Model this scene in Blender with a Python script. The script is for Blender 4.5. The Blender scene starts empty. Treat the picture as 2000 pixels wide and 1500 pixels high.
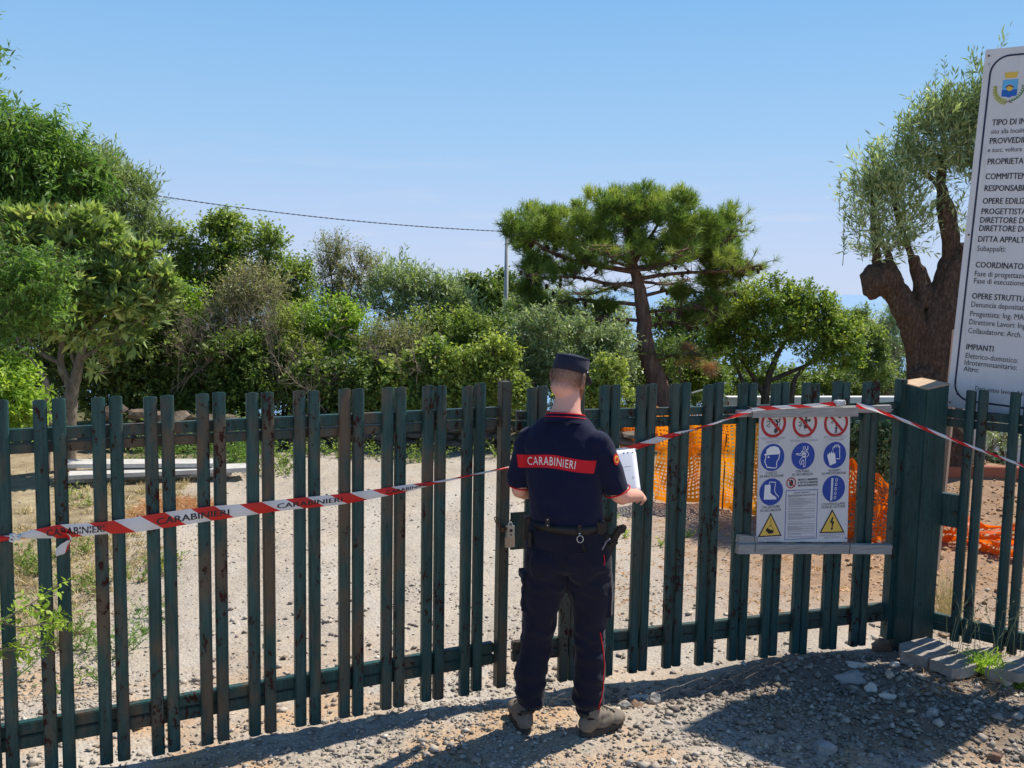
import bpy, bmesh, math, random
import numpy as np
from mathutils import Vector, Matrix, noise
from mathutils.bvhtree import BVHTree

rng = np.random.default_rng(7)
random.seed(7)
SC = bpy.context.scene
COL = SC.collection
R = math.radians

# ------------------------------------------------------------------ camera
F, TH, RO, H = 1862.6, 0.102, 0.0185, 2.1071          # focal length in pixels of the 2000 px wide photo, pitch, roll, eye height
_r = np.array([1, 0, 0.]); _f = np.array([0, math.cos(TH), -math.sin(TH)]); _u = np.cross(_r, _f)
_r2 = math.cos(RO)*_r + math.sin(RO)*_u
_u2 = -math.sin(RO)*_r + math.cos(RO)*_u
CAM = np.array([0, 0, H])
cd = bpy.data.cameras.new('camera'); cam = bpy.data.objects.new('camera', cd); COL.objects.link(cam)
cd.sensor_width = 36; cd.lens = F/2000*36; cd.clip_end = 90000; cd.clip_start = 0.05
cam.matrix_world = Matrix(((_r2[0], _u2[0], -_f[0], 0), (_r2[1], _u2[1], -_f[1], 0), (_r2[2], _u2[2], -_f[2], H), (0, 0, 0, 1)))
SC.camera = cam

# ------------------------------------------------------------------ world, sun, exposure
SUN_AZ, SUN_EL = R(36.3), R(56.0)                      # azimuth counted from +X towards +Y
sdir = Vector((math.cos(SUN_EL)*math.cos(SUN_AZ), math.cos(SUN_EL)*math.sin(SUN_AZ), math.sin(SUN_EL)))
w = bpy.data.worlds.new('World'); SC.world = w; w.use_nodes = True
nt = w.node_tree; bg = nt.nodes['Background']
sky = nt.nodes.new('ShaderNodeTexSky'); sky.sky_type = 'NISHITA'; sky.sun_disc = False
sky.sun_elevation = SUN_EL; sky.sun_rotation = math.pi/2 - SUN_AZ
sky.altitude = 0; sky.air_density = 1.0; sky.dust_density = 0.25; sky.ozone_density = 2.5
# hazy Mediterranean sky: the milky blue of humid air laid over the clear-sky model towards the horizon
tcw = nt.nodes.new('ShaderNodeTexCoord'); sxw = nt.nodes.new('ShaderNodeSeparateXYZ'); nt.links.new(tcw.outputs['Generated'], sxw.inputs[0])
def wramp(stops):
    r = nt.nodes.new('ShaderNodeValToRGB'); e = r.color_ramp.elements
    while len(e) < len(stops): e.new(.5)
    for k, (p, c) in enumerate(stops): e[k].position = p; e[k].color = (*c, 1)
    nt.links.new(sxw.outputs[2], r.inputs[0]); return r.outputs[0]
hz_c = wramp([(0, (.555, .665, .90)), (.06, (.49, .63, .90)), (.15, (.345, .58, .88)), (.30, (.205, .475, .84)), (.65, (.052, .155, .40))])
hz_f = wramp([(0, (.95,)*3), (.3, (.92,)*3), (.9, (.80,)*3)])
mul = nt.nodes.new('ShaderNodeMix'); mul.data_type = 'RGBA'; mul.blend_type = 'MULTIPLY'; mul.inputs[0].default_value = 1; mul.inputs[7].default_value = (5.95, 5.95, 5.95, 1); mul.clamp_result = False
nt.links.new(hz_c, mul.inputs[6])
mxw = nt.nodes.new('ShaderNodeMix'); mxw.data_type = 'RGBA'; nt.links.new(hz_f, mxw.inputs[0]); nt.links.new(sky.outputs[0], mxw.inputs[6]); nt.links.new(mul.outputs[2], mxw.inputs[7])
# a few faint wisps of cloud low over the sea
mpw = nt.nodes.new('ShaderNodeMapping'); mpw.inputs['Scale'].default_value = (5, 5, 38); nt.links.new(tcw.outputs['Generated'], mpw.inputs[0])
nzw = nt.nodes.new('ShaderNodeTexNoise'); nzw.inputs['Scale'].default_value = 1.6; nzw.inputs['Detail'].default_value = 6; nt.links.new(mpw.outputs[0], nzw.inputs['Vector'])
rw = nt.nodes.new('ShaderNodeValToRGB'); rw.color_ramp.elements[0].position = .56; rw.color_ramp.elements[0].color = (0, 0, 0, 1); rw.color_ramp.elements[1].position = .78; rw.color_ramp.elements[1].color = (.55, .55, .55, 1); nt.links.new(nzw.outputs[0], rw.inputs[0])
lw_ = wramp([(0, (.2,)*3), (.03, (1,)*3), (.10, (.35,)*3), (.16, (0,)*3)]); ml = nt.nodes.new('ShaderNodeMath'); ml.operation = 'MULTIPLY'; nt.links.new(rw.outputs[0], ml.inputs[0]); nt.links.new(lw_, ml.inputs[1])
cw = nt.nodes.new('ShaderNodeMix'); cw.data_type = 'RGBA'; nt.links.new(ml.outputs[0], cw.inputs[0]); nt.links.new(mxw.outputs[2], cw.inputs[6]); cw.inputs[7].default_value = (4.6, 4.7, 5.2, 1)
nt.links.new(cw.outputs[2], bg.inputs[0]); bg.inputs[1].default_value = 0.135
sl = bpy.data.lights.new('sun', 'SUN'); sl.energy = 5.0; sl.angle = R(0.55); sl.color = (1.0, 0.94, 0.84)
so = bpy.data.objects.new('sun', sl); COL.objects.link(so); so.rotation_euler = sdir.to_track_quat('Z', 'Y').to_euler()
SC.view_settings.view_transform = 'Standard'; SC.view_settings.look = 'None'
SC.view_settings.gamma = 1; SC.view_settings.exposure = 0.33; SC.view_settings.use_curve_mapping = False
SC.cycles.max_bounces = 6; SC.cycles.transparent_max_bounces = 8
SC.cycles.use_denoising = True

# ------------------------------------------------------------------ measuring helpers (pixel of the photo -> point of the place)
def ray(x, y): return _f + _r2*(x-1000)/F - _u2*(y-750)/F
def at(x, y, Y):
    d = ray(x, y); return CAM + d*(Y/d[1])
def gnd(x, y, z=0.0):
    d = ray(x, y); return CAM + d*((z-H)/d[2])
def on_plane(x, y, p0, az, off=0.0):
    n = np.array([-math.sin(az), math.cos(az), 0]); p = np.array([p0[0], p0[1], 0.]) + n*off
    d = ray(x, y); return CAM + d*(((p-CAM)@n)/(d@n))

# ------------------------------------------------------------------ object helpers
def tag(o, label=None, cat=None, group=None, kind=None):
    if label: o['label'] = label
    if cat: o['category'] = cat
    if group: o['group'] = group
    if kind: o['kind'] = kind
    return o
def empty(name, loc=(0, 0, 0), label=None, cat=None, group=None, rz=0):
    o = bpy.data.objects.new(name, None); COL.objects.link(o); o.location = loc; o.rotation_euler.z = rz
    o.empty_display_size = .2
    bpy.context.view_layer.update()
    return tag(o, label, cat, group)
def link(name, me, mat=None, parent=None):
    o = bpy.data.objects.new(name, me); COL.objects.link(o)
    if mat is not None:
        if isinstance(mat, (list, tuple)):
            for m in mat: me.materials.append(m)
        elif not me.materials: me.materials.append(mat)
    if parent is not None: o.parent = parent
    return o
def wlink(name, me, mat, parent):
    """me holds world coordinates; keep them while parenting"""
    o = link(name, me, mat, parent)
    if parent is not None: o.matrix_parent_inverse = parent.matrix_world.inverted()
    return o
def npmesh(name, V, Fc, smooth=False, attrs=None, uv=None):
    V = np.asarray(V, dtype=np.float32); Fc = np.asarray(Fc, dtype=np.int32)
    me = bpy.data.meshes.new(name); n = Fc.shape[1]
    me.vertices.add(len(V)); me.vertices.foreach_set('co', V.ravel())
    me.loops.add(Fc.size); me.loops.foreach_set('vertex_index', Fc.ravel())
    me.polygons.add(len(Fc)); me.polygons.foreach_set('loop_start', np.arange(0, Fc.size, n, dtype=np.int32))
    if smooth: me.polygons.foreach_set('use_smooth', np.ones(len(Fc), dtype=bool))
    me.update(calc_edges=True)
    if attrs:
        for k, a in attrs.items():
            at_ = me.attributes.new(k, 'FLOAT', 'POINT'); at_.data.foreach_set('value', np.asarray(a, dtype=np.float32))
    if uv is not None:
        l = me.uv_layers.new(name='UVMap'); l.data.foreach_set('uv', np.asarray(uv, dtype=np.float32)[Fc.ravel()].ravel())
    me.validate()
    return me
def pymesh(name, V, Fc, smooth=False):
    me = bpy.data.meshes.new(name); me.from_pydata([tuple(map(float, v)) for v in V], [], [tuple(f) for f in Fc]); me.update()
    if smooth:
        for p in me.polygons: p.use_smooth = True
    return me
class MB:
    def __init__(s): s.V = []; s.F = []
    def add(s, V, Fc):
        n = len(s.V); s.V += [tuple(map(float, v)) for v in V]; s.F += [tuple(i+n for i in f) for f in Fc]; return s
    def box(s, c, size, ax=None):
        """axis aligned box, or with axes ax=(ex,ey,ez)"""
        c = np.array(c, float); h = np.array(size, float)/2
        e = np.eye(3) if ax is None else np.array(ax, float)
        V = [c + e[0]*h[0]*i + e[1]*h[1]*j + e[2]*h[2]*k for i in (-1, 1) for j in (-1, 1) for k in (-1, 1)]
        return s.add(V, [(0, 1, 3, 2), (4, 6, 7, 5), (0, 4, 5, 1), (2, 3, 7, 6), (0, 2, 6, 4), (1, 5, 7, 3)])
    def tube(s, P, rad, n=6, caps=True):
        P = [np.array(p, float) for p in P]
        if np.isscalar(rad): rad = [rad]*len(P)
        V = []; prev = None
        for i, p in enumerate(P):
            t = P[min(i+1, len(P)-1)] - P[max(i-1, 0)]; t /= (np.linalg.norm(t)+1e-9)
            if prev is None:
                a = np.cross(t, [0, 0, 1.]);
                if np.linalg.norm(a) < .1: a = np.cross(t, [1., 0, 0])
            else: a = prev - t*(prev@t)
            a /= np.linalg.norm(a); prev = a; b = np.cross(t, a)
            for k in range(n):
                q = 2*math.pi*k/n; V.append(p + rad[i]*(a*math.cos(q) + b*math.sin(q)))
        Fc = []
        for i in range(len(P)-1):
            for k in range(n):
                k2 = (k+1) % n; Fc.append((i*n+k, i*n+k2, (i+1)*n+k2, (i+1)*n+k))
        if caps: Fc.append(tuple(range(n-1, -1, -1))); Fc.append(tuple((len(P)-1)*n+k for k in range(n)))
        return s.add(V, Fc)
    def prism(s, outline, p0, ex, ey, ez, depth):
        """outline (u,v) extruded along ez"""
        n = len(outline); p0 = np.array(p0, float); ex, ey, ez = (np.array(e, float) for e in (ex, ey, ez))
        V = [p0+ex*u+ey*v for u, v in outline] + [p0+ex*u+ey*v+ez*depth for u, v in outline]
        Fc = [tuple(range(n-1, -1, -1)), tuple(range(n, 2*n))] + [(i, (i+1) % n, (i+1) % n+n, i+n) for i in range(n)]
        return s.add(V, Fc)
    def ell(s, c, r, nu=14, nv=10, ax=None):
        c = np.array(c, float); e = np.eye(3) if ax is None else np.array(ax, float)
        V = [c + e[2]*r[2]]
        for j in range(1, nv):
            p = math.pi*j/nv
            for i in range(nu):
                q = 2*math.pi*i/nu
                V.append(c + e[0]*r[0]*math.sin(p)*math.cos(q) + e[1]*r[1]*math.sin(p)*math.sin(q) + e[2]*r[2]*math.cos(p))
        V.append(c - e[2]*r[2]); Fc = []
        for i in range(nu): Fc.append((0, 1+i, 1+(i+1) % nu))
        for j in range(nv-2):
            for i in range(nu):
                a = 1+j*nu+i; b = 1+j*nu+(i+1) % nu; Fc.append((a, a+nu, b+nu, b))
        L = len(V)-1
        for i in range(nu): Fc.append((L, L-nu+(i+1) % nu, L-nu+i))
        return s.add(V, Fc)
    def mesh(s, name='m', smooth=False): return pymesh(name, s.V, s.F, smooth)
    def build(s, name, mat, parent=None, smooth=False):
        return wlink(name, s.mesh(name, smooth), mat, parent) if parent is not None else link(name, s.mesh(name, smooth), mat)

# ------------------------------------------------------------------ materials
def mat(name, col=(.5, .5, .5), rough=.7, metal=0., spec=.4):
    m = bpy.data.materials.new(name); m.use_nodes = True
    b = m.node_tree.nodes['Principled BSDF']
    b.inputs['Base Color'].default_value = (*col, 1); b.inputs['Roughness'].default_value = rough
    b.inputs['Metallic'].default_value = metal; b.inputs['Specular IOR Level'].default_value = spec
    return m
class NT:
    def __init__(s, m): s.t = m.node_tree; s.b = s.t.nodes.get('Principled BSDF'); s.o = s.t.nodes.get('Material Output')
    def n(s, ty, **kw):
        x = s.t.nodes.new(ty)
        for k, v in kw.items(): setattr(x, k, v)
        return x
    def l(s, a, b): s.t.links.new(a, b)
    def noise(s, vec, scale, detail=4, rough=.6, dist=0.):
        x = s.n('ShaderNodeTexNoise'); x.inputs['Scale'].default_value = scale; x.inputs['Detail'].default_value = detail
        x.inputs['Roughness'].default_value = rough; x.inputs['Distortion'].default_value = dist
        if vec is not None: s.l(vec, x.inputs['Vector'])
        return x.outputs['Fac']
    def ramp(s, fac, stops):
        x = s.n('ShaderNodeValToRGB'); e = x.color_ramp.elements
        while len(e) < len(stops): e.new(.5)
        for k, (p, c) in enumerate(stops):
            e[k].position = p; e[k].color = (*c, 1) if len(c) == 3 else c
        s.l(fac, x.inputs[0]); return x.outputs[0]
    def mix(s, fac, a, b, mode='MIX'):
        x = s.n('ShaderNodeMix', data_type='RGBA', blend_type=mode)
        for sock, v in ((x.inputs[0], fac), (x.inputs[6], a), (x.inputs[7], b)):
            if isinstance(v, (int, float)): sock.default_value = v
            elif isinstance(v, tuple): sock.default_value = (*v, 1)
            else: s.l(v, sock)
        return x.outputs[2]
    def math(s, op, a, b=None, c=None):
        x = s.n('ShaderNodeMath', operation=op)
        for k, v in enumerate((a, b, c)):
            if v is None: continue
            if isinstance(v, (int, float)): x.inputs[k].default_value = v
            else: s.l(v, x.inputs[k])
        return x.outputs[0]
    def bump(s, h, strength=.3, dist=.01):
        x = s.n('ShaderNodeBump'); x.inputs['Strength'].default_value = strength; x.inputs['Distance'].default_value = dist
        s.l(h, x.inputs['Height']); s.l(x.outputs[0], s.b.inputs['Normal'])
    def color(s, c): s.l(c, s.b.inputs['Base Color'])
    def obj(s): return s.n('ShaderNodeTexCoord').outputs['Object']
    def pos(s): return s.n('ShaderNodeNewGeometry').outputs['Position']
def map_scale(n, vec, sc, loc=None):
    x = n.n('ShaderNodeMapping'); x.inputs['Scale'].default_value = sc; n.l(vec, x.inputs['Vector'])
    if loc is not None: n.l(loc, x.inputs['Location'])
    return x.outputs[0]

def leaf_mat(name, c0, c1, c2, trans=.35, rough=.5, spec=.3, dry=None):
    m = mat(name, c1, rough, 0, spec); n = NT(m)
    a = n.n('ShaderNodeAttribute', attribute_name='tint').outputs['Fac']
    g_ = 1.0 if 'net' in name else 2.75
    c0, c1, c2 = (tuple(min(.8, x*g_) for x in c_) for c_ in (c0, c1, c2))
    stops = [(0, c0), (.5, c1), (.93, c2)] + ([(1., dry)] if dry else [])
    c = n.ramp(a, stops); n.color(c)
    t = n.n('ShaderNodeBsdfTranslucent'); tc = n.mix(1., c, (1.15, 1.25, .6), 'MULTIPLY'); n.l(tc, t.inputs[0])
    mx = n.n('ShaderNodeMixShader'); mx.inputs[0].default_value = trans
    n.l(n.b.outputs[0], mx.inputs[1]); n.l(t.outputs[0], mx.inputs[2]); n.l(mx.outputs[0], n.o.inputs[0])
    return m
def noise_mat(name, c0, c1, scale=20, rough=.8, bump=.4, bdist=.01, stretch=(1, 1, 1), spec=.3, rand=0.):
    m = mat(name, c0, rough, 0, spec); n = NT(m); v = map_scale(n, n.pos(), stretch)
    f = n.noise(v, scale, 6, .65); c = n.ramp(f, [(.3, c0), (.7, c1)])
    if rand:
        r = n.n('ShaderNodeObjectInfo').outputs['Random']; c = n.mix(n.math('MULTIPLY', r, rand), c, (0., 0., 0.))
    n.color(c); n.bump(f, bump, bdist); return m

def green_paint(name='green_gate_paint', tanw=.65, rustw=1., lift=1.):
    m = mat(name, (.03, .07, .065), .5, 0, .28); n = NT(m)
    g = n.n('ShaderNodeNewGeometry').outputs['Position']
    v = map_scale(n, g, (1, 1, .28)); f1 = n.noise(v, 9, 6, .7)
    c = n.ramp(f1, [(.25, (.009, .034, .030)), (.5, (.017, .057, .048)), (.78, (.036, .098, .080))])
    fine = n.noise(map_scale(n, g, (1, 1, .06)), 90, 3, .6)
    c = n.mix(n.math('MULTIPLY', n.math('SUBTRACT', fine, .45), 1.6), c, (.052, .125, .115))
    tan = n.noise(map_scale(n, g, (2.2, 2.2, .8)), 4.0, 4, .55)
    rnd = n.n('ShaderNodeObjectInfo').outputs['Random']
    tf = n.ramp(n.math('ADD', tan, n.math('MULTIPLY', n.math('POWER', rnd, 3.), .16)), [(.50, (0, 0, 0)), (.68, (tanw, tanw, tanw))])
    sxx = n.n('ShaderNodeSeparateXYZ'); n.l(g, sxx.inputs[0]); mr = n.n('ShaderNodeMapRange'); mr.inputs[1].default_value = -.6; mr.inputs[2].default_value = .9; mr.inputs[3].default_value = 1.; mr.inputs[4].default_value = .28; n.l(sxx.outputs[0], mr.inputs[0])
    c = n.mix(n.math('MULTIPLY', tf, mr.outputs[0]), c, (.15, .085, .042))
    sp = n.noise(map_scale(n, g, (1, 1, .55)), 34, 5, .75)
    msk = n.noise(map_scale(n, g, (1.5, 1.5, .5)), 5.5, 2, .5)
    sf = n.ramp(n.math('MULTIPLY', sp, n.math('ADD', msk, .42)), [(.565, (0, 0, 0)), (.59, (1, 1, 1))])
    c = n.mix(n.math('MULTIPLY', sf, rustw), c, (.035, .011, .006)); c = n.mix(1., c, (lift, lift, lift*1.12), 'MULTIPLY'); n.color(c)
    n.l(n.ramp(sf, [(0, (.5, .5, .5)), (1, (.9, .9, .9))]), n.b.inputs['Roughness'])
    n.bump(n.math('ADD', f1, n.math('MULTIPLY', sf, -.5)), .35, .002)
    return m
M = {}
M['green'] = green_paint(); M['green_post'] = green_paint('green_post_paint', .10, .15, .95)
M['steel'] = mat('galvanised_steel', (.5, .5, .5), .35, .9)
M['dark_steel'] = mat('dark_steel', (.05, .045, .04), .5, .6)
M['brass'] = mat('padlock_body', (.55, .45, .36), .35, .7)
def bark(name, a, b, sc=14, st=(1, 1, .18), bd=.03):
    m = mat(name, a, .9, 0, .15); n = NT(m); v = map_scale(n, n.pos(), st)
    f = n.noise(v, sc, 8, .7, .6); g = n.noise(n.pos(), 3, 3)
    c = n.ramp(f, [(.32, tuple(x*.35 for x in a)), (.5, a), (.7, b)]); n.color(n.mix(n.math('MULTIPLY', g, .4), c, tuple(x*.6 for x in b)))
    n.bump(f, .9, bd); return m
M['bark_pine'] = bark('pine_bark', (.20, .115, .085), (.36, .24, .19))
M['bark_grey'] = bark('grey_bark', (.20, .16, .12), (.38, .32, .26), 20, (1, 1, .4), .01)
M['bark_olive'] = bark('olive_bark', (.105, .070, .050), (.29, .20, .14), 44, (1, 1, .35), .07)
M['bark_dark'] = bark('dark_bark', (.10, .075, .055), (.19, .15, .11), 20, (1, 1, .4), .01)
M['twig'] = bark('twig_wood', (.26, .215, .155), (.42, .36, .27), 12, (1, 1, 1), .003)
M['twig_dark'] = bark('dark_twig_wood', (.11, .085, .065), (.20, .16, .12), 12, (1, 1, 1), .003)

M['lf_green'] = leaf_mat('fresh_green_leaf', (.034, .054, .013), (.076, .108, .025), (.155, .18, .045), .40)
M['lf_bright'] = leaf_mat('bright_green_leaf', (.050, .088, .012), (.105, .158, .022), (.21, .255, .045), .44)
M['lf_lentisk'] = leaf_mat('lentisk_leaf', (.036, .064, .012), (.080, .112, .020), (.18, .20, .04), .40)
M['lf_dark'] = leaf_mat('dark_green_leaf', (.026, .043, .012), (.056, .080, .021), (.11, .135, .038), .38)
M['lf_olive'] = leaf_mat('olive_leaf', (.055, .078, .034), (.110, .138, .064), (.22, .25, .135), .3, .5)
M['lf_yellow'] = leaf_mat('yellow_green_leaf', (.055, .078, .016), (.11, .138, .030), (.20, .22, .06), .4)
M['lf_loquat'] = leaf_mat('large_glossy_leaf', (.045, .072, .020), (.110, .145, .045), (.22, .24, .09), .34, .38, .6, (.24, .20, .06))
M['lf_fern'] = leaf_mat('feathery_leaf', (.027, .054, .014), (.058, .102, .024), (.12, .17, .040), .42)
M['lf_brown'] = leaf_mat('brownish_leaf', (.062, .080, .028), (.120, .115, .042), (.20, .155, .075), .35)
M['lf_dry'] = leaf_mat('dry_twiggy_leaf', (.080, .088, .036), (.135, .135, .062), (.20, .185, .10), .3)
M['straw'] = leaf_mat('dry_straw', (.10, .075, .04), (.19, .15, .085), (.27, .22, .13), .2)
M['needle'] = leaf_mat('pine_needles', (.036, .062, .016), (.076, .108, .024), (.165, .18, .045), .40, .5, .3, (.20, .13, .05))
M['needle_dead'] = leaf_mat('dead_pine_needles', (.14, .075, .04), (.24, .13, .07), (.33, .2, .11), .25)

M['wood_grey'] = noise_mat('weathered_grey_wood', (.26, .245, .225), (.44, .42, .39), 14, .85, .5, .003, (.6, .6, 9))
M['white_paint'] = noise_mat('worn_white_paint', (.40, .38, .35), (.62, .60, .57), 7, .7, .2, .003)
M['white_wall'] = noise_mat('white_render', (.66, .64, .61), (.80, .79, .77), 2.5, .85, .3, .01)
M['orange'] = leaf_mat('orange_net_plastic', (.90, .20, .008), (.95, .25, .010), (.97, .33, .02), .45, .5)
M['orange_red'] = leaf_mat('red_orange_net_plastic', (.88, .12, .008), (.93, .155, .010), (.95, .20, .02), .45, .5)  # redder copy of the orange plastic, shade of crumpled nets in its colour
M['rust'] = noise_mat('rusty_bar', (.10, .04, .02), (.2, .09, .05), 40)
M['concrete_pole'] = noise_mat('concrete_pole', (.42, .41, .39), (.55, .54, .52), 8, .85, .3, .003)
M['cable'] = mat('black_cable', (.09, .085, .09), .6)
M['sign_white'] = noise_mat('sign_white', (.58, .575, .58), (.68, .675, .68), 2.2, .42, .03, .001)
_n = NT(M['sign_white']); _g = _n.noise(map_scale(_n, _n.pos(), (1, 1, .16)), 14, 5, .7); _c = _n.b.inputs['Base Color'].links[0].from_socket
_n.color(_n.mix(_n.ramp(_g, [(.56, (0, 0, 0)), (.75, (.35, .35, .35))]), _c, (.42, .37, .30)))
M['ink'] = mat('dark_ink', (.022, .022, .03), .5)
M['ink_navy'] = mat('navy_border', (.015, .018, .06), .5)
M['sg_red'] = mat('sign_red', (.42, .015, .02), .5)
M['sg_blue'] = mat('sign_blue', (.01, .055, .33), .5)
M['sg_yellow'] = mat('sign_yellow', (.80, .52, .09), .5)
M['sg_white'] = mat('sign_plain_white', (.80, .80, .80), .5)
M['sg_grey'] = mat('small_print_grey', (.36, .36, .38), .5)
M['crest_gold'] = mat('crest_gold', (.72, .48, .06), .5)
M['crest_sky'] = mat('crest_light_blue', (.12, .42, .72), .5)
M['crest_sea'] = mat('crest_deep_blue', (.01, .12, .45), .5)
M['crest_green'] = mat('crest_green', (.12, .25, .08), .5)
M['crest_olive'] = mat('crest_olive', (.40, .42, .10), .5)
M['crest_brown'] = mat('crest_brown', (.16, .06, .03), .5)

# ------------------------------------------------------------------ the ground
def gh(x, y):
    """height of the ground (arrays)"""
    x = np.asarray(x, float); y = np.asarray(y, float)
    z = .018*np.sin(x*2.1+.7)*np.sin(y*1.7+.3) + .010*np.sin(x*5.3+1.9+y*1.3)*np.sin(y*4.7-x*.8)
    t = np.clip((y-4.45)/.55, 0, 1); z = z - .11*t*t*(3-2*t)               # the ground drops a little under the gate
    z = z + .13*np.exp(-(((x-2.1)/.75)**2 + ((y-5.15)/.42)**2))            # bank of earth and stones by the thick post
    z = z + .06*np.exp(-(((x-1.35)/.55)**2 + ((y-4.75)/.22)**2))
    z = z + .05*np.exp(-(((x-2.9)/.6)**2 + ((y-5.0)/.5)**2))
    z = z + .40*np.exp(-(((x-4.9)/1.6)**2 + ((y-10.2)/1.3)**2))           # planted mound round the big olive
    s = np.clip(y-16, 0, None); z = z - .17*s - .0*s
    back = np.clip(np.maximum(-y-4, np.abs(x)-30), 0, None)*0
    return z+back
def build_ground():
    def axis(fine0, fine1, st, far0, far1, g=1.18):
        a = list(np.arange(fine0, fine1+1e-6, st)); d = st; v = a[-1]
        while v < far1: d *= g; v += d; a.append(v)
        d = st; v = a[0]; b = []
        while v > far0: d *= g; v -= d; b.append(v)
        return np.array(b[::-1]+a)
    X = axis(-3.2, 4.2, .035, -900, 900); Y = axis(3.6, 9., .035, -60, 900)
    gx, gy = np.meshgrid(X, Y); z = gh(gx, gy)
    fine = (gx > -3.4) & (gx < 4.4) & (gy > 3.4) & (gy < 12)
    r = rng.normal(0, .0035, z.shape); z = z + np.where(fine, r, 0)
    V = np.stack([gx, gy, z], -1).reshape(-1, 3); nx = len(X); ny = len(Y)
    i = np.arange(nx-1)[None, :]; j = np.arange(ny-1)[:, None]; a = (j*nx+i).ravel()
    Fc = np.stack([a, a+1, a+nx+1, a+nx], -1)
    me = npmesh('ground', V, Fc, True)
    m = mat('gravel_ground', (.4, .35, .3), .95, 0, .1); n = NT(m); p = n.pos()
    big = n.noise(map_scale(n, p, (1.5, .45, 1)), .9, 5, .6, .6); mid = n.noise(map_scale(n, p, (1.2, .6, 1)), 3.2, 6, .7); fin = n.noise(p, 60, 4, .7)
    vo = n.n('ShaderNodeTexVoronoi'); vo.inputs['Scale'].default_value = 55; n.l(p, vo.inputs['Vector'])
    vo2 = n.n('ShaderNodeTexVoronoi'); vo2.inputs['Scale'].default_value = 26; n.l(p, vo2.inputs['Vector'])
    stone = n.ramp(vo.outputs['Color'], [(0, (.24, .215, .19)), (.5, (.36, .315, .265)), (1, (.50, .445, .38))])
    dust = n.ramp(mid, [(.3, (.405, .335, .255)), (.7, (.50, .43, .34))])
    c = n.mix(n.ramp(mid, [(.38, (.15, .15, .15)), (.6, (.8, .8, .8))]), stone, dust)
    pink = n.ramp(big, [(.45, (0, 0, 0)), (.62, (.7, .7, .7))])
    c = n.mix(pink, c, (.50, .455, .395))
    # orange earth patches close to the gate and on the right of the yard
    sx = n.n('ShaderNodeSeparateXYZ'); n.l(p, sx.inputs[0])
    right = n.n('ShaderNodeMapRange'); right.inputs[1].default_value = 1.1; right.inputs[2].default_value = 3.0
    n.l(n.math('ADD', sx.outputs[0], n.math('MULTIPLY', mid, 1.2)), right.inputs[0])
    fary = n.n('ShaderNodeMapRange'); fary.inputs[1].default_value = 5.6; fary.inputs[2].default_value = 7.0; n.l(sx.outputs[1], fary.inputs[0])
    soil = n.math('MULTIPLY', right.outputs[0], fary.outputs[0])
    c = n.mix(n.math('MULTIPLY', soil, .85), c, n.ramp(n.noise(p, 7, 5, .7), [(.3, (.19, .10, .05)), (.7, (.42, .26, .15))]))
    op = n.ramp(n.noise(p, 1.7, 4, .6, .3), [(.44, (0, 0, 0)), (.60, (.85, .85, .85))])
    near = n.n('ShaderNodeMapRange'); near.inputs[1].default_value = 6.0; near.inputs[2].default_value = 4.6; n.l(sx.outputs[1], near.inputs[0])
    c = n.mix(n.math('MULTIPLY', op, near.outputs[0]), c, (.50, .325, .185))
    # dry grass verge on the left and beyond the yard
    lf = n.n('ShaderNodeMapRange'); lf.inputs[1].default_value = -.9; lf.inputs[2].default_value = -1.7
    n.l(n.math('ADD', n.math('ADD', sx.outputs[0], n.math('MULTIPLY', sx.outputs[1], .20)), n.math('MULTIPLY', mid, .5)), lf.inputs[0])
    lfy = n.n('ShaderNodeMapRange'); lfy.inputs[1].default_value = 5.0; lfy.inputs[2].default_value = 6.0; n.l(sx.outputs[1], lfy.inputs[0])
    c = n.mix(n.math('MULTIPLY', n.math('MULTIPLY', lf.outputs[0], lfy.outputs[0]), .8), c, n.ramp(n.noise(p, 5, 4), [(.35, (.20, .14, .07)), (.65, (.40, .32, .18))]))
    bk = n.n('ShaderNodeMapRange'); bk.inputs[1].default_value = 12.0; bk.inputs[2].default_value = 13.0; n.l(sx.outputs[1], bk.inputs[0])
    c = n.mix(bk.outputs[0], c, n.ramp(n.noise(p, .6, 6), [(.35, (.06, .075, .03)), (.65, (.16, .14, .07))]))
    c = n.mix(n.math('MULTIPLY', n.ramp(fin, [(.35, (1, 1, 1)), (.55, (0, 0, 0))]), .35), c, (.16, .13, .11))
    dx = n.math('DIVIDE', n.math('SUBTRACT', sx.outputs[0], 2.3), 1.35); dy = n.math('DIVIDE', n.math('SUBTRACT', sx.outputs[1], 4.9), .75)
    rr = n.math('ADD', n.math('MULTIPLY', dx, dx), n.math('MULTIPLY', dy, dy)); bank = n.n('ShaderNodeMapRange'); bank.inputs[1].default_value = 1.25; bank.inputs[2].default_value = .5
    n.l(n.math('ADD', rr, n.math('MULTIPLY', n.math('SUBTRACT', mid, .5), 1.2)), bank.inputs[0]); c = n.mix(n.math('MULTIPLY', bank.outputs[0], .75), c, n.ramp(fin, [(.3, (.085, .066, .050)), (.7, (.19, .155, .12))]))  # dark bank earth; extra darkness in the colour deepens the shadow lying here
    n.color(c)
    h = n.math('ADD', n.math('MULTIPLY', vo.outputs['Distance'], -.6), n.math('ADD', n.math('MULTIPLY', vo2.outputs['Distance'], -.5), n.math('MULTIPLY', fin, .5)))
    n.bump(h, .75, .012)
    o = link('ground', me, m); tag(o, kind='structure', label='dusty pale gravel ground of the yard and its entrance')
    # the sea far below
    s = 60000.; me = pymesh('sea', [(-s, 850, -125), (s, 850, -125), (s, s, -125), (-s, s, -125)], [(0, 1, 2, 3)])
    m = mat('sea_water', (.05, .14, .22), .28, 0, .5); n = NT(m); f = n.noise(map_scale(n, n.pos(), (.02, .002, 1)), 2., 5)
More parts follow.
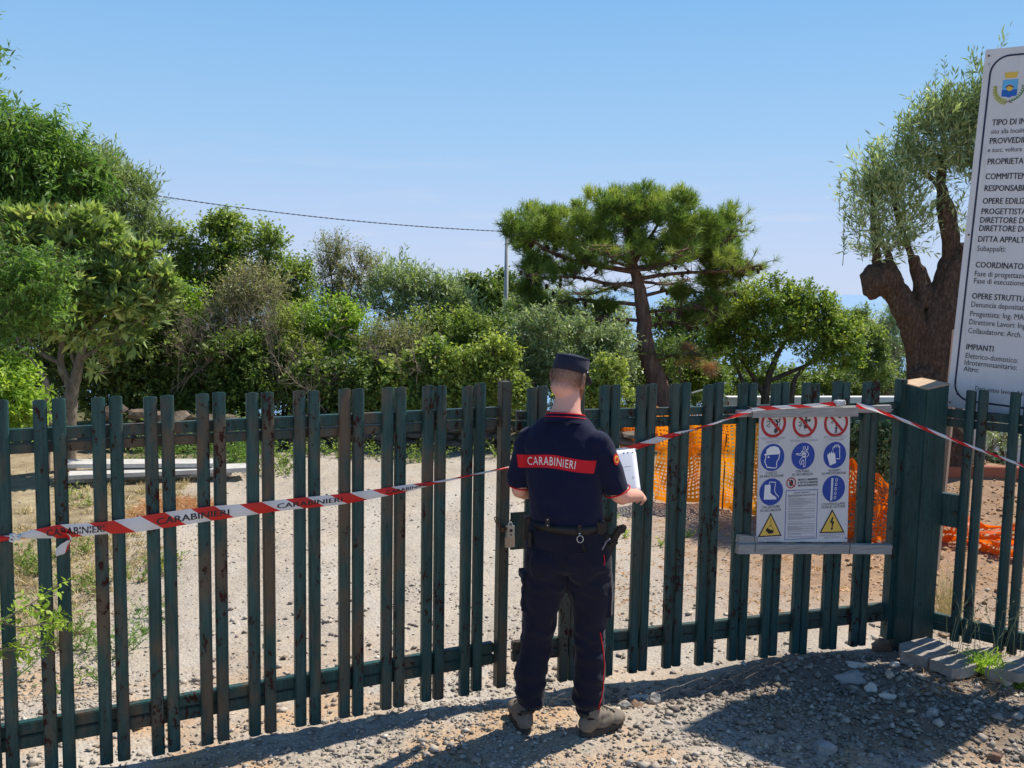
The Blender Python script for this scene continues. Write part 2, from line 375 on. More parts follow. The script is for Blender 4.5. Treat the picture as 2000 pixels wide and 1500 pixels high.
    n.color(n.ramp(f, [(.4, (.20, .34, .52)), (.6, (.24, .39, .58))])); n.bump(n.noise(n.pos(), .08, 6), .4, 1.)  # water colour paled to stand in for the haze over it
    tag(link('sea', me, m), kind='structure', label='calm blue sea reaching the horizon')
build_ground()

def unit_stones(nvar=24):
    """angular low-poly stones"""
    out = []
    r0 = np.random.default_rng(3)
    base = np.array([(0, 0, 1), (1, 0, 0), (0, 1, 0), (-1, 0, 0), (0, -1, 0), (0, 0, -1)], float)
    f = np.array([(0, 1, 2), (0, 2, 3), (0, 3, 4), (0, 4, 1), (5, 2, 1), (5, 3, 2), (5, 4, 3), (5, 1, 4)])
    for _ in range(nvar):
        v = base + r0.normal(0, .28, base.shape); v *= np.array([1, r0.uniform(.55, 1), r0.uniform(.35, .6)]); out.append(v)
    return np.array(out), f
def scatter_stones(name, xy, size, tints, material, label, sink=.25):
    B, f = unit_stones(); n = len(xy); k = rng.integers(0, len(B), n); V = B[k]*size[:, None, None]
    a = rng.uniform(0, 2*math.pi, n); ca, sa = np.cos(a)[:, None], np.sin(a)[:, None]
    x = V[..., 0]*ca - V[..., 1]*sa; y = V[..., 0]*sa + V[..., 1]*ca
    z = V[..., 2] + gh(xy[:, 0], xy[:, 1])[:, None] + size[:, None]*sink
    P = np.stack([x+xy[:, 0:1], y+xy[:, 1:2], z], -1).reshape(-1, 3)
    Fc = (f[None] + (np.arange(n)*6)[:, None, None]).reshape(-1, 3)
    me = npmesh(name, P, Fc, False, {'tint': np.repeat(tints, 6)})
    return tag(link(name, me, material), label=label, kind='stuff')
def stone_mat():
    m = mat('gravel_stone', (.4, .35, .3), .9, 0, .15); n = NT(m)
    a = n.n('ShaderNodeAttribute', attribute_name='tint').outputs['Fac']
    c = n.ramp(a, [(0, (.11, .092, .078)), (.3, (.27, .23, .19)), (.6, (.42, .36, .295)), (.9, (.56, .49, .41)), (1, (.72, .66, .58))])
    n.color(n.mix(n.math('MULTIPLY', n.noise(n.pos(), 90, 3), .4), c, (.42, .36, .29))); return m
M['gravel'] = stone_mat()
def patchy(x, y, s, o):
    return np.array([noise.noise(Vector((a*s+o, b*s-o, .3))) for a, b in zip(x, y)])
def build_gravel():
    # near field
    n = 70000
    u = rng.uniform(0, 1, n); y = 3.7 + (12.0-3.7)*u**1.7
    x = rng.uniform(-1, 1, n)*(y*.60+.2)
    pn = patchy(x, y, .9, 1.); keep = rng.uniform(0, 1, n) < np.clip(np.where(y < 5.0, .40, .50) + pn*1.6 - .03*(y-4), .08, 1)
    keep &= ~((y > 7.0) & (rng.uniform(0, 1, n) < .45))
    x, y = x[keep], y[keep]; n = len(x)
    size = np.clip(rng.lognormal(math.log(.0070), .40, n), .0035, .022)*(.9+.05*y)
    t = np.clip(rng.normal(.5, .2, n), 0, 1); t = np.where(y > 5.2, .42+.5*t*.9, t); size = np.where(y > 5.2, size*.8, size)
    t = t - .33*np.exp(-(((x-2.3)/1.2)**2+((y-4.9)/.6)**2)); t = np.clip(t, 0, 1)  # gravel tint lowered over the bank, putting shade into its colour
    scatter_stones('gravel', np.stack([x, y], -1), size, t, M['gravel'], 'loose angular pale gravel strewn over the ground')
    # coarser stones near the bank on the right
    n = 1900; x = rng.normal(1.9, .75, n); y = rng.normal(4.75, .38, n)
    k = (y < 5.45 + (x-1.9)*.25) & (y > 3.8); x, y = x[k], y[k]; n = len(x)
    size = np.clip(rng.lognormal(math.log(.0145), .42, n), .007, .042); t = np.clip(rng.normal(.20, .2, n), 0, 1)  # dark grey stones; the low tint also carries shade in the colour
    scatter_stones('rubble', np.stack([x, y], -1), size, t, M['gravel'], 'coarser broken stones on the bank near the thick post')
    n = 900; x = rng.uniform(-2.6, 3.2, n); y = rng.uniform(3.9, 6.5, n)
    size = np.clip(rng.lognormal(math.log(.018), .35, n), .01, .04); t = np.clip(rng.normal(.55, .22, n), 0, 1)
    scatter_stones('pebbles', np.stack([x, y], -1), size, t, M['gravel'], 'scattered fist-small pebbles on the entrance')
    n = 2600; x = rng.uniform(2.6, 6.5, n); y = rng.uniform(6.0, 10.5, n); size = np.clip(rng.lognormal(math.log(.012), .5, n), .006, .05)
    scatter_stones('clods', np.stack([x, y], -1), size, np.clip(rng.normal(.42, .12, n), 0, 1), rock_mat('earth_clod', (.24, .13, .065), (.48, .31, .18)), 'crumbly clods of brown earth behind the side fence')
def rock_mat(name, a, b): return noise_mat(name, a, b, 9, .9, .6, .02)
build_gravel()
def rock_mesh(seed, sub=3, rough=.35):
    bm = bmesh.new(); bmesh.ops.create_icosphere(bm, subdivisions=sub, radius=1)
    o = Vector((seed*7.3, seed*1.7, 3.1))
    pl = [Vector((random.gauss(0, 1), random.gauss(0, 1), random.gauss(0, 1))).normalized() for _ in range(9)]
    for v in bm.verts:
        p = v.co.copy()
        for q in pl:
            d = p.dot(q)
            if d > .62: p -= q*(d-.62)
        p *= 1 + rough*noise.noise(p*1.3+o) + .12*noise.noise(p*4+o)
        v.co = p
    me = bpy.data.meshes.new('rock'); bm.to_mesh(me); bm.free(); return me
def rock_mat(name, a, b): return noise_mat(name, a, b, 9, .9, .6, .02)
RM = {'grey': rock_mat('grey_rock', (.22, .21, .20), (.38, .36, .33)), 'pale': rock_mat('pale_rock', (.50, .44, .37), (.66, .61, .54)),
      'brown': rock_mat('brown_rock', (.16, .09, .06), (.28, .18, .12)), 'buff': rock_mat('buff_rock', (.46, .33, .21), (.60, .48, .36))}
# --ROCKS: px, py, half sizes (m), rotation, colour, label
ROCKS = [
 (1254, 1356, (.10, .05, .022), .1, 'pale', 'flat pale slab of stone just right of the officer boots'),
 (1278, 1368, (.05, .045, .045), .6, 'grey', 'grey blocky stone touching the flat pale one'),
 (1222, 1378, (.045, .03, .025), .3, 'grey', 'small grey stone close to the officer right boot'),
 (1243, 1379, (.06, .035, .02), 1.9, 'brown', 'low brownish stone lying in shade before the flat pale one'),
 (1722, 1258, (.075, .07, .07), .4, 'brown', 'dark reddish brown rock at the foot of the thick post'),
 (1752, 1250, (.03, .03, .04), 1.2, 'buff', 'small ochre stone wedged between dark rock and post'),
 (1677, 1303, (.075, .04, .02), -.5, 'pale', 'tilted creamy flat stone in a patch of sun'),
 (1662, 1334, (.10, .05, .045), .1, 'grey', 'long grey boulder half buried in the shaded gravel'),
 (1749, 1300, (.035, .03, .025), .2, 'pale', 'rounded whitish pebble before the paving slabs'),
 (1702, 1350, (.045, .035, .035), .8, 'pale', 'white stone beside the long grey boulder'),
 (1732, 1364, (.055, .03, .03), .1, 'pale', 'brightest white stone in the shaded gravel'),
 (1736, 1328, (.035, .03, .025), 1.1, 'buff', 'small buff stone behind the two white stones'),
 (1608, 1470, (.060, .05, .05), .7, 'grey', 'knobbly grey rock near the bottom edge in shadow'),
 (1812, 1247, (.07, .045, .05), .2, 'grey', 'speckled grey stone on top of the first paving slab'),
 (1958, 1335, (.085, .07, .065), -.5, 'buff', 'big sunlit buff rock beside the grass tuft'),
 (1990, 1316, (.06, .05, .05), .5, 'buff', 'ochre rock cut by the right edge of the view'),
 (1820, 1400, (.045, .035, .03), .3, 'grey', 'mottled dark stone in the shade far right'),
 (1778, 1394, (.03, .02, .02), .3, 'buff', 'little tan stone beside the mottled dark one'),
 (1944, 1484, (.045, .03, .03), .9, 'brown', 'brown stone in the sunlit lower right corner'),
]
for i, (px, py, s, rz, c, lab) in enumerate(ROCKS):
    p = gnd(px, py, .05 if px > 1600 else 0.01); z = float(gh(p[0], p[1]))
    p = gnd(px, py, z); z = float(gh(p[0], p[1]))
    o = link('rock', rock_mesh(i+1)); o.data.materials.append(RM[c]); o.location = (p[0], p[1], z+s[2]*.35); o.scale = s; o.rotation_euler = (0, 0, rz)
    tag(o, lab, 'rock', 'loose rocks in front of the gate')

# ------------------------------------------------------------------ flat print helpers
_tc = {}
def text_flat(txt, size=1., bold=0., sx=1., align='LEFT', spacing=1.):
    """outline text as flat polygons: (N,2) points and faces"""
    key = (txt, size, bold, sx, align, spacing)
    if key in _tc: return _tc[key]
    c = bpy.data.curves.new('t', 'FONT'); c.body = txt; c.size = size; c.align_x = align; c.space_character = spacing
    c.resolution_u = 2; c.fill_mode = 'FRONT'
    o = bpy.data.objects.new('t', c); COL.objects.link(o); bpy.context.view_layer.update()
    me = bpy.data.meshes.new_from_object(o.evaluated_get(bpy.context.evaluated_depsgraph_get()))
    V = np.array([v.co[:2] for v in me.vertices]).reshape(-1, 2)*[sx, 1]; Fc = [tuple(p.vertices) for p in me.polygons]
    if bold > .008:                       # heavier strokes: the outline laid down twice, slightly shifted
        n0 = len(V); V = np.concatenate([V, V+[bold*size*1.4, 0]]); Fc = Fc+[tuple(i+n0 for i in f) for f in Fc]
    bpy.data.objects.remove(o); bpy.data.curves.remove(c); bpy.data.meshes.remove(me)
    _tc[key] = (V, Fc); return _tc[key]
def ring(cx, cy, r0, r1, n=40, clip=None):
    V = []; Fc = []
    for k in range(n):
        a = 2*math.pi*k/n
        for r in (r0, r1):
            y = cy+r*math.sin(a)
            V.append((cx+r*math.cos(a), y if clip is None else min(y, clip)))
    for k in range(n):
        a = 2*k; b = 2*((k+1) % n); Fc.append((a, a+1, b+1, b))
    return V, Fc
def disc(cx, cy, r, n=40): return [(cx+r*math.cos(2*math.pi*k/n), cy+r*math.sin(2*math.pi*k/n)) for k in range(n)], [tuple(range(n))]
def seg(a, b, w):
    a = np.array(a, float); b = np.array(b, float); d = (b-a)/(np.linalg.norm(b-a)+1e-9); p = np.array([-d[1], d[0]])*w/2
    return [tuple(a+p), tuple(b+p), tuple(b-p), tuple(a-p)], [(3, 2, 1, 0)]
def path(pts, w, closed=False):
    V = []; Fc = []
    q = list(pts)+([pts[0]] if closed else [])
    for a, b in zip(q[:-1], q[1:]):
        v, f = seg(a, b, w); n = len(V); V += v; Fc += [tuple(i+n for i in t) for t in f]
    return V, Fc
class Print:
    """flat print laid on a plane: origin, right, up, facing normal"""
    def __init__(s, o, ex, ey, nrm, parent): s.o, s.ex, s.ey, s.n, s.p = (np.array(o, float), np.array(ex, float), np.array(ey, float), np.array(nrm, float), parent); s.k = 0
    def put(s, name, shapes, material, lift=.001, label=None, stuff=False):
        mb = MB()
        if isinstance(shapes, tuple): shapes = [shapes]
        for V, Fc in shapes:
            mb.add([s.o + s.ex*v[0] + s.ey*v[1] + s.n*lift for v in V], Fc)
        o = wlink(name, mb.mesh(name), material, s.p)
        if label: o['label'] = label
        return o
    def text(s, txt, x, y, size, material, bold=.0, sx=1., align='LEFT', lift=.0015, name='lettering', spacing=1.):
        V, Fc = text_flat(txt, size, bold, sx, align, spacing)
        return s.put(name, (V+[x, y], Fc), material, lift)

# ------------------------------------------------------------------ the gate: two leaves of paired steel pickets
PITCH = .2113
LP0, LAZ = (-2.0566, 3.7294), .4745
RP0, RAZ = (.1373, 4.9575), .3197
def picket_mesh(z0, z1, name='picket'):
    prof = [(-.026, .034), (-.026, .007), (-.0205, .0005), (-.010, -.0030), (.010, -.0030), (.0205, .0005), (.026, .007), (.026, .034),
            (.0228, .034), (.0228, .0085), (.0185, .004), (-.0185, .004), (-.0228, .0085), (-.0228, .034)]
    n = len(prof); V = []
    for z in (z0, z1):
        for u, v in prof:
            V.append((u, v, z - (.006 if (z == z1 and abs(u) > .0195) else 0)))
    Fc = [(i, (i+1) % n, (i+1) % n+n, i+n) for i in range(n)]
    for zr in ((z0+.12, z0+.20) + ((z1-.15, z1-.20))):
        for u in (-.010, .011):
            b0 = len(V); V += [(u-.0035, -.0030, zr), (u, -.0030, zr-.0035), (u+.0035, -.0030, zr), (u, -.0030, zr+.0035), (u, -.0052, zr)]; Fc += [(b0, b0+1, b0+4), (b0+1, b0+2, b0+4), (b0+2, b0+3, b0+4), (b0+3, b0, b0+4)]
    k = n//2
    for j, top in ((0, 0), (n, 1)):
        for i in range(k-1):
            q = (i+j, i+1+j, (n-2-i)+j, (n-1-i)+j); Fc.append(q if top else q[::-1])
    return pymesh(name, V, Fc)
pm_left = picket_mesh(.03, 1.62); pm_right = picket_mesh(-.034, 1.589); pm_fence = picket_mesh(.02, 1.55)
def bar(name, c, size, parent, m=None, bev=.004):
    mb = MB(); mb.box((0, 0, 0), size); me = mb.mesh(name)
    bm = bmesh.new(); bm.from_mesh(me); bmesh.ops.bevel(bm, geom=bm.edges[:], offset=bev, segments=2, affect='EDGES'); bm.to_mesh(me); bm.free()
    o = link(name, me, m or M['green'], parent); o.location = c; return o
def pickets(parent, idx, me, jit=1., half=.034):
    for i in idx:
        for sgn in (-1, 1):
            o = link('picket', me, M['green'], parent)
            o.location = (i*PITCH + sgn*half + random.gauss(0, .0012)*jit, random.gauss(0, .0015)*jit, random.gauss(0, .0035)*jit)
            o.rotation_euler = (random.gauss(0, .002), random.gauss(0, .0016)*jit, random.gauss(0, .03)*jit)
def rails(parent, s0, s1, zs, off=.035, d=.04):
    for za, zb in zs: bar('rail', ((s0+s1)/2, off+d/2, (za+zb)/2), (s1-s0, d, abs(za-zb)), parent)
gl = empty('gate', (*LP0, 0), 'left leaf of the green steel picket gate, crossed low by red and white tape', 'gate', 'two leaves of the green gate', LAZ)
pickets(gl, range(-2, 11), pm_left)
rails(gl, -.62, 2.254, ((1.497, 1.447), (1.438, 1.396), (.264, .212), (.204, .150)))
bar('lock_post', (2.283, .022, .83), (.054, .056, 1.60), gl)
gr = empty('gate', (*RP0, 0), 'right leaf of the green steel picket gate, carrying the safety notice board', 'gate', 'two leaves of the green gate', RAZ)
pickets(gr, range(0, 11), pm_right, half=.029)
rails(gr, -.10, 2.32, ((1.455, 1.411), (1.402, 1.352), (.202, .150), (.143, .091)))
bar('end_stile', (2.335, .03, .79), (.042, .07, 1.61), gr)
bar('lock_plate', (-.085, .012, .822), (.10, .012, .20), gr, bev=.002)
bar('hinge', (2.385, .05, 1.38), (.07, .022, .06), gr); bar('hinge', (2.385, .05, .22), (.07, .022, .06), gr)
# thick square post with a corner towards the viewer
pt = np.array([2.475, 5.70]); hw = .142
mb = MB(); c4 = [(0, -hw), (hw, 0), (0, hw), (-hw, 0)]
zt = [1.548, 1.572, 1.588, 1.572]
mb.add([(a, b, -.25) for a, b in c4]+[(a, b, z) for (a, b), z in zip(c4, zt)], [(3, 2, 1, 0), (0, 1, 5, 4), (1, 2, 6, 5), (2, 3, 7, 6), (3, 0, 4, 7)])
po = empty('gate_post', (*pt, 0), 'thick square green steel post between gate and side fence', 'post', rz=-.30)
me = mb.mesh('shaft'); bm = bmesh.new(); bm.from_mesh(me)
bmesh.ops.bevel(bm, geom=[e for e in bm.edges if abs(e.verts[0].co.z-e.verts[1].co.z) > 1], offset=.008, segments=2, affect='EDGES'); bm.to_mesh(me); bm.free()
link('shaft', me, M['green_post'], po)
M['tan_cap'] = noise_mat('rusty_tan_cap', (.42, .27, .16), (.58, .42, .27), 30, .8, .3, .002)
mb = MB(); mb.add([(a*1.03, b*1.03, z+.001) for (a, b), z in zip(c4, zt)]+[(a*1.03, b*1.03, z+.007) for (a, b), z in zip(c4, zt)], [(3, 2, 1, 0), (4, 5, 6, 7), (0, 1, 5, 4), (1, 2, 6, 5), (2, 3, 7, 6), (3, 0, 4, 7)])
link('cap', mb.mesh('cap'), M['tan_cap'], po)
# side fence
FP0 = np.array([2.729, 5.570]); FAZ = -.72
fe = empty('picket_fence', (*FP0, 0), 'green steel picket fence running off to the right of the thick post', 'fence', rz=FAZ)
pickets(fe, (0, 1.16, 2.3, 3.4, 4.5, 5.6), pm_fence)
rails(fe, -.19, 1.3, ((1.420, 1.369), (1.362, 1.315), (.152, .104), (.096, .048)))
bar('latch_box', (-.12, .035, .81), (.145, .05, .20), fe, bev=.003)
mb = MB(); mb.tube([(-.075, .002, .80), (-.075, -.006, .80)], .012, 12); link('bolt', mb.mesh('bolt'), M['dark_steel'], fe)

# ------------------------------------------------------------------ padlock and chain at the lock post
def gp(s, off, z, p0=LP0, az=LAZ): return np.array([p0[0]+math.cos(az)*s-math.sin(az)*off, p0[1]+math.sin(az)*s+math.cos(az)*off, z])
ex = np.array([math.cos(LAZ), math.sin(LAZ), 0]); nn = np.array([-math.sin(LAZ), math.cos(LAZ), 0]); ez = np.array([0, 0, 1.])
pk = gp(2.298, -.035, .845)
pe = empty('padlock', tuple(pk), 'brass and steel padlock hanging on the lock post where the leaves meet', 'padlock')
mb = MB(); mb.box(pk+ez*-.032, (.046, .024, .052), (ex, nn, ez)); mb.build('lock_body', M['brass'], pe)
mb = MB(); mb.box(pk+ez*.024, (.040, .026, .058), (ex, nn, ez)); mb.build('shackle_guard', M['steel'], pe)
mb = MB(); mb.tube([pk+ez*.03-nn*.0135, pk+ez*.03-nn*.0165], .008, 10); mb.tube([pk+ez*.008-nn*.0135, pk+ez*.008-nn*.0165], .004, 10); mb.build('rivet', M['dark_steel'], pe)
mb = MB(); mb.tube([pk+ex*.013*math.cos(a)+ez*(.05+.02*math.sin(a)) for a in np.linspace(0, math.pi, 9)], .004, 8); mb.build('shackle', M['steel'], pe)
ch = empty('chain', tuple(gp(2.25, -.03, .88)), 'short rusty chain wrapped round the lock post above the padlock', 'chain')
pts = [gp(2.245, .03, .93), gp(2.243, 0, .905), gp(2.248, -.02, .885), gp(2.262, -.028, .872), gp(2.278, -.03, .88), gp(2.295, -.03, .893), gp(2.312, -.02, .905), gp(2.320, 0, .915)]
for k, (a, b) in enumerate(zip(pts[:-1], pts[1:])):
    t = (b-a)/np.linalg.norm(b-a); q = nn if k % 2 else np.cross(t, nn); q = q/np.linalg.norm(q)*.007; c = (a+b)/2; L = np.linalg.norm(b-a)/2+.004
    mb = MB(); mb.tube([c+t*L*math.cos(u)+q*math.sin(u) for u in np.linspace(0, 2*math.pi, 13)], .0028, 6, False); mb.build('link', M['rust'], ch)

# ------------------------------------------------------------------ barrier tape
def tape_mat():
    m = mat('barrier_tape', (.8, .8, .8), .35, 0, .5); n = NT(m)
    uv = n.n('ShaderNodeUVMap').outputs[0]; s = n.n('ShaderNodeSeparateXYZ'); n.l(uv, s.inputs[0])
    f = n.math('FRACT', n.math('ADD', n.math('DIVIDE', s.outputs[0], .205), n.math('MULTIPLY', s.outputs[1], .42)))
    c = n.ramp(f, [(0, (.80, .80, .82)), (.52, (.80, .80, .82)), (.525, (.72, .02, .018)), (.99, (.72, .02, .018))])
    n.t.nodes[-1].color_ramp.interpolation = 'LINEAR'; n.color(c)
    n.bump(n.noise(map_scale(n, n.pos(), (3, 3, 30)), 12, 3), .25, .004)
    t = n.n('ShaderNodeBsdfTranslucent'); n.l(c, t.inputs[0]); mx = n.n('ShaderNodeMixShader'); mx.inputs[0].default_value = .3
    n.l(n.b.outputs[0], mx.inputs[1]); n.l(t.outputs[0], mx.inputs[2]); n.l(mx.outputs[0], n.o.inputs[0])
    return m
M['tape'] = tape_mat()
TW = .072
class Ribbon:
    """rows: 3-D centre, half width (m), tilt of the width direction from vertical towards the viewer"""
    def __init__(s, C3, wid, tilt, nrm, sub=14, u0=0., flip=1):
        C3 = np.array(C3, float); t = np.arange(len(C3)); tt = np.linspace(0, len(C3)-1, (len(C3)-1)*sub+1)
        s.C = np.stack([np.interp(tt, t, C3[:, k]) for k in range(3)], -1)
        # smooth the centre line a little
        for _ in range(sub//3):
            s.C[1:-1] = (s.C[:-2]+s.C[1:-1]*2+s.C[2:])/4
        s.w = np.interp(tt, t, wid); s.a = np.interp(tt, t, tilt)
        for _ in range(sub//3): s.w[1:-1] = (s.w[:-2]+s.w[1:-1]*2+s.w[2:])/4; s.a[1:-1] = (s.a[:-2]+s.a[1:-1]*2+s.a[2:])/4
        s.n = np.array(nrm, float)          # towards the viewer
        d = np.gradient(s.C, axis=0); d /= np.linalg.norm(d, axis=1)[:, None]; s.d = d
        up = np.array([0, 0, 1.])-d*d[:, 2:3]; up /= np.linalg.norm(up, axis=1)[:, None]
        nn_ = np.cross(d, up)*flip; nn_ *= np.sign(nn_@s.n)[:, None]
        s.up = up*np.cos(s.a)[:, None]+nn_*np.sin(s.a)[:, None]; s.nr = nn_*np.cos(s.a)[:, None]-up*np.sin(s.a)[:, None]
        s.u = u0+np.concatenate([[0], np.cumsum(np.linalg.norm(np.diff(s.C, axis=0), axis=1))])
    def P(s, u, v, lift=0.):
        """v in -1..1 across"""
        g = lambda A: np.stack([np.interp(u, s.u, A[:, k]) for k in range(3)], -1)
        ww = np.interp(u, s.u, s.w)
        v = np.asarray(v); crease = .004*np.cos(v*2.2)
        return g(s.C)+g(s.up)*(v*ww)[:, None]+g(s.nr)*(lift+crease)[:, None]
    def mesh(s, name, nv=5):
        V = []; UV = []
        for v in np.linspace(-1, 1, nv): V.append(s.P(s.u, np.full(len(s.u), v))); UV.append(np.stack([s.u, np.full(len(s.u), v*.5+.5)], -1))
        n = len(s.u); V = np.concatenate(V); UV = np.concatenate(UV)
        i = np.arange(n-1)[None]; j = np.arange(nv-1)[:, None]; a = (j*n+i).ravel()
        return npmesh(name, V, np.stack([a, a+1, a+n+1, a+n], -1), True, uv=UV)
    def text(s, txt, u0, length, hfrac, parent, mat_):
        V, Fc = text_flat(txt, 1., .035, 1.); x = V[:, 0]; y = V[:, 1]
        u = u0+(x-x.min())/(x.max()-x.min())*length; v = ((y-y.min())/(y.max()-y.min())-.5)*2*hfrac
        P_ = s.P(u, v, .0018); wlink('lettering', pymesh('lettering', P_, Fc), mat_, parent)
def tp(px, py, side='L', off=-.012):
    return on_plane(px, py, LP0 if side == 'L' else RP0, LAZ if side == 'L' else RAZ, off)
nL = (math.sin(LAZ), -math.cos(LAZ), 0); nR = (math.sin(RAZ), -math.cos(RAZ), 0)
ta = empty('barrier_tape', tuple(tp(330, 1015)), 'long red and white barrier tape strung across both gate leaves behind the officer', 'tape', 'strips of barrier tape')
rowsL = [(-60, 1056, .3), (0, 1053, .35), (30, 1049, .22), (60, 1044, .5), (120, 1038, .85), (200, 1032, .75), (260, 1026, .95), (330, 1015, 1), (415, 1003, .95), (480, 996, .8), (550, 987, .75), (670, 975, .75), (750, 962, .6), (800, 953, .5), (850, 943, .2), (880, 937, .14), (990, 914, .14)]
C3 = [tp(x, y, 'L', -.016) for x, y, w_ in rowsL]
C3 += [tp(1100, 897, 'R', -.03), tp(1200, 884, 'R', -.03)]
W_ = [r[2]*TW/2 for r in rowsL]+[.1*TW, .25*TW]
T_ = [.15]*len(W_)
rowsR = [(1240, 874, .45, .2), (1290, 857, .5, .1), (1320, 849, .4, .3), (1350, 841, .22, .6), (1400, 826, .2, .6), (1425, 817, .24, .4), (1450, 808, .3, .4), (1482, 799, .42, .2), (1520, 796.5, .34, .2), (1560, 794.5, .3, .2), (1600, 791, .3, .3), (1640, 787.5, .42, .2)]
C3 += [tp(x, y, 'R', -.03 if x < 1440 else -.065) for x, y, _, _ in rowsR]; W_ += [r[2]*TW/2 for r in rowsR]; T_ += [r[3] for r in rowsR]
rib = Ribbon(C3, W_, T_, (.4, -.9, 0)); wlink('ribbon', rib.mesh('ribbon'), M['tape'], ta)
def u_at(rb, px, side):
    q = tp(px, 1000 if side == 'L' else 850, side); a = LAZ if side == 'L' else RAZ; e = np.array([math.cos(a), math.sin(a), 0]); return float(rb.u[np.argmin(np.abs((rb.C-q)@e) + (0 if side == 'L' else 0))])
for a_, b_ in ((88, 203), (303, 446), (538, 668), (751, 834)):
    ua, ub = u_at(rib, a_, 'L'), u_at(rib, b_, 'L'); rib.text('CARABINIERI', ua, ub-ua, .42 if a_ > 90 else .55, ta, M['ink'])
for a_, b_ in ((1310, 1372),):
    ua, ub = u_at(rib, a_, 'R'), u_at(rib, b_, 'R'); rib.text('CARABINIERI', ua, ub-ua, .5, ta, M['ink'])
# loose end hanging from the knot on the left
tl = Ribbon([tp(120, 1040, 'L', -.02), tp(134, 1046, 'L', -.03), tp(137, 1056, 'L', -.03), tp(128, 1066, 'L', -.035), tp(118, 1077, 'L', -.03), tp(110, 1086, 'L', -.025)],
            [.012, .010, .010, .018, .020, .004], [1.2, .9, .5, .3, .2, .5], nL, 8, .1); wlink('tape_end', tl.mesh('tape_end'), M['tape'], ta)
kn = MB()
for k in range(5):
    a = k*1.3; c = tp(30+4*math.cos(a), 1050+3*math.sin(a), 'L', -.02-.004*k); kn.tube([c+ex*.014*math.cos(b)+ez*.010*math.sin(b+a)+nn*.006*math.sin(b*2) for b in np.linspace(0, 5.4, 9)], .004, 5)
kn.build('knot', M['sg_white'], ta, True)
kn = MB()
kc = tp(1641, 787, 'R', -.07)
exr = np.array([math.cos(RAZ), math.sin(RAZ), 0]); nnr = np.array([-math.sin(RAZ), math.cos(RAZ), 0])
for k in range(6):
    a = k*1.1; kn.tube([kc+exr*(.02+.004*k)*math.cos(b)+ez*.013*math.sin(b+a)-nnr*(.008*math.sin(b*2+k)) for b in np.linspace(0, 5.6, 10)], .0055, 5)
kn.build('knot', M['tape'], ta, True)
tb = empty('barrier_tape', tuple(tp(1700, 800, 'R', -.03)), 'twisted red and white barrier tape slanting down in front of the thick post', 'tape', 'strips of barrier tape')
P2 = [(1672, 792, 5.52, .5), (1700, 797, 5.52, .3), (1740, 812, 5.45, .26), (1800, 835, 5.36, .26), (1850, 855, 5.3, .25), (1905, 876, 5.25, .22), (1960, 896, 5.1, .22), (2030, 922, 4.9, .2), (2150, 965, 4.6, .2)]
rb2 = Ribbon([at(x, y, Y) for x, y, Y, _ in P2], [r[3]*TW/2 for r in P2], [.4, .9, 1.3, 1.9, 2.6, 3.3, 4., 4.6, 5.3], (-.2, -1, 0), 14, .33)
rb2 = Ribbon([at(x, y, Y) for x, y, Y, _ in P2], [r[3]*TW/2 for r in P2], [.3, .2, .3, .1, .3, .2, .3, .2, .3], (-.2, -1, 0), 14, .33)
wlink('ribbon', rb2.mesh('ribbon'), M['tape'], tb)

# ------------------------------------------------------------------ safety notice board, its battens and ties
BOFF = -.030
def bl(px, py):                       # enlarged-photo pixel -> (s,z) on the board plane
    q = on_plane(1400+px/4.286, 760+py/4.286, RP0, RAZ, BOFF); return ((q[0]-RP0[0]-nnr[0]*BOFF)*exr[0]+(q[1]-RP0[1]-nnr[1]*BOFF)*exr[1], q[2])
def rp(s, off, z): return np.array([RP0[0], RP0[1], 0])+exr*s+nnr*off+ez*z
bo = empty('notice_board', tuple(rp(1.64, BOFF, 1.0)), 'white construction safety notice board with blue, red and yellow pictograms on the gate', 'notice board')
cor = [bl(330, 1279), bl(1092, 1281), bl(1118, 195), bl(357, 190)]
mb = MB(); mb.add([rp(s, BOFF, z) for s, z in cor]+[rp(s, BOFF+.004, z) for s, z in cor], [(0, 1, 2, 3), (7, 6, 5, 4), (0, 4, 5, 1), (1, 5, 6, 2), (2, 6, 7, 3), (3, 7, 4, 0)])
mb.build('panel', M['sign_white'], bo)
PR = Print(rp(0, BOFF, 0), exr, ez, -nnr, bo)
def B(pts): return [bl(*p) for p in pts]
def bt(txt, px, py, h, col='sg_grey', bold=.0, sx=1., w=None):
    s, z = bl(px, py+h*.5)
    size = h*.7/1000/.72; V, Fc = text_flat(txt, size, bold, 1., 'CENTER')
    if w: V = V*[(w*.816/1000)/(V[:, 0].max()-V[:, 0].min()), 1]
    else: V = V*[sx, 1]
    PR.put('lettering', (V+[s, z], Fc), M[col], .0022)
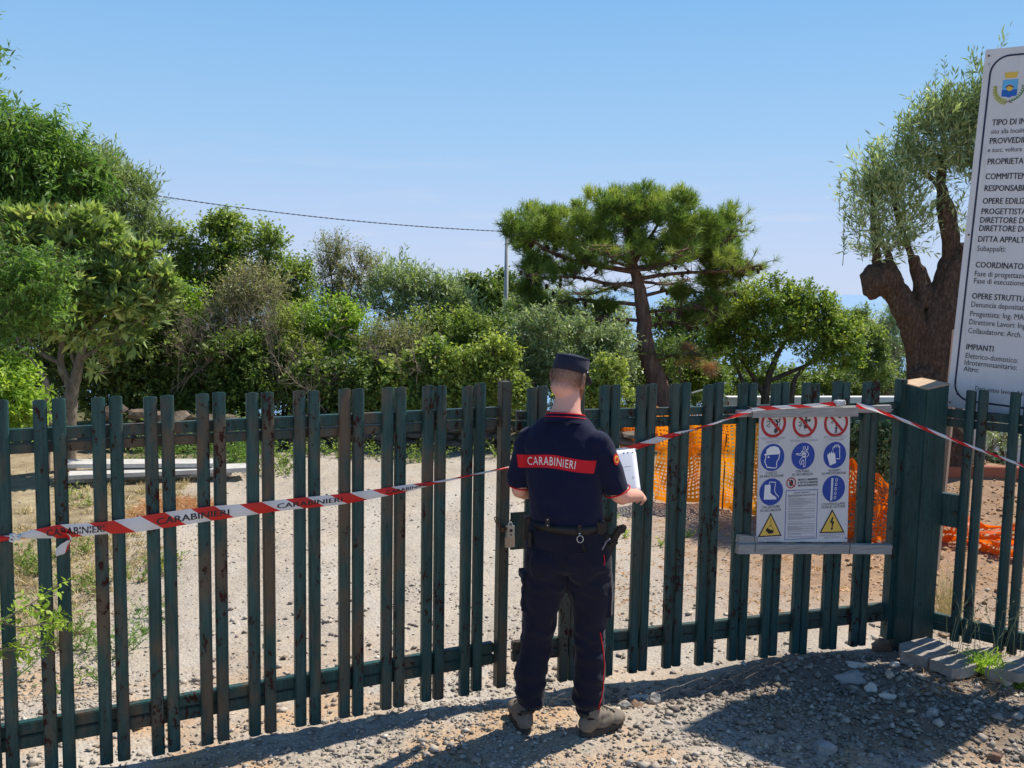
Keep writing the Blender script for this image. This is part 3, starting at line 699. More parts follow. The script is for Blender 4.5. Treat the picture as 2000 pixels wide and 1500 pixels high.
# prohibition signs (top cut off by the batten)
for cx, cy in ((475, 285), (737, 285), (998, 282)):
    s, z = bl(cx, cy); zt_ = bl(cx, 212)[1]
    PR.put('ban_ring', ring(s, z, .066, .083, 48, zt_+.02), M['sg_red'], .0015)
    a = math.radians(-45); PR.put('ban_bar', seg((s-.068*.74, z+.068*.74), (s+.068*.74, z-.068*.74), .016), M['sg_red'], .0026)
    k = {475: 0, 737: 1, 998: 2}[cx]; fig = []
    def q(x, y): return (s+x/1000, z+y/1000)
    if k == 0: fig += [disc(*q(18, 12), .008, 12), path([q(22, -2), q(24, -25), q(20, -55)], .014), path([q(22, -25), q(8, -40), q(12, -58)], .008), path([q(22, 0), q(38, 12), q(36, 25)], .006), path([q(40, -60), q(42, 40)], .002), path([q(-35, 20), q(45, 20)], .002), path([q(-48, 8), q(-30, 14), q(-25, -4), q(-45, -12), q(-30, -24), q(-20, -14)], .003)]
    if k == 1: fig += [disc(*q(6, 34), .008, 12), path([q(6, 24), q(8, 0), q(4, -30)], .016), path([q(8, -6), q(14, -30)], .009), path([q(8, 22), q(30, 14)], .006), ([q(22, 22), q(38, 24), q(36, 8), q(22, 8)], [(3, 2, 1, 0)]), path([q(-40, -40), q(-14, 12), q(2, -40)], .002), path([q(-48, -12), q(30, -20)], .002), path([q(-45, 4), q(-30, 8), q(-25, -8), q(-42, -14)], .003)]
    if k == 2: fig += [disc(*q(2, -16), .006, 12), path([q(2, -24), q(2, -44)], .009), path([q(2, -42), q(-6, -62)], .005), path([q(2, -42), q(10, -62)], .005), path([q(-8, -32), q(2, -26), q(14, -34)], .004), ([q(12, 38), q(26, 46), q(38, 38), q(30, 28), q(16, 28)], [(4, 3, 2, 1, 0)]), path([q(-40, 22), q(-22, 30), q(-12, 12), q(-36, 4), q(-20, -6)], .003)]
    PR.put('pictogram', fig, M['ink'], .002)['kind'] = 'stuff'
for txt, px, py, w in (('NON SALIRE O SCENDERE', 470, 411, 192), ('DAI PONTEGGI', 470, 439, 105), ('NON GETTARE', 730, 403, 120), ('MATERIALI DAI PONTEGGI', 728, 430, 220), ('NON PASSARE SOTTO', 990, 397, 190), ('CARICHI SOSPESI', 991, 421, 150)): bt(txt, px, py, 17, w=w)
for cx, cy in ((465, 572), (722, 560), (987, 552), (455, 860), (978, 833)):
    s, z = bl(cx, cy); PR.put('blue_disc', disc(s, z, .0785, 48), M['sg_blue'], .0015)
    def q(x, y): return (s+(x-cx)*.000816, z-(y-cy)*.0007)
    W = []; Bk = []
    if (cx, cy) == (465, 572):
        W = [([q(x, y) for x, y in ((396, 545), (412, 536), (414, 505), (440, 484), (478, 478), (510, 492), (524, 520), (524, 548), (460, 548), (402, 553))], [tuple(range(10))]), disc(*q(432, 567), .006, 14),
             path([q(x, y) for x, y in ((412, 553), (408, 588), (400, 604), (410, 610), (410, 626), (420, 634), (422, 652), (450, 652))], .005), path([q(x, y) for x, y in ((440, 655), (490, 660), (502, 655), (500, 612), (518, 580), (520, 552))], .005)]
    if (cx, cy) == (722, 560):
        W = [ring(*q(727, 492), .006, .0095, 16), path([q(x, y) for x, y in ((742, 508), (758, 504), (756, 478))], .005), path([q(x, y) for x, y in ((712, 512), (698, 540), (664, 536), (664, 546), (706, 552), (712, 540))], .0035), path([q(x, y) for x, y in ((744, 512), (758, 530), (768, 552), (752, 570))], .0035),
             path([q(712, 512), q(716, 570), q(698, 590), q(692, 608), q(706, 634)], .0035), path([q(744, 512), q(742, 566), q(740, 650), q(726, 650), q(726, 590)], .0035), path([q(726, 590), q(708, 606), q(714, 630)], .0035),
             ([q(714, 535), q(740, 535), q(740, 545), q(714, 545)], [(0, 1, 2, 3)]), ([q(714, 560), q(740, 560), q(738, 572), q(716, 572)], [(0, 1, 2, 3)]), path([q(716, 512), q(738, 560)], .003), path([q(738, 512), q(716, 560)], .003)]
    if (cx, cy) == (987, 552):
        W = [([q(x, y) for x, y in ((922, 556), (926, 536), (936, 546), (938, 524), (948, 540), (954, 516), (962, 538), (972, 520), (978, 545), (986, 530), (990, 560), (1000, 618), (948, 638))], [tuple(range(13))]),
             path([q(x, y) for x, y in ((966, 512), (968, 482), (978, 476), (982, 490), (986, 466), (996, 466), (998, 486), (1006, 464), (1014, 470), (1016, 490), (1024, 476), (1026, 530), (1030, 586), (1000, 582))], .004)]
    if (cx, cy) == (455, 860):
        W = [([q(x, y) for x, y in ((399, 800), (446, 798), (448, 866), (462, 884), (488, 900), (500, 918), (498, 925), (430, 922), (396, 920))], [tuple(range(9))]), path([q(x, y) for x, y in ((434, 798), (438, 776), (486, 782), (480, 850), (494, 880), (514, 900), (512, 910))], .004)]
    if (cx, cy) == (978, 833):
        W = [([q(952+((k % 2)*3), 742+k*10), q(970-((k % 2)*3), 742+k*10), q(970, 750+k*10), q(952, 750+k*10)], [(0, 1, 2, 3)]) for k in range(19)]
        for k in range(5):
            x0, y0 = 997-k*1.5, 758+k*38; W.append(path([q(x0+8*math.cos(a), y0+13*math.sin(a)) for a in np.linspace(0, 2*math.pi, 12)], .003))
    PR.put('pictogram', W, M['sg_white'], .0022)
for a in (('CASCO', 458, 700, 21, 88), ('DI PROTEZIONE', 458, 727, 21, 190), ('CINTURA', 716, 686, 21, 110), ('DI SICUREZZA', 716, 712, 21, 172), ('GUANTI', 983, 678, 21, 98), ('DI PROTEZIONE', 980, 703, 21, 200), ('CALZATURE', 450, 985, 21, 148), ('DI SICUREZZA', 450, 1013, 21, 172),
          ('CONTROLLARE', 973, 959, 21, 200), ('FUNI E CATENE', 975, 984, 21, 200), ('ATTENZIONE AI', 440, 1250, 17, 165), ('CARICHI SOSPESI', 438, 1271, 15, 160), ('TENSIONE ELETTRICA', 963, 1218, 17, 218), ('PERICOLOSA', 960, 1240, 17, 132)):
    bt(a[0], a[1], a[2], a[3], 'sg_grey' if a[3] < 18 else 'ink', w=a[4])
s, z = bl(622, 785); PR.put('ban_ring', ring(s, z, .026, .0325, 36), M['sg_red'], .0015); PR.put('ban_bar', seg((s-.02, z+.02), (s+.02, z-.02), .006), M['sg_red'], .0026)
PR.put('pictogram', [([(s+x/1000, z+y/1000) for x, y in ((-8, -18), (8, -18), (14, 2), (10, 14), (0, 20), (-8, 12), (-14, 0))], [tuple(range(7))])], M['ink'], .002)
for t_, y_, w_ in (("VIETATO L'INGRESSO", 755, 165), ('A TUTTE LE PERSONE', 779, 168), ('NON AUTORIZZATE', 803, 165)): bt(t_, 760, y_, 17, 'ink', .05, w=w_)
PR.put('table_frame', path(B([(580, 850), (843, 840), (832, 1246), (568, 1262)]), .0035, True), M['sg_blue'], .0015)
bt('NORME GENERALI', 710, 865, 12, 'ink', w=128); bt('PREVENZIONE INFORTUNI', 708, 888, 15, 'ink', w=225)
lines = []; yy = 906; rr = random.Random(4)
while yy < 1245:
    t = (yy-850)/400; xl = 600-10*t; xr = 826-10*t; w1 = xr if rr.random() > .3 else xl+(xr-xl)*rr.uniform(.4, .9)
    lines.append(seg(bl(xl, yy+2), bl(w1, yy-3), .0022)); yy += rr.choice((6, 6, 6, 9, 14))
PR.put('small_print', lines, M['sg_grey'], .0015)
bt('1', 650, 1275, 10, 'sg_blue'); bt('2051 R', 720, 1272, 12, 'sg_grey')
for (ax_, ay_), (bx_, by_), (cx_, cy_) in (((452, 1033), (342, 1240), (543, 1228)), ((966, 1004), (857, 1206), (1069, 1200))):
    A_, B_, C_ = bl(ax_, ay_), bl(bx_, by_), bl(cx_, cy_)
    PR.put('triangle_border', ([B_, C_, A_], [(0, 1, 2)]), M['ink'], .0012)
    g = np.mean([A_, B_, C_], axis=0); PR.put('triangle_field', ([tuple(g+(np.array(p)-g)*.84) for p in (B_, C_, A_)], [(0, 1, 2)]), M['sg_yellow'], .0018)
PR.put('pictogram', [([bl(x, y) for x, y in ((966, 1064), (976, 1074), (966, 1104), (980, 1108), (966, 1160), (972, 1164), (958, 1182), (950, 1160), (958, 1160), (960, 1122), (944, 1118))], [tuple(range(11))])], M['ink'], .0026)
PR.put('pictogram', [path([bl(450, 1085), bl(452, 1150)], .003), path([bl(418, 1165), bl(451, 1135), bl(476, 1182)], .002)] + [([bl(x+dx, y+dy) for dx, dy in ((-18, -6), (0, -16), (18, -4), (16, 12), (-2, 20), (-18, 10))], [tuple(range(6))]) for x, y in ((426, 1178), (456, 1190), (440, 1192))], M['ink'], .0026)
# battens
def batten(name, a, b, h, d, off, label, jit):
    """a,b = photo pixels of the two ends (middle height), h height, d depth"""
    A = on_plane(a[0], a[1], RP0, RAZ, off); Bq = on_plane(b[0], b[1], RP0, RAZ, off); L = np.linalg.norm(Bq-A); e = (Bq-A)/L
    me = MB().box((0, 0, 0), (L, d, h)).mesh(name)
    bm = bmesh.new(); bm.from_mesh(me)
    bmesh.ops.subdivide_edges(bm, edges=[ed for ed in bm.edges if abs(ed.verts[0].co.x-ed.verts[1].co.x) > L*.5], cuts=14)
    bmesh.ops.bevel(bm, geom=bm.edges[:], offset=.0012, segments=1, affect='EDGES')
    for v in bm.verts:
        q = noise.noise(Vector((v.co.x*3+jit, v.co.z*20, jit))); v.co.y += q*.003; v.co.z += noise.noise(Vector((v.co.x*2.2, jit, v.co.y*30)))*.003
    bm.to_mesh(me); bm.free()
    up = np.cross(e, nnr); up = -up if up[2] < 0 else up
    o = link(name, me, M['wood_grey']); c = (A+Bq)/2+nnr*(-d/2)
    o.matrix_world = Matrix(((e[0], nnr[0], up[0], c[0]), (e[1], nnr[1], up[1], c[1]), (e[2], nnr[2], up[2], c[2]), (0, 0, 0, 1)))
    return tag(o, label, 'wooden batten', 'weathered battens holding the notice board')
batten('wooden_batten', (1436, 807), (1737, 797), .042, .020, -.006, 'long grey batten lying behind the top batten of the notice board', 1.)
batten('wooden_batten', (1464, 806), (1671, 803), .055, .028, -.037, 'short grey batten clamping the top edge of the notice board', 2.)
batten('wooden_batten', (1436, 1070), (1735, 1070.5), .056, .034, -.037, 'long grey batten under the bottom edge of the notice board', 3.)
batten('wooden_batten', (1437, 1050), (1474, 1053), .046, .036, -.005, 'short offcut resting on the left end of the bottom batten', 4.)
for k, (px, y0, y1, o_) in enumerate(((1473, 1048, 1078, -.073), (1659, 1054, 1080, -.073), (1467, 796, 816, -.067))):
    a = on_plane(px, y0, RP0, RAZ, o_); b = on_plane(px+(2 if k != 1 else 0), y1, RP0, RAZ, o_); m_ = (a+b)/2+exr*.006
    q = MB().tube([a+nnr*.06, a, m_, b, b+nnr*.06], .0022, 6).mesh('wire_tie', True)
    tag(link('wire_tie', q, M['cable']), ('black wire tie near the left end of the bottom batten', 'black wire tie near the right end of the bottom batten', 'black wire tie round the left end of the top batten')[k], 'wire tie', 'wire ties on the battens')

# ------------------------------------------------------------------ big site sign on the right
S0 = np.array([2.6804, 5.85, 1.4183]); SU = np.array([.0328, -.0288, .999]); SR = np.array([.7511, -.6588, -.0437]); SU /= np.linalg.norm(SU); SR /= np.linalg.norm(SR)
SN = np.cross(SR, SU); SN = SN if SN[1] < 0 else -SN
SH, SW = 2.128, .92
sg = empty('site_sign', tuple(S0), 'tall white building-site sign with dark rounded border, crest and lists of names', 'sign')
mb = MB(); mb.box(S0+SR*SW/2+SU*SH/2-SN*.004, (SW, SH, .006), (SR, SU, SN)); mb.build('panel', M['sign_white'], sg)
PS = Print(S0, SR, SU, SN, sg)
rc = .10; x0, x1, y0, y1 = .040, SW-.045, .052, SH-.045; pp = []
for cx, cy, a0 in ((x1-rc, y1-rc, 0), (x0+rc, y1-rc, 90), (x0+rc, y0+rc, 180), (x1-rc, y0+rc, 270)):
    pp += [(cx+rc*math.cos(R(a0+t)), cy+rc*math.sin(R(a0+t))) for t in np.linspace(0, 90, 10)]
V = []; n = len(pp); cxm, cym = (x0+x1)/2, (y0+y1)/2
for k, p in enumerate(pp):
    d = np.array(pp[(k+1) % n])-np.array(pp[k-1]); d /= np.linalg.norm(d); q = np.array([-d[1], d[0]])*.0052; V += [tuple(np.array(p)+q), tuple(np.array(p)-q)]
PS.put('border_line', (V, [(2*k, 2*k+1, 2*((k+1) % n)+1, 2*((k+1) % n)) for k in range(n)]), M['ink_navy'], .001)
TX = [('TIPO DI INTERVENTO:', .0806, 1.688, 1), ('sito alla località', .0806, 1.640, 0), ('PROVVEDIMENTO', .078, 1.582, 1), ('e succ. voltura n.', .0747, 1.534, 0), ("PROPRIETA':", .079, 1.463, 1), ('COMMITTENTE:', .0775, 1.377, 1), ('RESPONSABILE', .0785, 1.308, 1), ('OPERE EDILIZIE', .0775, 1.234, 1),
      ('PROGETTISTA', .0765, 1.173, 1), ('DIRETTORE DEI LAVORI', .0745, 1.122, 1), ('DIRETTORE DI CANTIERE', .0745, 1.074, 1), ('DITTA APPALTATRICE', .0755, 1.010, 1), ('Subappalti:', .077, .956, 0), ('COORDINATORI', .0785, .858, 1), ('Fase di progettazione:', .0785, .806, 0), ('Fase di esecuzione:', .0785, .763, 0),
      ('OPERE STRUTTURALI', .0785, .671, 1), ('Denuncia depositata', .0785, .622, 0), ('Direttore Lavori: Ing.', .0785, .516, 0), ('Collaudatore: Arch.', .0785, .463, 0), ('IMPIANTI', .0775, .364, 1), ('Elettrico-domotico:', .0795, .311, 0), ('Idrotermosanitario:', .0785, .270, 0), ('Altro:', .079, .231, 0), ('Data inizio lavori: 04/0', .155, .122, 0)]
for t_, x_, y_, b_ in TX:
    sz = .0495 if b_ else (.046 if t_ not in ('sito alla località', 'e succ. voltura n.', 'Data inizio lavori: 04/0') else .039)
    PS.text(t_, x_, y_, sz, M['ink'] if b_ or y_ < 1.2 else M['ink'], 0.020 if b_ else .0, .78 if b_ else .81, name='text_line')
PS.text('Progettista: Ing. MA', .0785, .566, .046, M['ink'], .0, .81, name='text_line')
PS.text('1', .0225, 2.035, .022, M['ink'], .01, 1., name='text_line')
# municipal crest
cx, cyb, cyt = .1565, 1.842, 1.945
PS.put('crest', ([(cx-.041, 1.888), (cx+.041, 1.888), (cx+.041, cyt), (cx-.041, cyt)], [(0, 1, 2, 3)]), M['crest_sky'], .001, 'light blue field of the crest')
PS.put('crest', ([(cx-.041, cyb+.01), (cx-.015, cyb+.006), (cx, cyb), (cx+.015, cyb+.006), (cx+.041, cyb+.01), (cx+.041, 1.888), (cx-.041, 1.888)], [tuple(range(7))]), M['crest_sea'], .001, 'dark blue base of the crest')
PS.put('crest', [ring(cx, 1.898, 0.001, .018, 20)], M['crest_gold'], .0015, 'yellow shape in the middle of the crest')
PS.put('crest', path([(cx-.022, 1.902), (cx-.006, 1.912), (cx+.012, 1.906), (cx+.02, 1.898)], .007), M['crest_brown'], .002, 'dark arc in the middle of the crest')
PS.put('crown', ([(cx-.030, 1.955), (cx+.030, 1.955), (cx+.034, 1.976), (cx+.038, 1.983), (cx+.028, 1.988), (cx+.02, 1.982), (cx+.01, 1.99), (cx, 1.983), (cx-.01, 1.99), (cx-.02, 1.982), (cx-.028, 1.988), (cx-.038, 1.983), (cx-.034, 1.976)], [tuple(range(13))]), M['crest_gold'], .001)
la = []; lb = []
for k in range(9):
    t = k/8; a = R(175+t*85); r_ = .074
    p = (cx+r_*math.cos(a)*.98, 1.893+r_*math.sin(a)); d = (math.cos(a)*.012+math.cos(a+1.57)*-.012, math.sin(a)*.012+math.sin(a+1.57)*-.012)
    la.append(seg(p, (p[0]-d[1]*.3+d[0]*1.2, p[1]+d[0]*.3+d[1]*1.2), .011)); la.append(seg(p, (p[0]-.004, p[1]+.014), .010))
    a2 = R(5-t*85); p2 = (cx+r_*math.cos(a2)*.98, 1.893+r_*math.sin(a2)); lb.append(seg(p2, (p2[0]+.010, p2[1]+.012), .006)); lb.append(seg(p2, (p2[0]-.010, p2[1]+.010), .006))
PS.put('laurel_branch', la, M['crest_olive'], .001); PS.put('laurel_branch', lb, M['crest_green'], .001)
PS.put('ribbon_knot', path([(cx-.02, 1.812), (cx, 1.822), (cx+.02, 1.812)], .004), M['crest_brown'], .0015)
for x_, y_ in ((.022, .03), (.022, 1.05), (.022, 2.09), (.895, .03), (.895, 2.09)): mbs = MB(); mbs.tube([S0+SR*x_+SU*y_+SN*.0, S0+SR*x_+SU*y_+SN*.004], .006, 8); wlink('screw', mbs.mesh('screw'), M['rust'], sg)
for px, py in ((.058, .085), (.13, .245)): PS.put('rust_stain', ring(px, py, .0002, .005, 10), M['crest_brown'], .0008)
# the tan wooden post that carries it
M['tan_wood'] = noise_mat('tan_wooden_post', (.30, .20, .15), (.46, .34, .27), 20, .8, .3, .003, (1, 1, .1))
q0 = at(1852, 800, 5.93); q1 = at(1832, 1113, 5.93)
MB().box(((q0+q1)/2+np.array([0, 0, .25])), (.045, .045, (q0-q1)[2]+.5), ((np.cos(FAZ), np.sin(FAZ), 0), (-np.sin(FAZ), np.cos(FAZ), 0), (0.03, 0, 1))).build('support_post', M['tan_wood'], sg)
for k in (1, 2):
    c = S0+SR*(.40*k-.02)-SN*.04; MB().box((c[0], c[1], 1.7), (.04, .04, 3.6)).build('support_post', M['tan_wood'], sg)
for v in ((.55, 1.3), (.55, .55)):
    c = S0+SR*.46+SU*v[1]-SN*.012; MB().box(c, (.8, .05, .01), (SR, SU, SN)).build('cross_rail', M['steel'], sg)

def unit(a): return a/(np.linalg.norm(a, axis=-1, keepdims=True)+1e-9)
def sticks(A, B_, ra, rb):
    """three-sided twigs from A to B"""
    d = unit(B_-A); r = np.where(np.abs(d[:, 2:3]) > .9, np.array([[1., 0, 0]]), np.array([[0, 0, 1.]])); a = unit(np.cross(d, r)); b = np.cross(d, a)
    V = []
    for P, rad in ((A, ra), (B_, rb)):
        for k in range(3):
            q = 2*math.pi*k/3; V.append(P+(a*math.cos(q)+b*math.sin(q))*np.reshape(rad, (-1, 1)))
    V = np.stack(V, 1).reshape(-1, 3); n = len(A); f = np.array([(0, 1, 4, 3), (1, 2, 5, 4), (2, 0, 3, 5)])
    return V, (f[None]+(np.arange(n)*6)[:, None, None]).reshape(-1, 4)
# ------------------------------------------------------------------ the officer
def loft(mb, secs, n=28, caps=True, p=2.0):
    """secs: (centre, half-width vector, half-depth vector)"""
    V = []
    for c, a, b in secs:
        c, a, b = np.array(c, float), np.array(a, float), np.array(b, float)
        for k in range(n):
            t = 2*math.pi*k/n; ct, st = math.cos(t), math.sin(t); e = 2/p
            V.append(c + a*math.copysign(abs(ct)**e, ct) + b*math.copysign(abs(st)**e, st))
    Fc = []
    for i in range(len(secs)-1):
        for k in range(n):
            k2 = (k+1) % n; Fc.append((i*n+k, i*n+k2, (i+1)*n+k2, (i+1)*n+k))
    if caps: Fc += [tuple(range(n-1, -1, -1)), tuple((len(secs)-1)*n+k for k in range(n))]
    return mb.add(V, Fc)
def remesh(mb, voxel, smooth=3, name='m', fold=None):
    me = mb.mesh('tmp'); o = bpy.data.objects.new('tmp', me); COL.objects.link(o)
    bm = bmesh.new(); bm.from_mesh(me); bmesh.ops.recalc_face_normals(bm, faces=bm.faces); bm.to_mesh(me); bm.free()
    r = o.modifiers.new('r', 'REMESH'); r.mode = 'VOXEL'; r.voxel_size = voxel; r.use_smooth_shade = True
    if smooth: q = o.modifiers.new('s', 'SMOOTH'); q.factor = .5; q.iterations = smooth
    out = bpy.data.meshes.new_from_object(o.evaluated_get(bpy.context.evaluated_depsgraph_get()))
    bpy.data.objects.remove(o); bpy.data.meshes.remove(me); out.name = name
    if fold:
        nv = len(out.vertices); co = np.empty(nv*3, np.float32); out.vertices.foreach_get('co', co); co = co.reshape(-1, 3)
        no = np.array([v.normal[:] for v in out.vertices]); d = np.array([fold(c) for c in co]); co = co + no*d[:, None]
        out.vertices.foreach_set('co', co.astype(np.float32).ravel()); out.update()
    for p_ in out.polygons: p_.use_smooth = True
    return out
def nz(x, y, z): return noise.noise(Vector((x, y, z)))
pe = empty('person', (.262, 4.31, 0), 'officer seen from behind in navy uniform and peaked cap, holding a paper at the gate', 'person')
PX = lambda px, py, Y=4.3: at(px, py, Y)
aB = .27; LX = np.array([math.cos(aB), -math.sin(aB), 0]); FX = np.array([math.sin(aB), math.cos(aB), 0])
def skin_mat():
    m = mat('skin', (.52, .27, .19), .5, 0, .35); n = NT(m)
    a = n.n('ShaderNodeAttribute', attribute_name='hair').outputs['Fac']
    f = n.noise(n.pos(), 35, 4); g = n.noise(n.pos(), 700, 2, .8)
    c = n.mix(n.math('MULTIPLY', f, .5), (.74, .40, .30), (.66, .30, .22))
    hc = n.mix(g, (.24, .155, .11), (.11, .07, .05))
    n.color(n.mix(n.math('MULTIPLY', a, n.math('ADD', n.math('MULTIPLY', g, .5), .52)), c, hc)); n.b.inputs['Subsurface Weight'].default_value = .06; n.b.inputs['Subsurface Radius'].default_value = (.01, .004, .002)
    n.bump(n.noise(n.pos(), 260, 3), .15, .0008); return m
M['skin'] = skin_mat()
def cloth(name, a, b, sc=420):
    m = mat(name, a, .85, 0, .15); n = NT(m); f = n.noise(n.pos(), 12, 4); g = n.noise(n.pos(), sc, 2, .8)
    n.color(n.mix(f, a, b)); n.b.inputs['Sheen Weight'].default_value = .10; n.b.inputs['Sheen Roughness'].default_value = .5
    n.bump(n.math('ADD', n.math('MULTIPLY', f, 3.), n.math('MULTIPLY', g, .25)), .25, .003); return m
M['shirt'] = cloth('navy_polo_cloth', (.0050, .0075, .028), (.0075, .0105, .036))
M['trousers'] = cloth('navy_trouser_cloth', (.0070, .0085, .019), (.0115, .0130, .027))
M['cap'] = cloth('navy_cap_cloth', (.016, .020, .040), (.022, .026, .050))
M['red_cloth'] = mat('red_cloth', (.55, .012, .022), .7, 0, .2)
M['print_white'] = mat('white_print', (.78, .76, .76), .6)
M['leather'] = mat('black_leather', (.006, .006, .008), .42, 0, .35)
M['boot'] = noise_mat('worn_brown_boot', (.13, .105, .080), (.23, .19, .145), 22, .7, .4, .002)
M['sole'] = mat('dark_rubber_sole', (.045, .038, .032), .8)
M['beard'] = noise_mat('reddish_beard', (.16, .065, .030), (.36, .17, .085), 300, .9, .8, .003)
M['hair'] = noise_mat('cropped_hair', (.13, .085, .06), (.24, .16, .115), 500, .9, .5, .001)

# head frame
HC = np.array([.264, 4.375, 1.694]); yaw, pit = .56, R(13)
Rz = Matrix.Rotation(-yaw, 3, 'Z') @ Matrix.Rotation(-pit, 3, 'X') @ Matrix.Rotation(R(5), 3, 'Y')
hx, hy, hz = (np.array(Rz @ Vector(v)) for v in ((1, 0, 0), (0, 1, 0), (0, 0, 1)))
def hp(x, y, z): return HC+hx*x+hy*y+hz*z
HA = (hx, hy, hz)
b = MB()
b.ell(hp(0, -.006, .012), (.0735, .093, .094), 20, 14, HA)                      # skull
b.ell(hp(0, .022, -.045), (.058, .068, .070), 16, 12, HA)                       # face
b.ell(hp(0, .042, -.088), (.040, .042, .034), 14, 10, HA)                       # chin
b.tube([hp(0, .085, .012), hp(0, .104, -.026), hp(0, .098, -.036)], [.008, .013, .010], 10)   # nose
b.tube([hp(-.035, .078, .022), hp(0, .086, .022), hp(.035, .078, .022)], .010, 8)             # brow
b.tube([hp(-.018, .084, -.062), hp(0, .092, -.062), hp(.018, .084, -.062)], .008, 8)          # lips
b.ell(hp(0, -.040, -.045), (.060, .050, .060), 16, 12, HA)
for s in (-1, 1):                                                               # ears
    for k, (y_, z_, r_) in enumerate(((-.002, .018, .0075), (-.014, .022, .0075), (-.024, .012, .008), (-.024, -.008, .008), (-.016, -.026, .0075), (-.004, -.036, .0075))):
        b.ell(hp(s*(.075+.010*math.sin(k*.6)), y_, z_), (.0075, .0085, .0105), 8, 6, HA)
    b.tube([hp(s*.076, -.002, .018), hp(s*.083, -.014, .022), hp(s*.087, -.024, .012), hp(s*.086, -.025, -.008), hp(s*.080, -.016, -.026), hp(s*.075, -.004, -.036)], .0062, 8)
    b.ell(hp(s*.076, -.010, -.004), (.006, .014, .022), 8, 6, HA)
# neck and trunk
NB = np.array([.245, 4.315, 1.50])
loft(b, [(NB-[0, 0, .08], LX*.10, FX*.070), (NB+[0, .004, -.01], LX*.092, FX*.066), (NB+[.001, .006, .02], LX*.080, FX*.066), (NB+[.003, .012, .05], LX*.068, FX*.063), (np.array([.256, 4.345, 1.59]), LX*.060, FX*.061), (np.array([.260, 4.360, 1.63]), LX*.058, FX*.061), (np.array([.262, 4.368, 1.67]), LX*.056, FX*.06)], 24)
TS = [(.98, .263, .150, .105), (1.10, .258, .155, .105), (1.22, .25, .165, .11), (1.34, .24, .175, .112), (1.42, .237, .160, .092), (1.46, .240, .11, .075), (1.49, .244, .08, .06)]
loft(b, [((cx_, 4.32, z_), LX*w_, FX*d_) for z_, cx_, w_, d_ in TS])
# arms (under the sleeves) down to the fists
SL, EL, WL = np.array([.082, 4.362, 1.405]), np.array([.045, 4.385, 1.165]), np.array([.175, 4.565, 1.135])
SR_, ER, WR = np.array([.400, 4.262, 1.405]), np.array([.496, 4.292, 1.172]), np.array([.603, 4.440, 1.132])
for S_, E_, W_ in ((SL, EL, WL), (SR_, ER, WR)):
    m1 = (S_+E_)/2; m2 = E_*.6+W_*.4
    b.tube([S_, m1, E_], [.048, .044, .038], 14); b.tube([E_-(W_-E_)*.05, E_*.8+W_*.2+[0, 0, -.006], m2+[0, 0, -.004], W_], [.039, .0445, .038, .028], 14); b.ell(E_, (.038, .038, .040))
def hand(W_, d, side, up):
    """W_ wrist, d pointing direction, side = thumb side, up = back of the hand"""
    d, side = np.array(d, float), np.array(side, float); d /= np.linalg.norm(d); side -= d*(side@d); side /= np.linalg.norm(side); upv = np.cross(side, d) if up > 0 else np.cross(d, side)
    b.ell(W_+d*.045, (.043, .046, .019), 12, 8, (side, d, upv)); b.tube([W_-d*.02, W_+d*.02], [.027, .029], 12)
    for k, L in enumerate((.040, .045, .042, .034)):
        o_ = W_+d*(.078-.003*abs(k-1.2))+side*(.030-.020*k); r_ = .0095-.0006*k
        p1 = o_+d*L*.55+upv*-.008; p2 = p1+d*L*.15-upv*L*.75; p3 = p2-d*L*.55-upv*L*.12
        b.tube([o_-d*.012, o_, p1, p2, p3], [r_*.9, r_, r_*.95, r_*.9, r_*.8], 8)
        b.ell(o_+upv*.003, (r_*1.02,)*3, 8, 6)
    q0_ = W_+d*.022+side*.030; b.tube([W_+d*.008+side*.012, q0_, q0_+d*.028+side*.012-upv*.012, q0_+d*.052-upv*.022-side*.002], [.014, .013, .011, .009], 8)
hand(WR, (.30, .80, -.12), (-.72, .25, .65), -1)
hand(WL, (.70, .60, .12), (.2, -.3, .85), -1)
# legs inside the trousers
def legc(l, r, y, Y=4.33): a, c = PX(l, y, Y), PX(r, y, Y); return (a+c)/2, (c[0]-a[0])/2
LL = [(1085, 1030, 1115, .112), (1118, 1024, 1112, .116), (1147, 1021, 1105, .110), (1168, 1020, 1098, .103), (1193, 1020, 1091, .095), (1235, 1018, 1081, .086), (1262, 1016, 1076, .082), (1290, 1009, 1071, .085), (1316, 1003, 1067, .088), (1345, 1006, 1066, .084), (1362, 1009, 1063, .076), (1380, 1018, 1057, .056)]
RL = [(1085, 1098, 1192, .112), (1118, 1100, 1196, .118), (1147, 1105, 1195, .112), (1168, 1111, 1191, .105), (1193, 1116, 1188, .098), (1235, 1122, 1181, .088), (1262, 1123, 1179, .084), (1290, 1122, 1181, .086), (1316, 1121, 1182, .088), (1345, 1118, 1180, .086), (1368, 1120, 1177, .082), (1385, 1125, 1171, .07), (1398, 1132, 1166, .054)]
for T in (LL, RL):
    P_ = []; rr_ = []
    for y, l, r, d in T[::2]: c, w_ = legc(l, r, y); P_.append(c); rr_.append(min(w_, d)*.62)
    P_[0] = P_[0]+[0, 0, .10]; P_.append(P_[-1]+[0, -.01, -.03]); rr_.append(.03); b.tube(P_, rr_, 12)
body = remesh(b, .0042, 5, 'body')
nv = len(body.vertices); co = np.empty(nv*3, np.float32); body.vertices.foreach_get('co', co); co = co.reshape(-1, 3)
dl = co-HC; lz = dl@hz; ly = dl@hy
sm = lambda x: np.clip(x, 0, 1)**2*(3-2*np.clip(x, 0, 1))
hairf = sm((lz+.075)/.07)*sm((.05-ly)/.03)*(lz > -.08)*(np.linalg.norm(dl, axis=1) < .14)
a_ = body.attributes.new('hair', 'FLOAT', 'POINT'); a_.data.foreach_set('value', hairf.astype(np.float32))
wlink('body', body, M['skin'], pe)
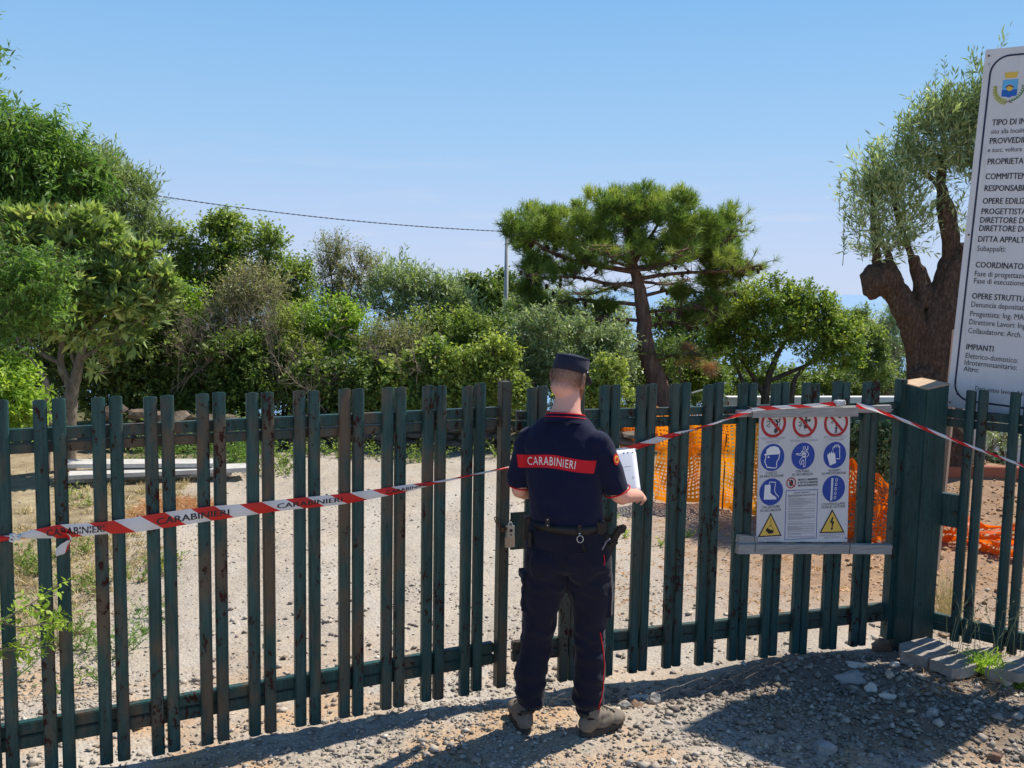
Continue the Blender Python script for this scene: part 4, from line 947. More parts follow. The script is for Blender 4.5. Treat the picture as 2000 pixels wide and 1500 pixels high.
kk = rng.choice(nv, 16000, p=hairf/hairf.sum()); hn = unit(co[kk]-(HC+np.array([0, 0, -.01]))); ho_ = co[kk]+rng.normal(0, .0016, (16000, 3))
Vh, Qh = sticks(ho_, ho_+unit(hn+np.array([0, 0, -.5])+rng.normal(0, .25, hn.shape))*rng.uniform(.0015, .0042, 16000)[:, None], np.full(16000, .00042), np.full(16000, .0002))
wlink('hair', npmesh('hair', Vh, Qh), M['hair'], pe)['kind'] = 'stuff'
for s in (-1, 1):
    MB().ell(hp(s*.029, .079, .004), (.0125, .0125, .0115), 12, 8, HA).build('eye', M['sg_white'], pe, True)
# beard: shell hugging the jaw
b = MB(); b.ell(hp(0, .043, -.090), (.044, .046, .037), 14, 10, HA)
for s in (-1, 1):
    b.tube([hp(s*.071, .010, -.005), hp(s*.067, .012, -.045), hp(s*.054, .026, -.082), hp(s*.03, .050, -.112)], [.008, .0135, .019, .020], 10)
b.tube([hp(-.03, .080, -.06), hp(-.022, .089, -.048), hp(.022, .089, -.048), hp(.03, .080, -.06)], .0075, 8)
wlink('beard', remesh(b, .004, 2, 'beard', lambda c: .0015*nz(*(c*400))), M['beard'], pe)
# cap
def ring_pts(z, rx, ry, sag=0., n=40): return [hp(rx*math.cos(t), ry*math.sin(t)-.004, z+sag*math.sin(t)) for t in np.linspace(0, 2*math.pi, n, endpoint=False)]
rows = [(.026, .0760, .0945, 0), (.026, .0785, .0970, 0), (.055, .0780, .0965, 0), (.082, .0745, .0925, .002), (.094, .0725, .0900, .004), (.100, .0700, .0870, .004), (.1015, .066, .082, .004), (.104, .050, .066, .004), (.107, .03, .04, .003), (.108, .001, .001, .002)]
V = []; [V.extend(ring_pts(z_+ .003*0, a1, b1, sg_)) for z_, a1, b1, sg_ in rows]; n = 40
V = [np.array(v)+hz*.003*nz(v[0]*22, v[1]*22, v[2]*14)+hx*.002*nz(v[2]*30, v[0]*18, 4.) for v in V]
Fc = [(i*n+k, i*n+(k+1) % n, (i+1)*n+(k+1) % n, (i+1)*n+k) for i in range(len(rows)-1) for k in range(n)]
cp = wlink('cap', pymesh('cap', V, Fc, True), M['cap'], pe)
mb = MB(); mb.tube(ring_pts(.096, .0728, .0905, .004)+[ring_pts(.096, .0728, .0905, .004)[0]], .0016, 6, False); wlink('seam', mb.mesh('seam', True), M['cap'], cp)
V = []; m_ = 15
for j, (ro, dz) in enumerate(((0, 0), (.35, -.006), (.7, -.018), (1, -.034))):
    for k in range(m_):
        t = R(18+144*k/(m_-1)); e_ = math.sin(math.pi*k/(m_-1))**.55
        V.append(hp((.078+.008*ro)*math.cos(t), .094*math.sin(t)+ro*.070*e_, .030+dz*e_-.004*ro+.012*ro*abs(math.cos(t))*0))
V2 = [v-hz*.0028 for v in V]; N = len(V); Fc = []
for j in range(3):
    for k in range(m_-1): a = j*m_+k; Fc += [(a, a+1, a+m_+1, a+m_), (a+N, a+N+m_, a+N+m_+1, a+N+1)]
for k in range(m_-1): a = 3*m_+k; Fc.append((a, a+1, a+1+N, a+N))
wlink('visor', pymesh('visor', V+V2, Fc, True), M['cap'], cp)
for t in (12, 168):
    q = hp(.0800*math.cos(R(t)), .0985*math.sin(R(t))-.004, .038); MB().ell(q, (.0045, .0045, .0045), 8, 6).build('cap_button', M['steel'], cp, True)
# polo shirt
b = MB()
SS = [(1.005, .263, .160, .112), (1.04, .262, .168, .120), (1.09, .259, .172, .126), (1.16, .254, .172, .128), (1.24, .248, .176, .128), (1.32, .241, .186, .128), (1.38, .238, .190, .124), (1.43, .238, .180, .112), (1.465, .240, .150, .098), (1.490, .243, .128, .090), (1.510, .245, .106, .082), (1.522, .246, .090, .075)]
loft(b, [((cx_, 4.317+.012*(z_ > 1.3), z_), LX*w_, FX*d_) for z_, cx_, w_, d_ in SS], 36, True, 2.25)
b.tube([SL+[.02, 0, .012], SL*.93+EL*.07, (SL+EL)/2+[-.002, 0, .0], EL+[0, -.004, .06], EL+[.0, 0, .018]], [.056, .064, .061, .056, .053], 18)
b.tube([SR_+[-.02, 0, .012], SR_*.93+ER*.07, (SR_+ER)/2+[-.002, 0, 0], ER*.8+SR_*.2, ER*.94+SR_*.06], [.056, .065, .062, .060, .059], 18)
b.ell(SL+[.015, 0, .01], (.068, .066, .052)); b.ell(SR_+[-.012, 0, .01], (.070, .066, .053))
def shirt_fold(c):
    x, y, z = c; f = .006*nz(x*9, y*9, z*7) + .0045*nz(x*22+z*8, y*18, z*13)
    low = max(0, 1-(z-1.02)/.16); f += low*.007*nz(x*17, y*17, z*30)
    return f + .004*max(0, 1-abs(z-1.36)/.12)*nz(x*30+z*22, 1., z*6)
shirt = remesh(b, .0062, 4, 'shirt', shirt_fold); so_ = wlink('shirt', shirt, M['shirt'], pe)
bvh = BVHTree.FromPolygons([v.co[:] for v in shirt.vertices], [p.vertices[:] for p in shirt.polygons])
def on_back(px, py, lift):
    """where the sight line through this part of the back meets the shirt; pushed out along the surface"""
    d = Vector(ray(px, py)).normalized(); h, nrm, _, _ = bvh.ray_cast(Vector(CAM), d)
    if h is None or h.y > 4.6: return None
    return np.array(h)+np.array(nrm if nrm.dot(d) < 0 else -nrm)*lift
# back band: a strip sewn on the shirt, sampled on a grid
def band_uv(u, v):       # u 0..1 along, v 0..1 up
    x = 1009.5+u*155.5; yt = 887-3.5*math.sin(math.pi*min(u*1.7, 1))*1.0+u*12+2.0*math.sin(u*9); yb = 911.5-2.*math.sin(math.pi*min(u*1.5, 1))+u*13+1.2*math.sin(u*8+1)
    return x-(1-v)*(-3+9*u)*.9, yb+(yt-yb)*v
nu_, nv_ = 60, 8; V = []
for j in range(nv_+1):
    for i in range(nu_+1):
        p = on_back(*band_uv(i/nu_, j/nv_), .0016); V.append(p if p is not None else V[-1])
Fc = [(j*(nu_+1)+i, j*(nu_+1)+i+1, (j+1)*(nu_+1)+i+1, (j+1)*(nu_+1)+i) for j in range(nv_) for i in range(nu_)]
bd = wlink('back_band', pymesh('back_band', V, Fc, True), M['red_cloth'], so_)
Vt, Ft = text_flat('CARABINIERI', 1., .0, .86, 'LEFT', 1.12)
xs, ys = Vt[:, 0], Vt[:, 1]; V = []
for x, y in zip((xs-xs.min())/(xs.max()-xs.min()), (ys-ys.min())/(ys.max()-ys.min())):
    p = on_back(*band_uv(.135+x*.61, .21+y*.64), .0032); V.append(p if p is not None else V[-1])
wlink('lettering', pymesh('lettering', V, Ft), M['print_white'], so_)
# red trims
def ringtube(name, c, a, bvec, r, material, parent, n=32, wob=0.):
    P_ = [np.array(c)+np.array(a)*math.cos(t)+np.array(bvec)*math.sin(t) for t in np.linspace(0, 2*math.pi, n+1)]
    mb = MB(); mb.tube(P_, r, 6, False); return wlink(name, mb.mesh(name, True), material, parent)
ringtube('collar_trim', (.248, 4.325, 1.527), LX*.0885, FX*.076+np.array([0, 0, -.018]), .0036, M['red_cloth'], so_)
mb = MB(); loft(mb, [((.247, 4.320, 1.488), LX*.108, FX*.092+np.array([0, 0, -.018])), ((.248, 4.325, 1.525), LX*.089, FX*.0765+np.array([0, 0, -.018]))], 32, False); wlink('collar', mb.mesh('collar', True), M['shirt'], so_)
ringtube('collar_trim', (.247, 4.323, 1.512), LX*.0965, FX*.083+np.array([0, 0, -.018]), .0022, M['red_cloth'], so_)
for E_, S_, r_, k in ((EL+np.array([.0, 0, .016]), SL, .0545, 0), (ER*.94+SR_*.06, SR_, .0605, 1)):
    d = (E_-S_)/np.linalg.norm(E_-S_); a1 = np.cross(d, [0, 1, 0]); a1 /= np.linalg.norm(a1); a2 = np.cross(d, a1)
    ringtube('cuff_trim', E_+d*.001, a1*r_, a2*r_, .0038, M['red_cloth'], so_); 
pc = on_back(1203, 897, .002)
if pc is not None:
    qn = np.array([.80, -.55, .15]); qn /= np.linalg.norm(qn); q1 = np.cross([0, 0, 1.], qn); q1 /= np.linalg.norm(q1); q2 = np.cross(qn, q1)
    for r_, l_, m_n in ((.026, .001, 'red_cloth'), (.017, .0025, 'crest_gold'), (.010, .004, 'red_cloth')):
        V, Fd = disc(0, 0, r_, 20); wlink('sleeve_patch', pymesh('sleeve_patch', [pc+q1*x+q2*y+qn*l_ for x, y in V], Fd), M[m_n], so_)
# trousers
b = MB(); HS = [(1012, 1033, 1181, .112), (1035, 1030, 1183, .118), (1060, 1028, 1188, .122), (1090, 1026, 1193, .126), (1104, 1026, 1194, .116), (1114, 1045, 1175, .080)]
loft(b, [(lambda c, w_: (c, np.array([w_, -w_*.18, 0]), np.array([.18*d, d, 0])))(*legc(l, r, y, 4.32)) for y, l, r, d in HS], 32, True, 2.3)
for T in (LL, RL): loft(b, [(lambda c, w_: (c, np.array([w_, 0, 0]), np.array([0, d, 0])))(*legc(l, r, y)) for y, l, r, d in T], 26, True, 2.1)
b.ell(PX(1065, 1105, 4.245), (.075, .05, .085)); b.ell(PX(1142, 1108, 4.245), (.078, .05, .085))
b.box(PX(1186, 1160, 4.335), (.050, .13, .20), ((.95, -.15, 0), (.15, .95, 0), (-.05, 0, 1))); b.box(PX(1026, 1150, 4.345), (.036, .13, .18), ((1, 0, 0), (0, 1, 0), (.05, 0, 1)))
def tr_fold(c):
    x, y, z = c; f = .007*nz(x*8, y*8, z*6) + .006*nz(x*20+z*14, y*20, z*16)
    low = max(0., 1-(z-.10)/.30) if z > .1 else 1.; kn_ = max(0, 1-abs(z-.47)/.12); cr = max(0, 1-abs(z-.74)/.09)
    f += low*.020*nz(x*9, y*9, z*24+2.) + kn_*.013*nz(x*11, y*11, z*26) + cr*.011*nz(x*16+z*20, y*10, z*20)
    return f
tr = remesh(b, .0065, 4, 'trousers', tr_fold); to_ = wlink('trousers', tr, M['trousers'], pe)
bvt = BVHTree.FromPolygons([v.co[:] for v in tr.vertices], [p.vertices[:] for p in tr.polygons])
def on_leg(px, py, lift=.002):
    d = Vector(ray(px, py)).normalized(); h, nrm, _, _ = bvt.ray_cast(Vector(CAM), d)
    if h is None or h.y > 4.7: return None
    return np.array(h)+np.array(nrm)*lift
for nm, pl_ in (('side_stripe', [(1179, 1083), (1180, 1095), (1179, 1106)]), ('side_stripe', [(1172, 1234), (1175, 1255), (1178, 1275), (1180, 1300), (1178, 1325), (1177, 1345), (1174, 1364), (1170, 1378), (1174, 1390)])):
    P_ = []
    for (xa, ya), (xb, yb) in zip(pl_[:-1], pl_[1:]):
        for t in np.linspace(0, 1, 6, endpoint=False):
            q = on_leg(xa+(xb-xa)*t, ya+(yb-ya)*t)
            if q is None: q = on_leg(xa+(xb-xa)*t-4, ya+(yb-ya)*t)
            if q is not None: P_.append(q)
    if len(P_) > 3: mb = MB(); mb.tube(P_, .0028, 6); wlink(nm, mb.mesh(nm, True), M['red_cloth'], to_)
# pocket flaps, back pocket seams
for px, py, s_, ax_ in ((1180, 1128, (.070, .10, .05), 1), (1024, 1122, (.040, .10, .04), -1)):
    b = MB(); b.box(PX(px, py, 4.325), s_, ((.95, -.2*ax_, 0), (.2*ax_, .95, 0), (0, 0, 1))); wlink('pocket_flap', remesh(b, .006, 5, 'pocket_flap', lambda c: .003*nz(*(c*30))), M['trousers'], to_)
for l in ([(1052, 1078), (1085, 1080)], [(1112, 1082), (1150, 1078)], [(1104, 1040), (1106, 1075), (1107, 1110)]):
    P_ = []
    for (xa, ya), (xb, yb) in zip(l[:-1], l[1:]):
        for t in np.linspace(0, 1, 8): q = on_leg(xa+(xb-xa)*t, ya+(yb-ya)*t, .0008); P_ += [q] if q is not None else []
    if len(P_) > 2: mb = MB(); mb.tube(P_, .0018, 5); wlink('seam', mb.mesh('seam', True), M['trousers'], to_)
# belt and its gear
bz = 1.022; mb = MB()
loft(mb, [((.262, 4.318, z_), LX*w_, FX*d_) for z_, w_, d_ in ((bz-.021, .166, .122), (bz-.020, .1715, .1275), (bz+.020, .1705, .1265), (bz+.021, .165, .121))], 40, False, 2.25)
be = wlink('belt', mb.mesh('belt', True), M['leather'], pe)
def bb(c, size, ax=None, bev=.006, name='pouch', m_='leather', parent=None):
    me = MB().box((0, 0, 0), size).mesh(name); bm = bmesh.new(); bm.from_mesh(me); bmesh.ops.bevel(bm, geom=bm.edges[:], offset=bev, segments=3, affect='EDGES'); bm.to_mesh(me); bm.free()
    e = np.eye(3) if ax is None else np.array(ax, float)
    for k in range(3): e[k] /= np.linalg.norm(e[k])
    me.transform(Matrix(((e[0][0], e[1][0], e[2][0], c[0]), (e[0][1], e[1][1], e[2][1], c[1]), (e[0][2], e[1][2], e[2][2], c[2]), (0, 0, 0, 1))))
    for p in me.polygons: p.use_smooth = False
    return wlink(name, me, M[m_], parent or be)
bb(PX(1069, 1021, 4.178), (.020, .012, .052), None, .003, 'belt_keeper')
for y in (1015, 1026): MB().ell(PX(1069.5, y, 4.168), (.0042, .0042, .0042), 8, 6).build('snap', M['steel'], be, True)
bb(PX(1031, 1030, 4.33), (.035, .06, .11), None, .006, 'pouch'); bb(PX(1035, 1052, 4.26), (.014, .03, .07), None, .003, 'strap')
bb(PX(1172, 1030, 4.235), (.05, .035, .062), (LX, FX, (0, 0, 1)), .006, 'pouch')
bb(PX(1132, 1034, 4.168), (.018, .008, .045), None, .002, 'strap')
MB().ell(PX(1132, 1042, 4.160), (.005, .004, .005), 8, 6).build('snap', M['steel'], be, True)
rc_ = PX(1133, 1053, 4.158); mb = MB(); mb.tube([rc_+np.array([.014*math.cos(t), 0, .016*math.sin(t)]) for t in np.linspace(0, 2*math.pi, 19)], .0022, 6, False); wlink('ring', mb.mesh('ring', True), M['steel'], be)
mb = MB(); mb.tube([PX(1137, 1058, 4.16), PX(1139, 1068, 4.165), PX(1143, 1079, 4.17)], .004, 6); wlink('strap', mb.mesh('strap', True), M['leather'], be)
ho = empty('holster', tuple(PX(1195, 1060, 4.28)), None, None); ho.parent = pe; ho.matrix_parent_inverse = pe.matrix_world.inverted(); bpy.context.view_layer.update()
hd_ = np.array([.46, .1, 1.]); hd_ /= np.linalg.norm(hd_); h2 = np.cross(hd_, [0, 1, 0]); h3 = np.cross(hd_, h2)
bb(PX(1188, 1068, 4.28), (.050, .040, .12), (h2, h3, hd_), .008, 'holster_body', 'leather', ho)
bb(PX(1203, 1045, 4.262), (.034, .030, .098), ((.85, .1, -.5), (0, 1, 0), (.5, 0, .86)), .007, 'pistol_grip', 'leather', ho)
bb(PX(1216, 1033, 4.262), (.030, .028, .040), ((.9, .1, -.4), (0, 1, 0), (.4, 0, .9)), .006, 'pistol_grip', 'leather', ho)
bb(PX(1198, 1062, 4.248), (.045, .010, .024), ((.8, 0, .6), (0, 1, 0), (-.6, 0, .8)), .004, 'retention_strap', 'leather', ho)
bb(PX(1178, 1052, 4.26), (.070, .012, .030), ((.85, 0, .5), (0, 1, 0), (-.5, 0, .85)), .004, 'belt_loop', 'leather', ho)
mb = MB(); mb.tube([PX(x, y, 4.225) for x, y in ((1140, 1074), (1144, 1084), (1158, 1084), (1170, 1080), (1178, 1070), (1184, 1058), (1192, 1052))], .0042, 8); wlink('lanyard', mb.mesh('lanyard', True), mat('grey_lanyard', (.16, .16, .19), .45), ho)
# boots
def boot(heel, ang, ankle, tint):
    """heel on the ground, ang = toe direction from +Y towards +X"""
    d = np.array([math.sin(ang), math.cos(ang), 0]); s_ = np.array([math.cos(ang), -math.sin(ang), 0]); z = np.array([0, 0, 1.]); h = np.array([heel[0], heel[1], 0.])+d*.045
    g0 = float(gh(h[0], h[1]))+.006; h[2] = g0; b = MB()
    A3 = (s_, d, z)
    b.ell(h+z*.052, (.040, .050, .050), 16, 12, A3); b.ell(h+d*.09+z*.045, (.045, .085, .040), 16, 12, A3); b.ell(h+d*.165+z*.040, (.050, .065, .036), 16, 12, A3)
    b.tube([h+d*.015+z*.05, h+d*.03+z*.085, h*np.array([.5, .5, 1])+np.array([ankle[0]*.5, ankle[1]*.5, 0])+z*.12], [.044, .046, .046], 16)
    b.tube([h+d*.05+z*.085, h+d*.12+z*.062], [.036, .034], 12)
    e = empty('boot', tuple(h)); e.parent = pe; e.matrix_parent_inverse = pe.matrix_world.inverted(); bpy.context.view_layer.update()
    wlink('upper', remesh(b, .0055, 3, 'upper', lambda c: .002*nz(*(c*35))), M['boot'], e)
    out = []; 
    for t in np.linspace(0, 2*math.pi, 32, endpoint=False):
        y_ = math.cos(t); wd = .043+.010*max(0, y_)-.004*math.exp(-((y_+.1)/.3)**2)
        out.append((wd*math.sin(t), .088+.138*y_))
    m2 = MB(); m2.prism(out, h+z*.0, s_, d, z, .026); wlink('sole', m2.mesh('sole'), M['sole'], e)
    m3 = MB()
    for k in range(5): p0_ = h+d*(.065+.022*k)+z*(.128-.013*k); m3.tube([p0_-s_*.020, p0_+z*.005, p0_+s_*.020], .003, 6)
    m3.tube([h-d*.030+z*.105-s_*.03, h-d*.036+z*.105, h-d*.030+z*.105+s_*.03], .008, 8); wlink('lace', m3.mesh('lace', True), M['sole'], e)
    a_ = np.array([ankle[0], ankle[1], 0]); m4 = MB()
    loft(m4, [((h+d*.012)*[1, 1, 0]+z*(g0+.085), s_*.041, d*.045), ((h*.4+d*.01+a_*.6)*[1, 1, 0]+z*.13, s_*.043, d*.045), (a_+z*.19, s_*.042, d*.045)], 20); wlink('boot_shaft', m4.mesh('boot_shaft', True), M['leather'], e)
boot(gnd(1029, 1447), -.22, PX(1037, 1385, 4.33), 0); boot(gnd(1133, 1448), .92, PX(1150, 1395, 4.33), 0)

# papers he holds
M['paper'] = mat('white_paper', (.80, .81, .86), .5); 
pp_ = empty('paper', tuple(PX(1215, 920, 4.64)), 'white typed sheet in a clear sleeve hanging from the tape, held by the officer', 'paper')
def sheet(c4_, name, nx=8, ny=10, curl=.006):
    V = []
    for j in range(ny+1):
        for i in range(nx+1):
            u, v = i/nx, j/ny; p = (c4_[0]*(1-u)+c4_[1]*u)*(1-v)+(c4_[3]*(1-u)+c4_[2]*u)*v; p = p+np.array([0, -1, 0])*curl*math.sin(u*3+v*2)
            V.append(p)
    return pymesh(name, V, [(j*(nx+1)+i, j*(nx+1)+i+1, (j+1)*(nx+1)+i+1, (j+1)*(nx+1)+i) for j in range(ny) for i in range(nx)], True)
C4 = [PX(1163, 884, 4.74), PX(1241, 876, 4.74), PX(1252, 960, 4.565), PX(1168, 965, 4.60)]
o = wlink('sheet', sheet(C4, 'sheet'), M['paper'], pp_); md = o.modifiers.new('t', 'SOLIDIFY'); md.thickness = .0012
def pq(u, v, l=.0022): p = (C4[0]*(1-u)+C4[1]*u)*(1-v)+(C4[3]*(1-u)+C4[2]*u)*v; return p+np.array([0, -1, 0])*(.006*math.sin(u*3+v*2)+l)
for txt, u, v, h_, w_ in (('- CARTELLO -', .74, .42, .030, .20), ('..............', .72, .50, .02, .18), ('O', .86, .70, .052, .05)):
    if txt.startswith('- C'): txt = 'L OROTO'
    Vt, Ft = text_flat(txt, 1., .01); x = (Vt[:, 0]-Vt[:, 0].min())/np.ptp(Vt[:, 0]); y = (Vt[:, 1]-Vt[:, 1].min())/max(np.ptp(Vt[:, 1]), .3)
    wlink('print', pymesh('print', [pq(u-w_/2+a*w_, v-b_*h_) for a, b_ in zip(x, y)], Ft), M['sg_grey'], pp_)
wlink('sleeve_edge', pymesh('sleeve_edge', [pq(0, 0), pq(1.0, 0), pq(1.0, .075), pq(0, .075)], [(0, 1, 2, 3)]), mat('clear_plastic_edge', (.62, .62, .66), .2), pp_)
for u in (.68, .78, .9): wlink('staple', pymesh('staple', [pq(u, .085, .003), pq(u+.035, .085, .003), pq(u+.035, .06, .003), pq(u, .06, .003)], [(0, 1, 2, 3)]), M['ink'], pp_)

# ------------------------------------------------------------------ vegetation
def leaves(O, D, L, nl, ll, lw, tint, along=.5, out=.9, up=.6, droop=0., jit=.12, t0=.12):
    """rhombic leaves set along sprays; returns vertices, quads, tints"""
    M_ = len(O); t = np.tile(np.linspace(t0, 1, nl), (M_, 1)) + rng.normal(0, .06, (M_, nl))
    P = O[:, None]+D[:, None]*(L[:, None]*t)[..., None]; P = P.reshape(-1, 3); DD = np.repeat(D, nl, 0); n = len(P)
    r = rng.normal(size=(n, 3)); perp = unit(r-DD*(r*DD).sum(1)[:, None])
    ld = unit(DD*along+perp*out+np.array([0, 0, -droop])+rng.normal(0, .15, (n, 3)))
    nr = rng.normal(size=(n, 3)); nr[:, 2] += up*2; nr = unit(nr-ld*(nr*ld).sum(1)[:, None]); sd = np.cross(ld, nr)
    s = rng.uniform(.5, 1.35, n)[:, None]; l = ll*s; w_ = lw*s*rng.uniform(.75, 1.2, n)[:, None]
    V = np.stack([P, P+ld*l*.45+sd*w_*.5, P+ld*l-nr*l*.08, P+ld*l*.45-sd*w_*.5], 1).reshape(-1, 3)
    T = np.clip(np.repeat(tint, nl)+rng.normal(0, jit, n), 0, 1)
    return V, np.arange(4*n).reshape(-1, 4), np.repeat(T, 4)
def blobs_px(bl_, Y):
    """(px, py, rx px, ry px[, depth shift]) -> centres and radii in metres"""
    out = []
    for q in bl_:
        Yb = Y+(q[4] if len(q) > 4 else 0); c = at(q[0], q[1], Yb); k = Yb/F; out.append((*c, q[2]*k, q[2]*k*.8, q[3]*k))
    return np.array(out)
def crown(parent, bl_, Y, n_leaf, ll, lw, lm, tw='twig', sub=.42, spray=.30, nl=8, up=.45, tint=(.5, .16), out=.9, along=.5, droop=0., seed=0, name='crown', stickr=.004, dens=1., trunk_top=None, lup=1.1, skip=.20, limbs=True):
    if lm not in ('lf_loquat',): ll, lw, n_leaf = ll*1.22, lw*1.35, int(n_leaf*.72)
    Bm = blobs_px(bl_, Y) if len(bl_[0]) < 6 or True else np.array(bl_)
    vol = Bm[:, 3]*Bm[:, 5]; vol = vol/vol.sum()
    SB = []
    for b_, v in zip(Bm, vol):                       # break every lobe into smaller clumps of uneven size
        rs = sub*min(b_[3], b_[5]); ns = max(5, int(6.*(b_[3]*b_[5])/(rs*rs)*.55))
        d = unit(rng.normal(size=(ns, 3))); d[:, 1] -= .25; d = unit(d)
        far = rng.uniform(size=ns) < .22; rr_ = np.where(far, rng.uniform(1.0, 1.32, ns), rng.uniform(.45, 1.0, ns))[:, None]; c = b_[:3]+d*b_[3:]*rr_
        rad = rs*np.where(far, rng.uniform(.3, .6, ns), rng.uniform(.5, 1.25, ns)); keep = rng.uniform(size=ns) > skip
        for k in np.where(keep)[0]: SB.append((*c[k], rad[k], rng.normal(tint[0], tint[1]), d[k, 0], d[k, 1], d[k, 2]))
    SB = np.array(SB); area = SB[:, 3]**2; p = area/area.sum(); ns = max(10, n_leaf//nl)
    k = rng.choice(len(SB), ns, p=p); d = unit(rng.normal(size=(ns, 3))+SB[k, 5:8]*.8); d[:, 2] += up*.3; d = unit(d)
    O = SB[k, :3]+d*(SB[k, 3]*rng.uniform(.25, .95, ns))[:, None]*np.array([1, 1, .85])
    D = unit(d+np.array([0, 0, up])+rng.normal(0, .35, (ns, 3))-np.array([0, 0, droop])); L = spray*rng.uniform(.5, 1.25, ns)
    V, Q, T = leaves(O, D, L, nl, ll, lw, np.clip(SB[k, 4]+rng.normal(0, .06, ns), 0, 1), along, out, lup, droop*.5)
    o = link(name, npmesh(name, V, Q, False, {'tint': T}), M[lm]); o.parent = parent; o.matrix_parent_inverse = parent.matrix_world.inverted(); o['kind'] = 'stuff'
    # twigs: clump centre -> spray, and spray axis
    cen = SB[k, :3]-d*0
    A = np.concatenate([O, cen+(O-cen)*.05]); Bq = np.concatenate([O+D*L[:, None], O]); ra = np.concatenate([np.full(ns, stickr*.7), np.full(ns, stickr)]); rb = np.concatenate([np.full(ns, stickr*.3), np.full(ns, stickr*.7)])
    kk = rng.uniform(size=len(A)) < .55; A, Bq, ra, rb = A[kk], Bq[kk], ra[kk], rb[kk]
    if limbs:
        # limbs from each lobe's foot to its clumps
        for b_ in Bm:
            foot = b_[:3]-np.array([0, 0, b_[5]*.75]) if trunk_top is None else np.array(trunk_top)
            near = np.where(np.linalg.norm((SB[:, :3]-b_[:3])/b_[3:], axis=1) < 1.15)[0]
            if len(near) == 0: continue
            near = near[rng.permutation(len(near))[:14]]
            m0 = foot*.55+b_[:3]*.45+rng.normal(0, .04, 3)
            A = np.concatenate([A, [foot], np.repeat(m0[None], len(near), 0)]); Bq = np.concatenate([Bq, [m0], SB[near, :3]])
            ra = np.concatenate([ra, [stickr*4], np.full(len(near), stickr*2.8)]); rb = np.concatenate([rb, [stickr*3], np.full(len(near), stickr*1.1)])
    V, Q = sticks(A, Bq, ra, rb)
    o = link('twigs', npmesh('twigs', V, Q), M[tw]); o.parent = parent; o.matrix_parent_inverse = parent.matrix_world.inverted(); o['kind'] = 'stuff'
    return SB
def limb(parent, pts, Y, m='bark_grey', name='branch', n=8, wob=.25, dy=None):
    """pts: (px, py, width px) ; Y one depth or a list"""
    P = []; W = []
    for i, q in enumerate(pts):
        Yi = Y[i] if isinstance(Y, (list, tuple)) else Y; P.append(at(q[0], q[1], Yi)); W.append(q[2]*Yi/F/2)
    # densify with a smooth curve
    P = np.array(P); t = np.arange(len(P)); tt = np.linspace(0, len(P)-1, (len(P)-1)*4+1)
    def cr(a):
        out = []
        for x in tt:
            i = min(int(x), len(a)-2); f = x-i; p0, p1, p2, p3 = a[max(i-1, 0)], a[i], a[i+1], a[min(i+2, len(a)-1)]
            out.append(.5*((2*p1)+(p2-p0)*f+(2*p0-5*p1+4*p2-p3)*f*f+(3*p1-p0-3*p2+p3)*f**3))
        return np.array(out)
    C = cr(P); Rr = np.maximum(np.interp(tt, t, W), .002); C = C+rng.normal(0, 1, C.shape)*(Rr*wob*.3)[:, None]
    mb = MB(); mb.tube(list(C), list(Rr), n); o = wlink(name, mb.mesh(name, True), M[m], parent); return C
def plant(name, label, cat, px, Y, z=None, group=None):
    c = at(px, 800, Y); z0 = float(gh(c[0], c[1])) if z is None else z; return empty(name, (c[0], c[1], z0), label, cat, group)
def py_ground(px, Y):
    """pixel row of the ground at depth Y (for trunk feet)"""
    c = at(px, 700, Y); z0 = float(gh(c[0], Y)); d = np.array([c[0], Y, z0-.05])-CAM; zz = d@_f; return 750-F*(d@_u2)/zz
def stems(parent, base_px, Y, tops, w0=10, m='bark_dark'):
    for tx, ty in tops:
        bx = base_px+random.uniform(-12, 12); by = py_ground(bx, Y)
        limb(parent, [(bx, by, w0), (bx+(tx-bx)*.3+random.uniform(-8, 8), by+(ty-by)*.4, w0*.7), (tx+random.uniform(-5, 5), ty+20, w0*.4), (tx, ty, w0*.2)], Y, m, 'stem', 6, .6)

# -- trees left of the yard
t = plant('tree', 'tall feathery-leaved tree filling the upper left edge above the glossy broad-leaved one', 'tree', -60, 12.2)
limb(t, [(-60, py_ground(-60, 12.2), 40), (-50, 700, 34), (-30, 560, 26), (0, 430, 16), (60, 330, 8)], 12.2, 'bark_dark', 'trunk')
limb(t, [(-30, 560, 18), (40, 480, 10), (110, 420, 5)], 12.2, 'bark_dark')
crown(t, [(0, 300, 105, 75), (70, 300, 60, 55), (-40, 400, 110, 100), (60, 390, 100, 80), (120, 360, 60, 50), (165, 335, 30, 20), (125, 285, 28, 18), (30, 470, 100, 60)], 12.2, 52000, .085, .020, 'lf_fern', 'twig_dark', .36, .30, 12, .25, (.5, .17), .95, .45, .2, stickr=.004)
t = plant('tree', 'grey-green olive tree behind the glossy broad-leaved tree on the left', 'tree', 240, 15.0)
limb(t, [(230, py_ground(230, 15), 30), (225, 700, 26), (235, 560, 18), (240, 470, 8)], 15., 'bark_grey', 'trunk')
crown(t, [(160, 370, 85, 65), (225, 400, 65, 60), (265, 430, 48, 50), (290, 470, 32, 45), (190, 335, 30, 30), (110, 420, 70, 60), (250, 480, 70, 50), (130, 310, 30, 22)], 15., 30000, .085, .017, 'lf_olive', 'twig', .34, .34, 10, .8, (.5, .16), .6, .8, stickr=.004)
t = plant('tree', 'broad-leaved evergreen tree with long glossy leaves and bare forked stems on the left', 'tree', 135, 10.9)
LY = 10.9; by = py_ground(135, LY)
limb(t, [(134, by, 30), (136, 800, 27), (141, 765, 25), (150, 730, 20), (158, 690, 16), (170, 650, 11), (205, 610, 7)], LY, 'bark_grey', 'trunk', 10)
limb(t, [(141, 765, 20), (128, 735, 17), (118, 705, 14), (122, 660, 10), (118, 600, 6)], LY, 'bark_grey')
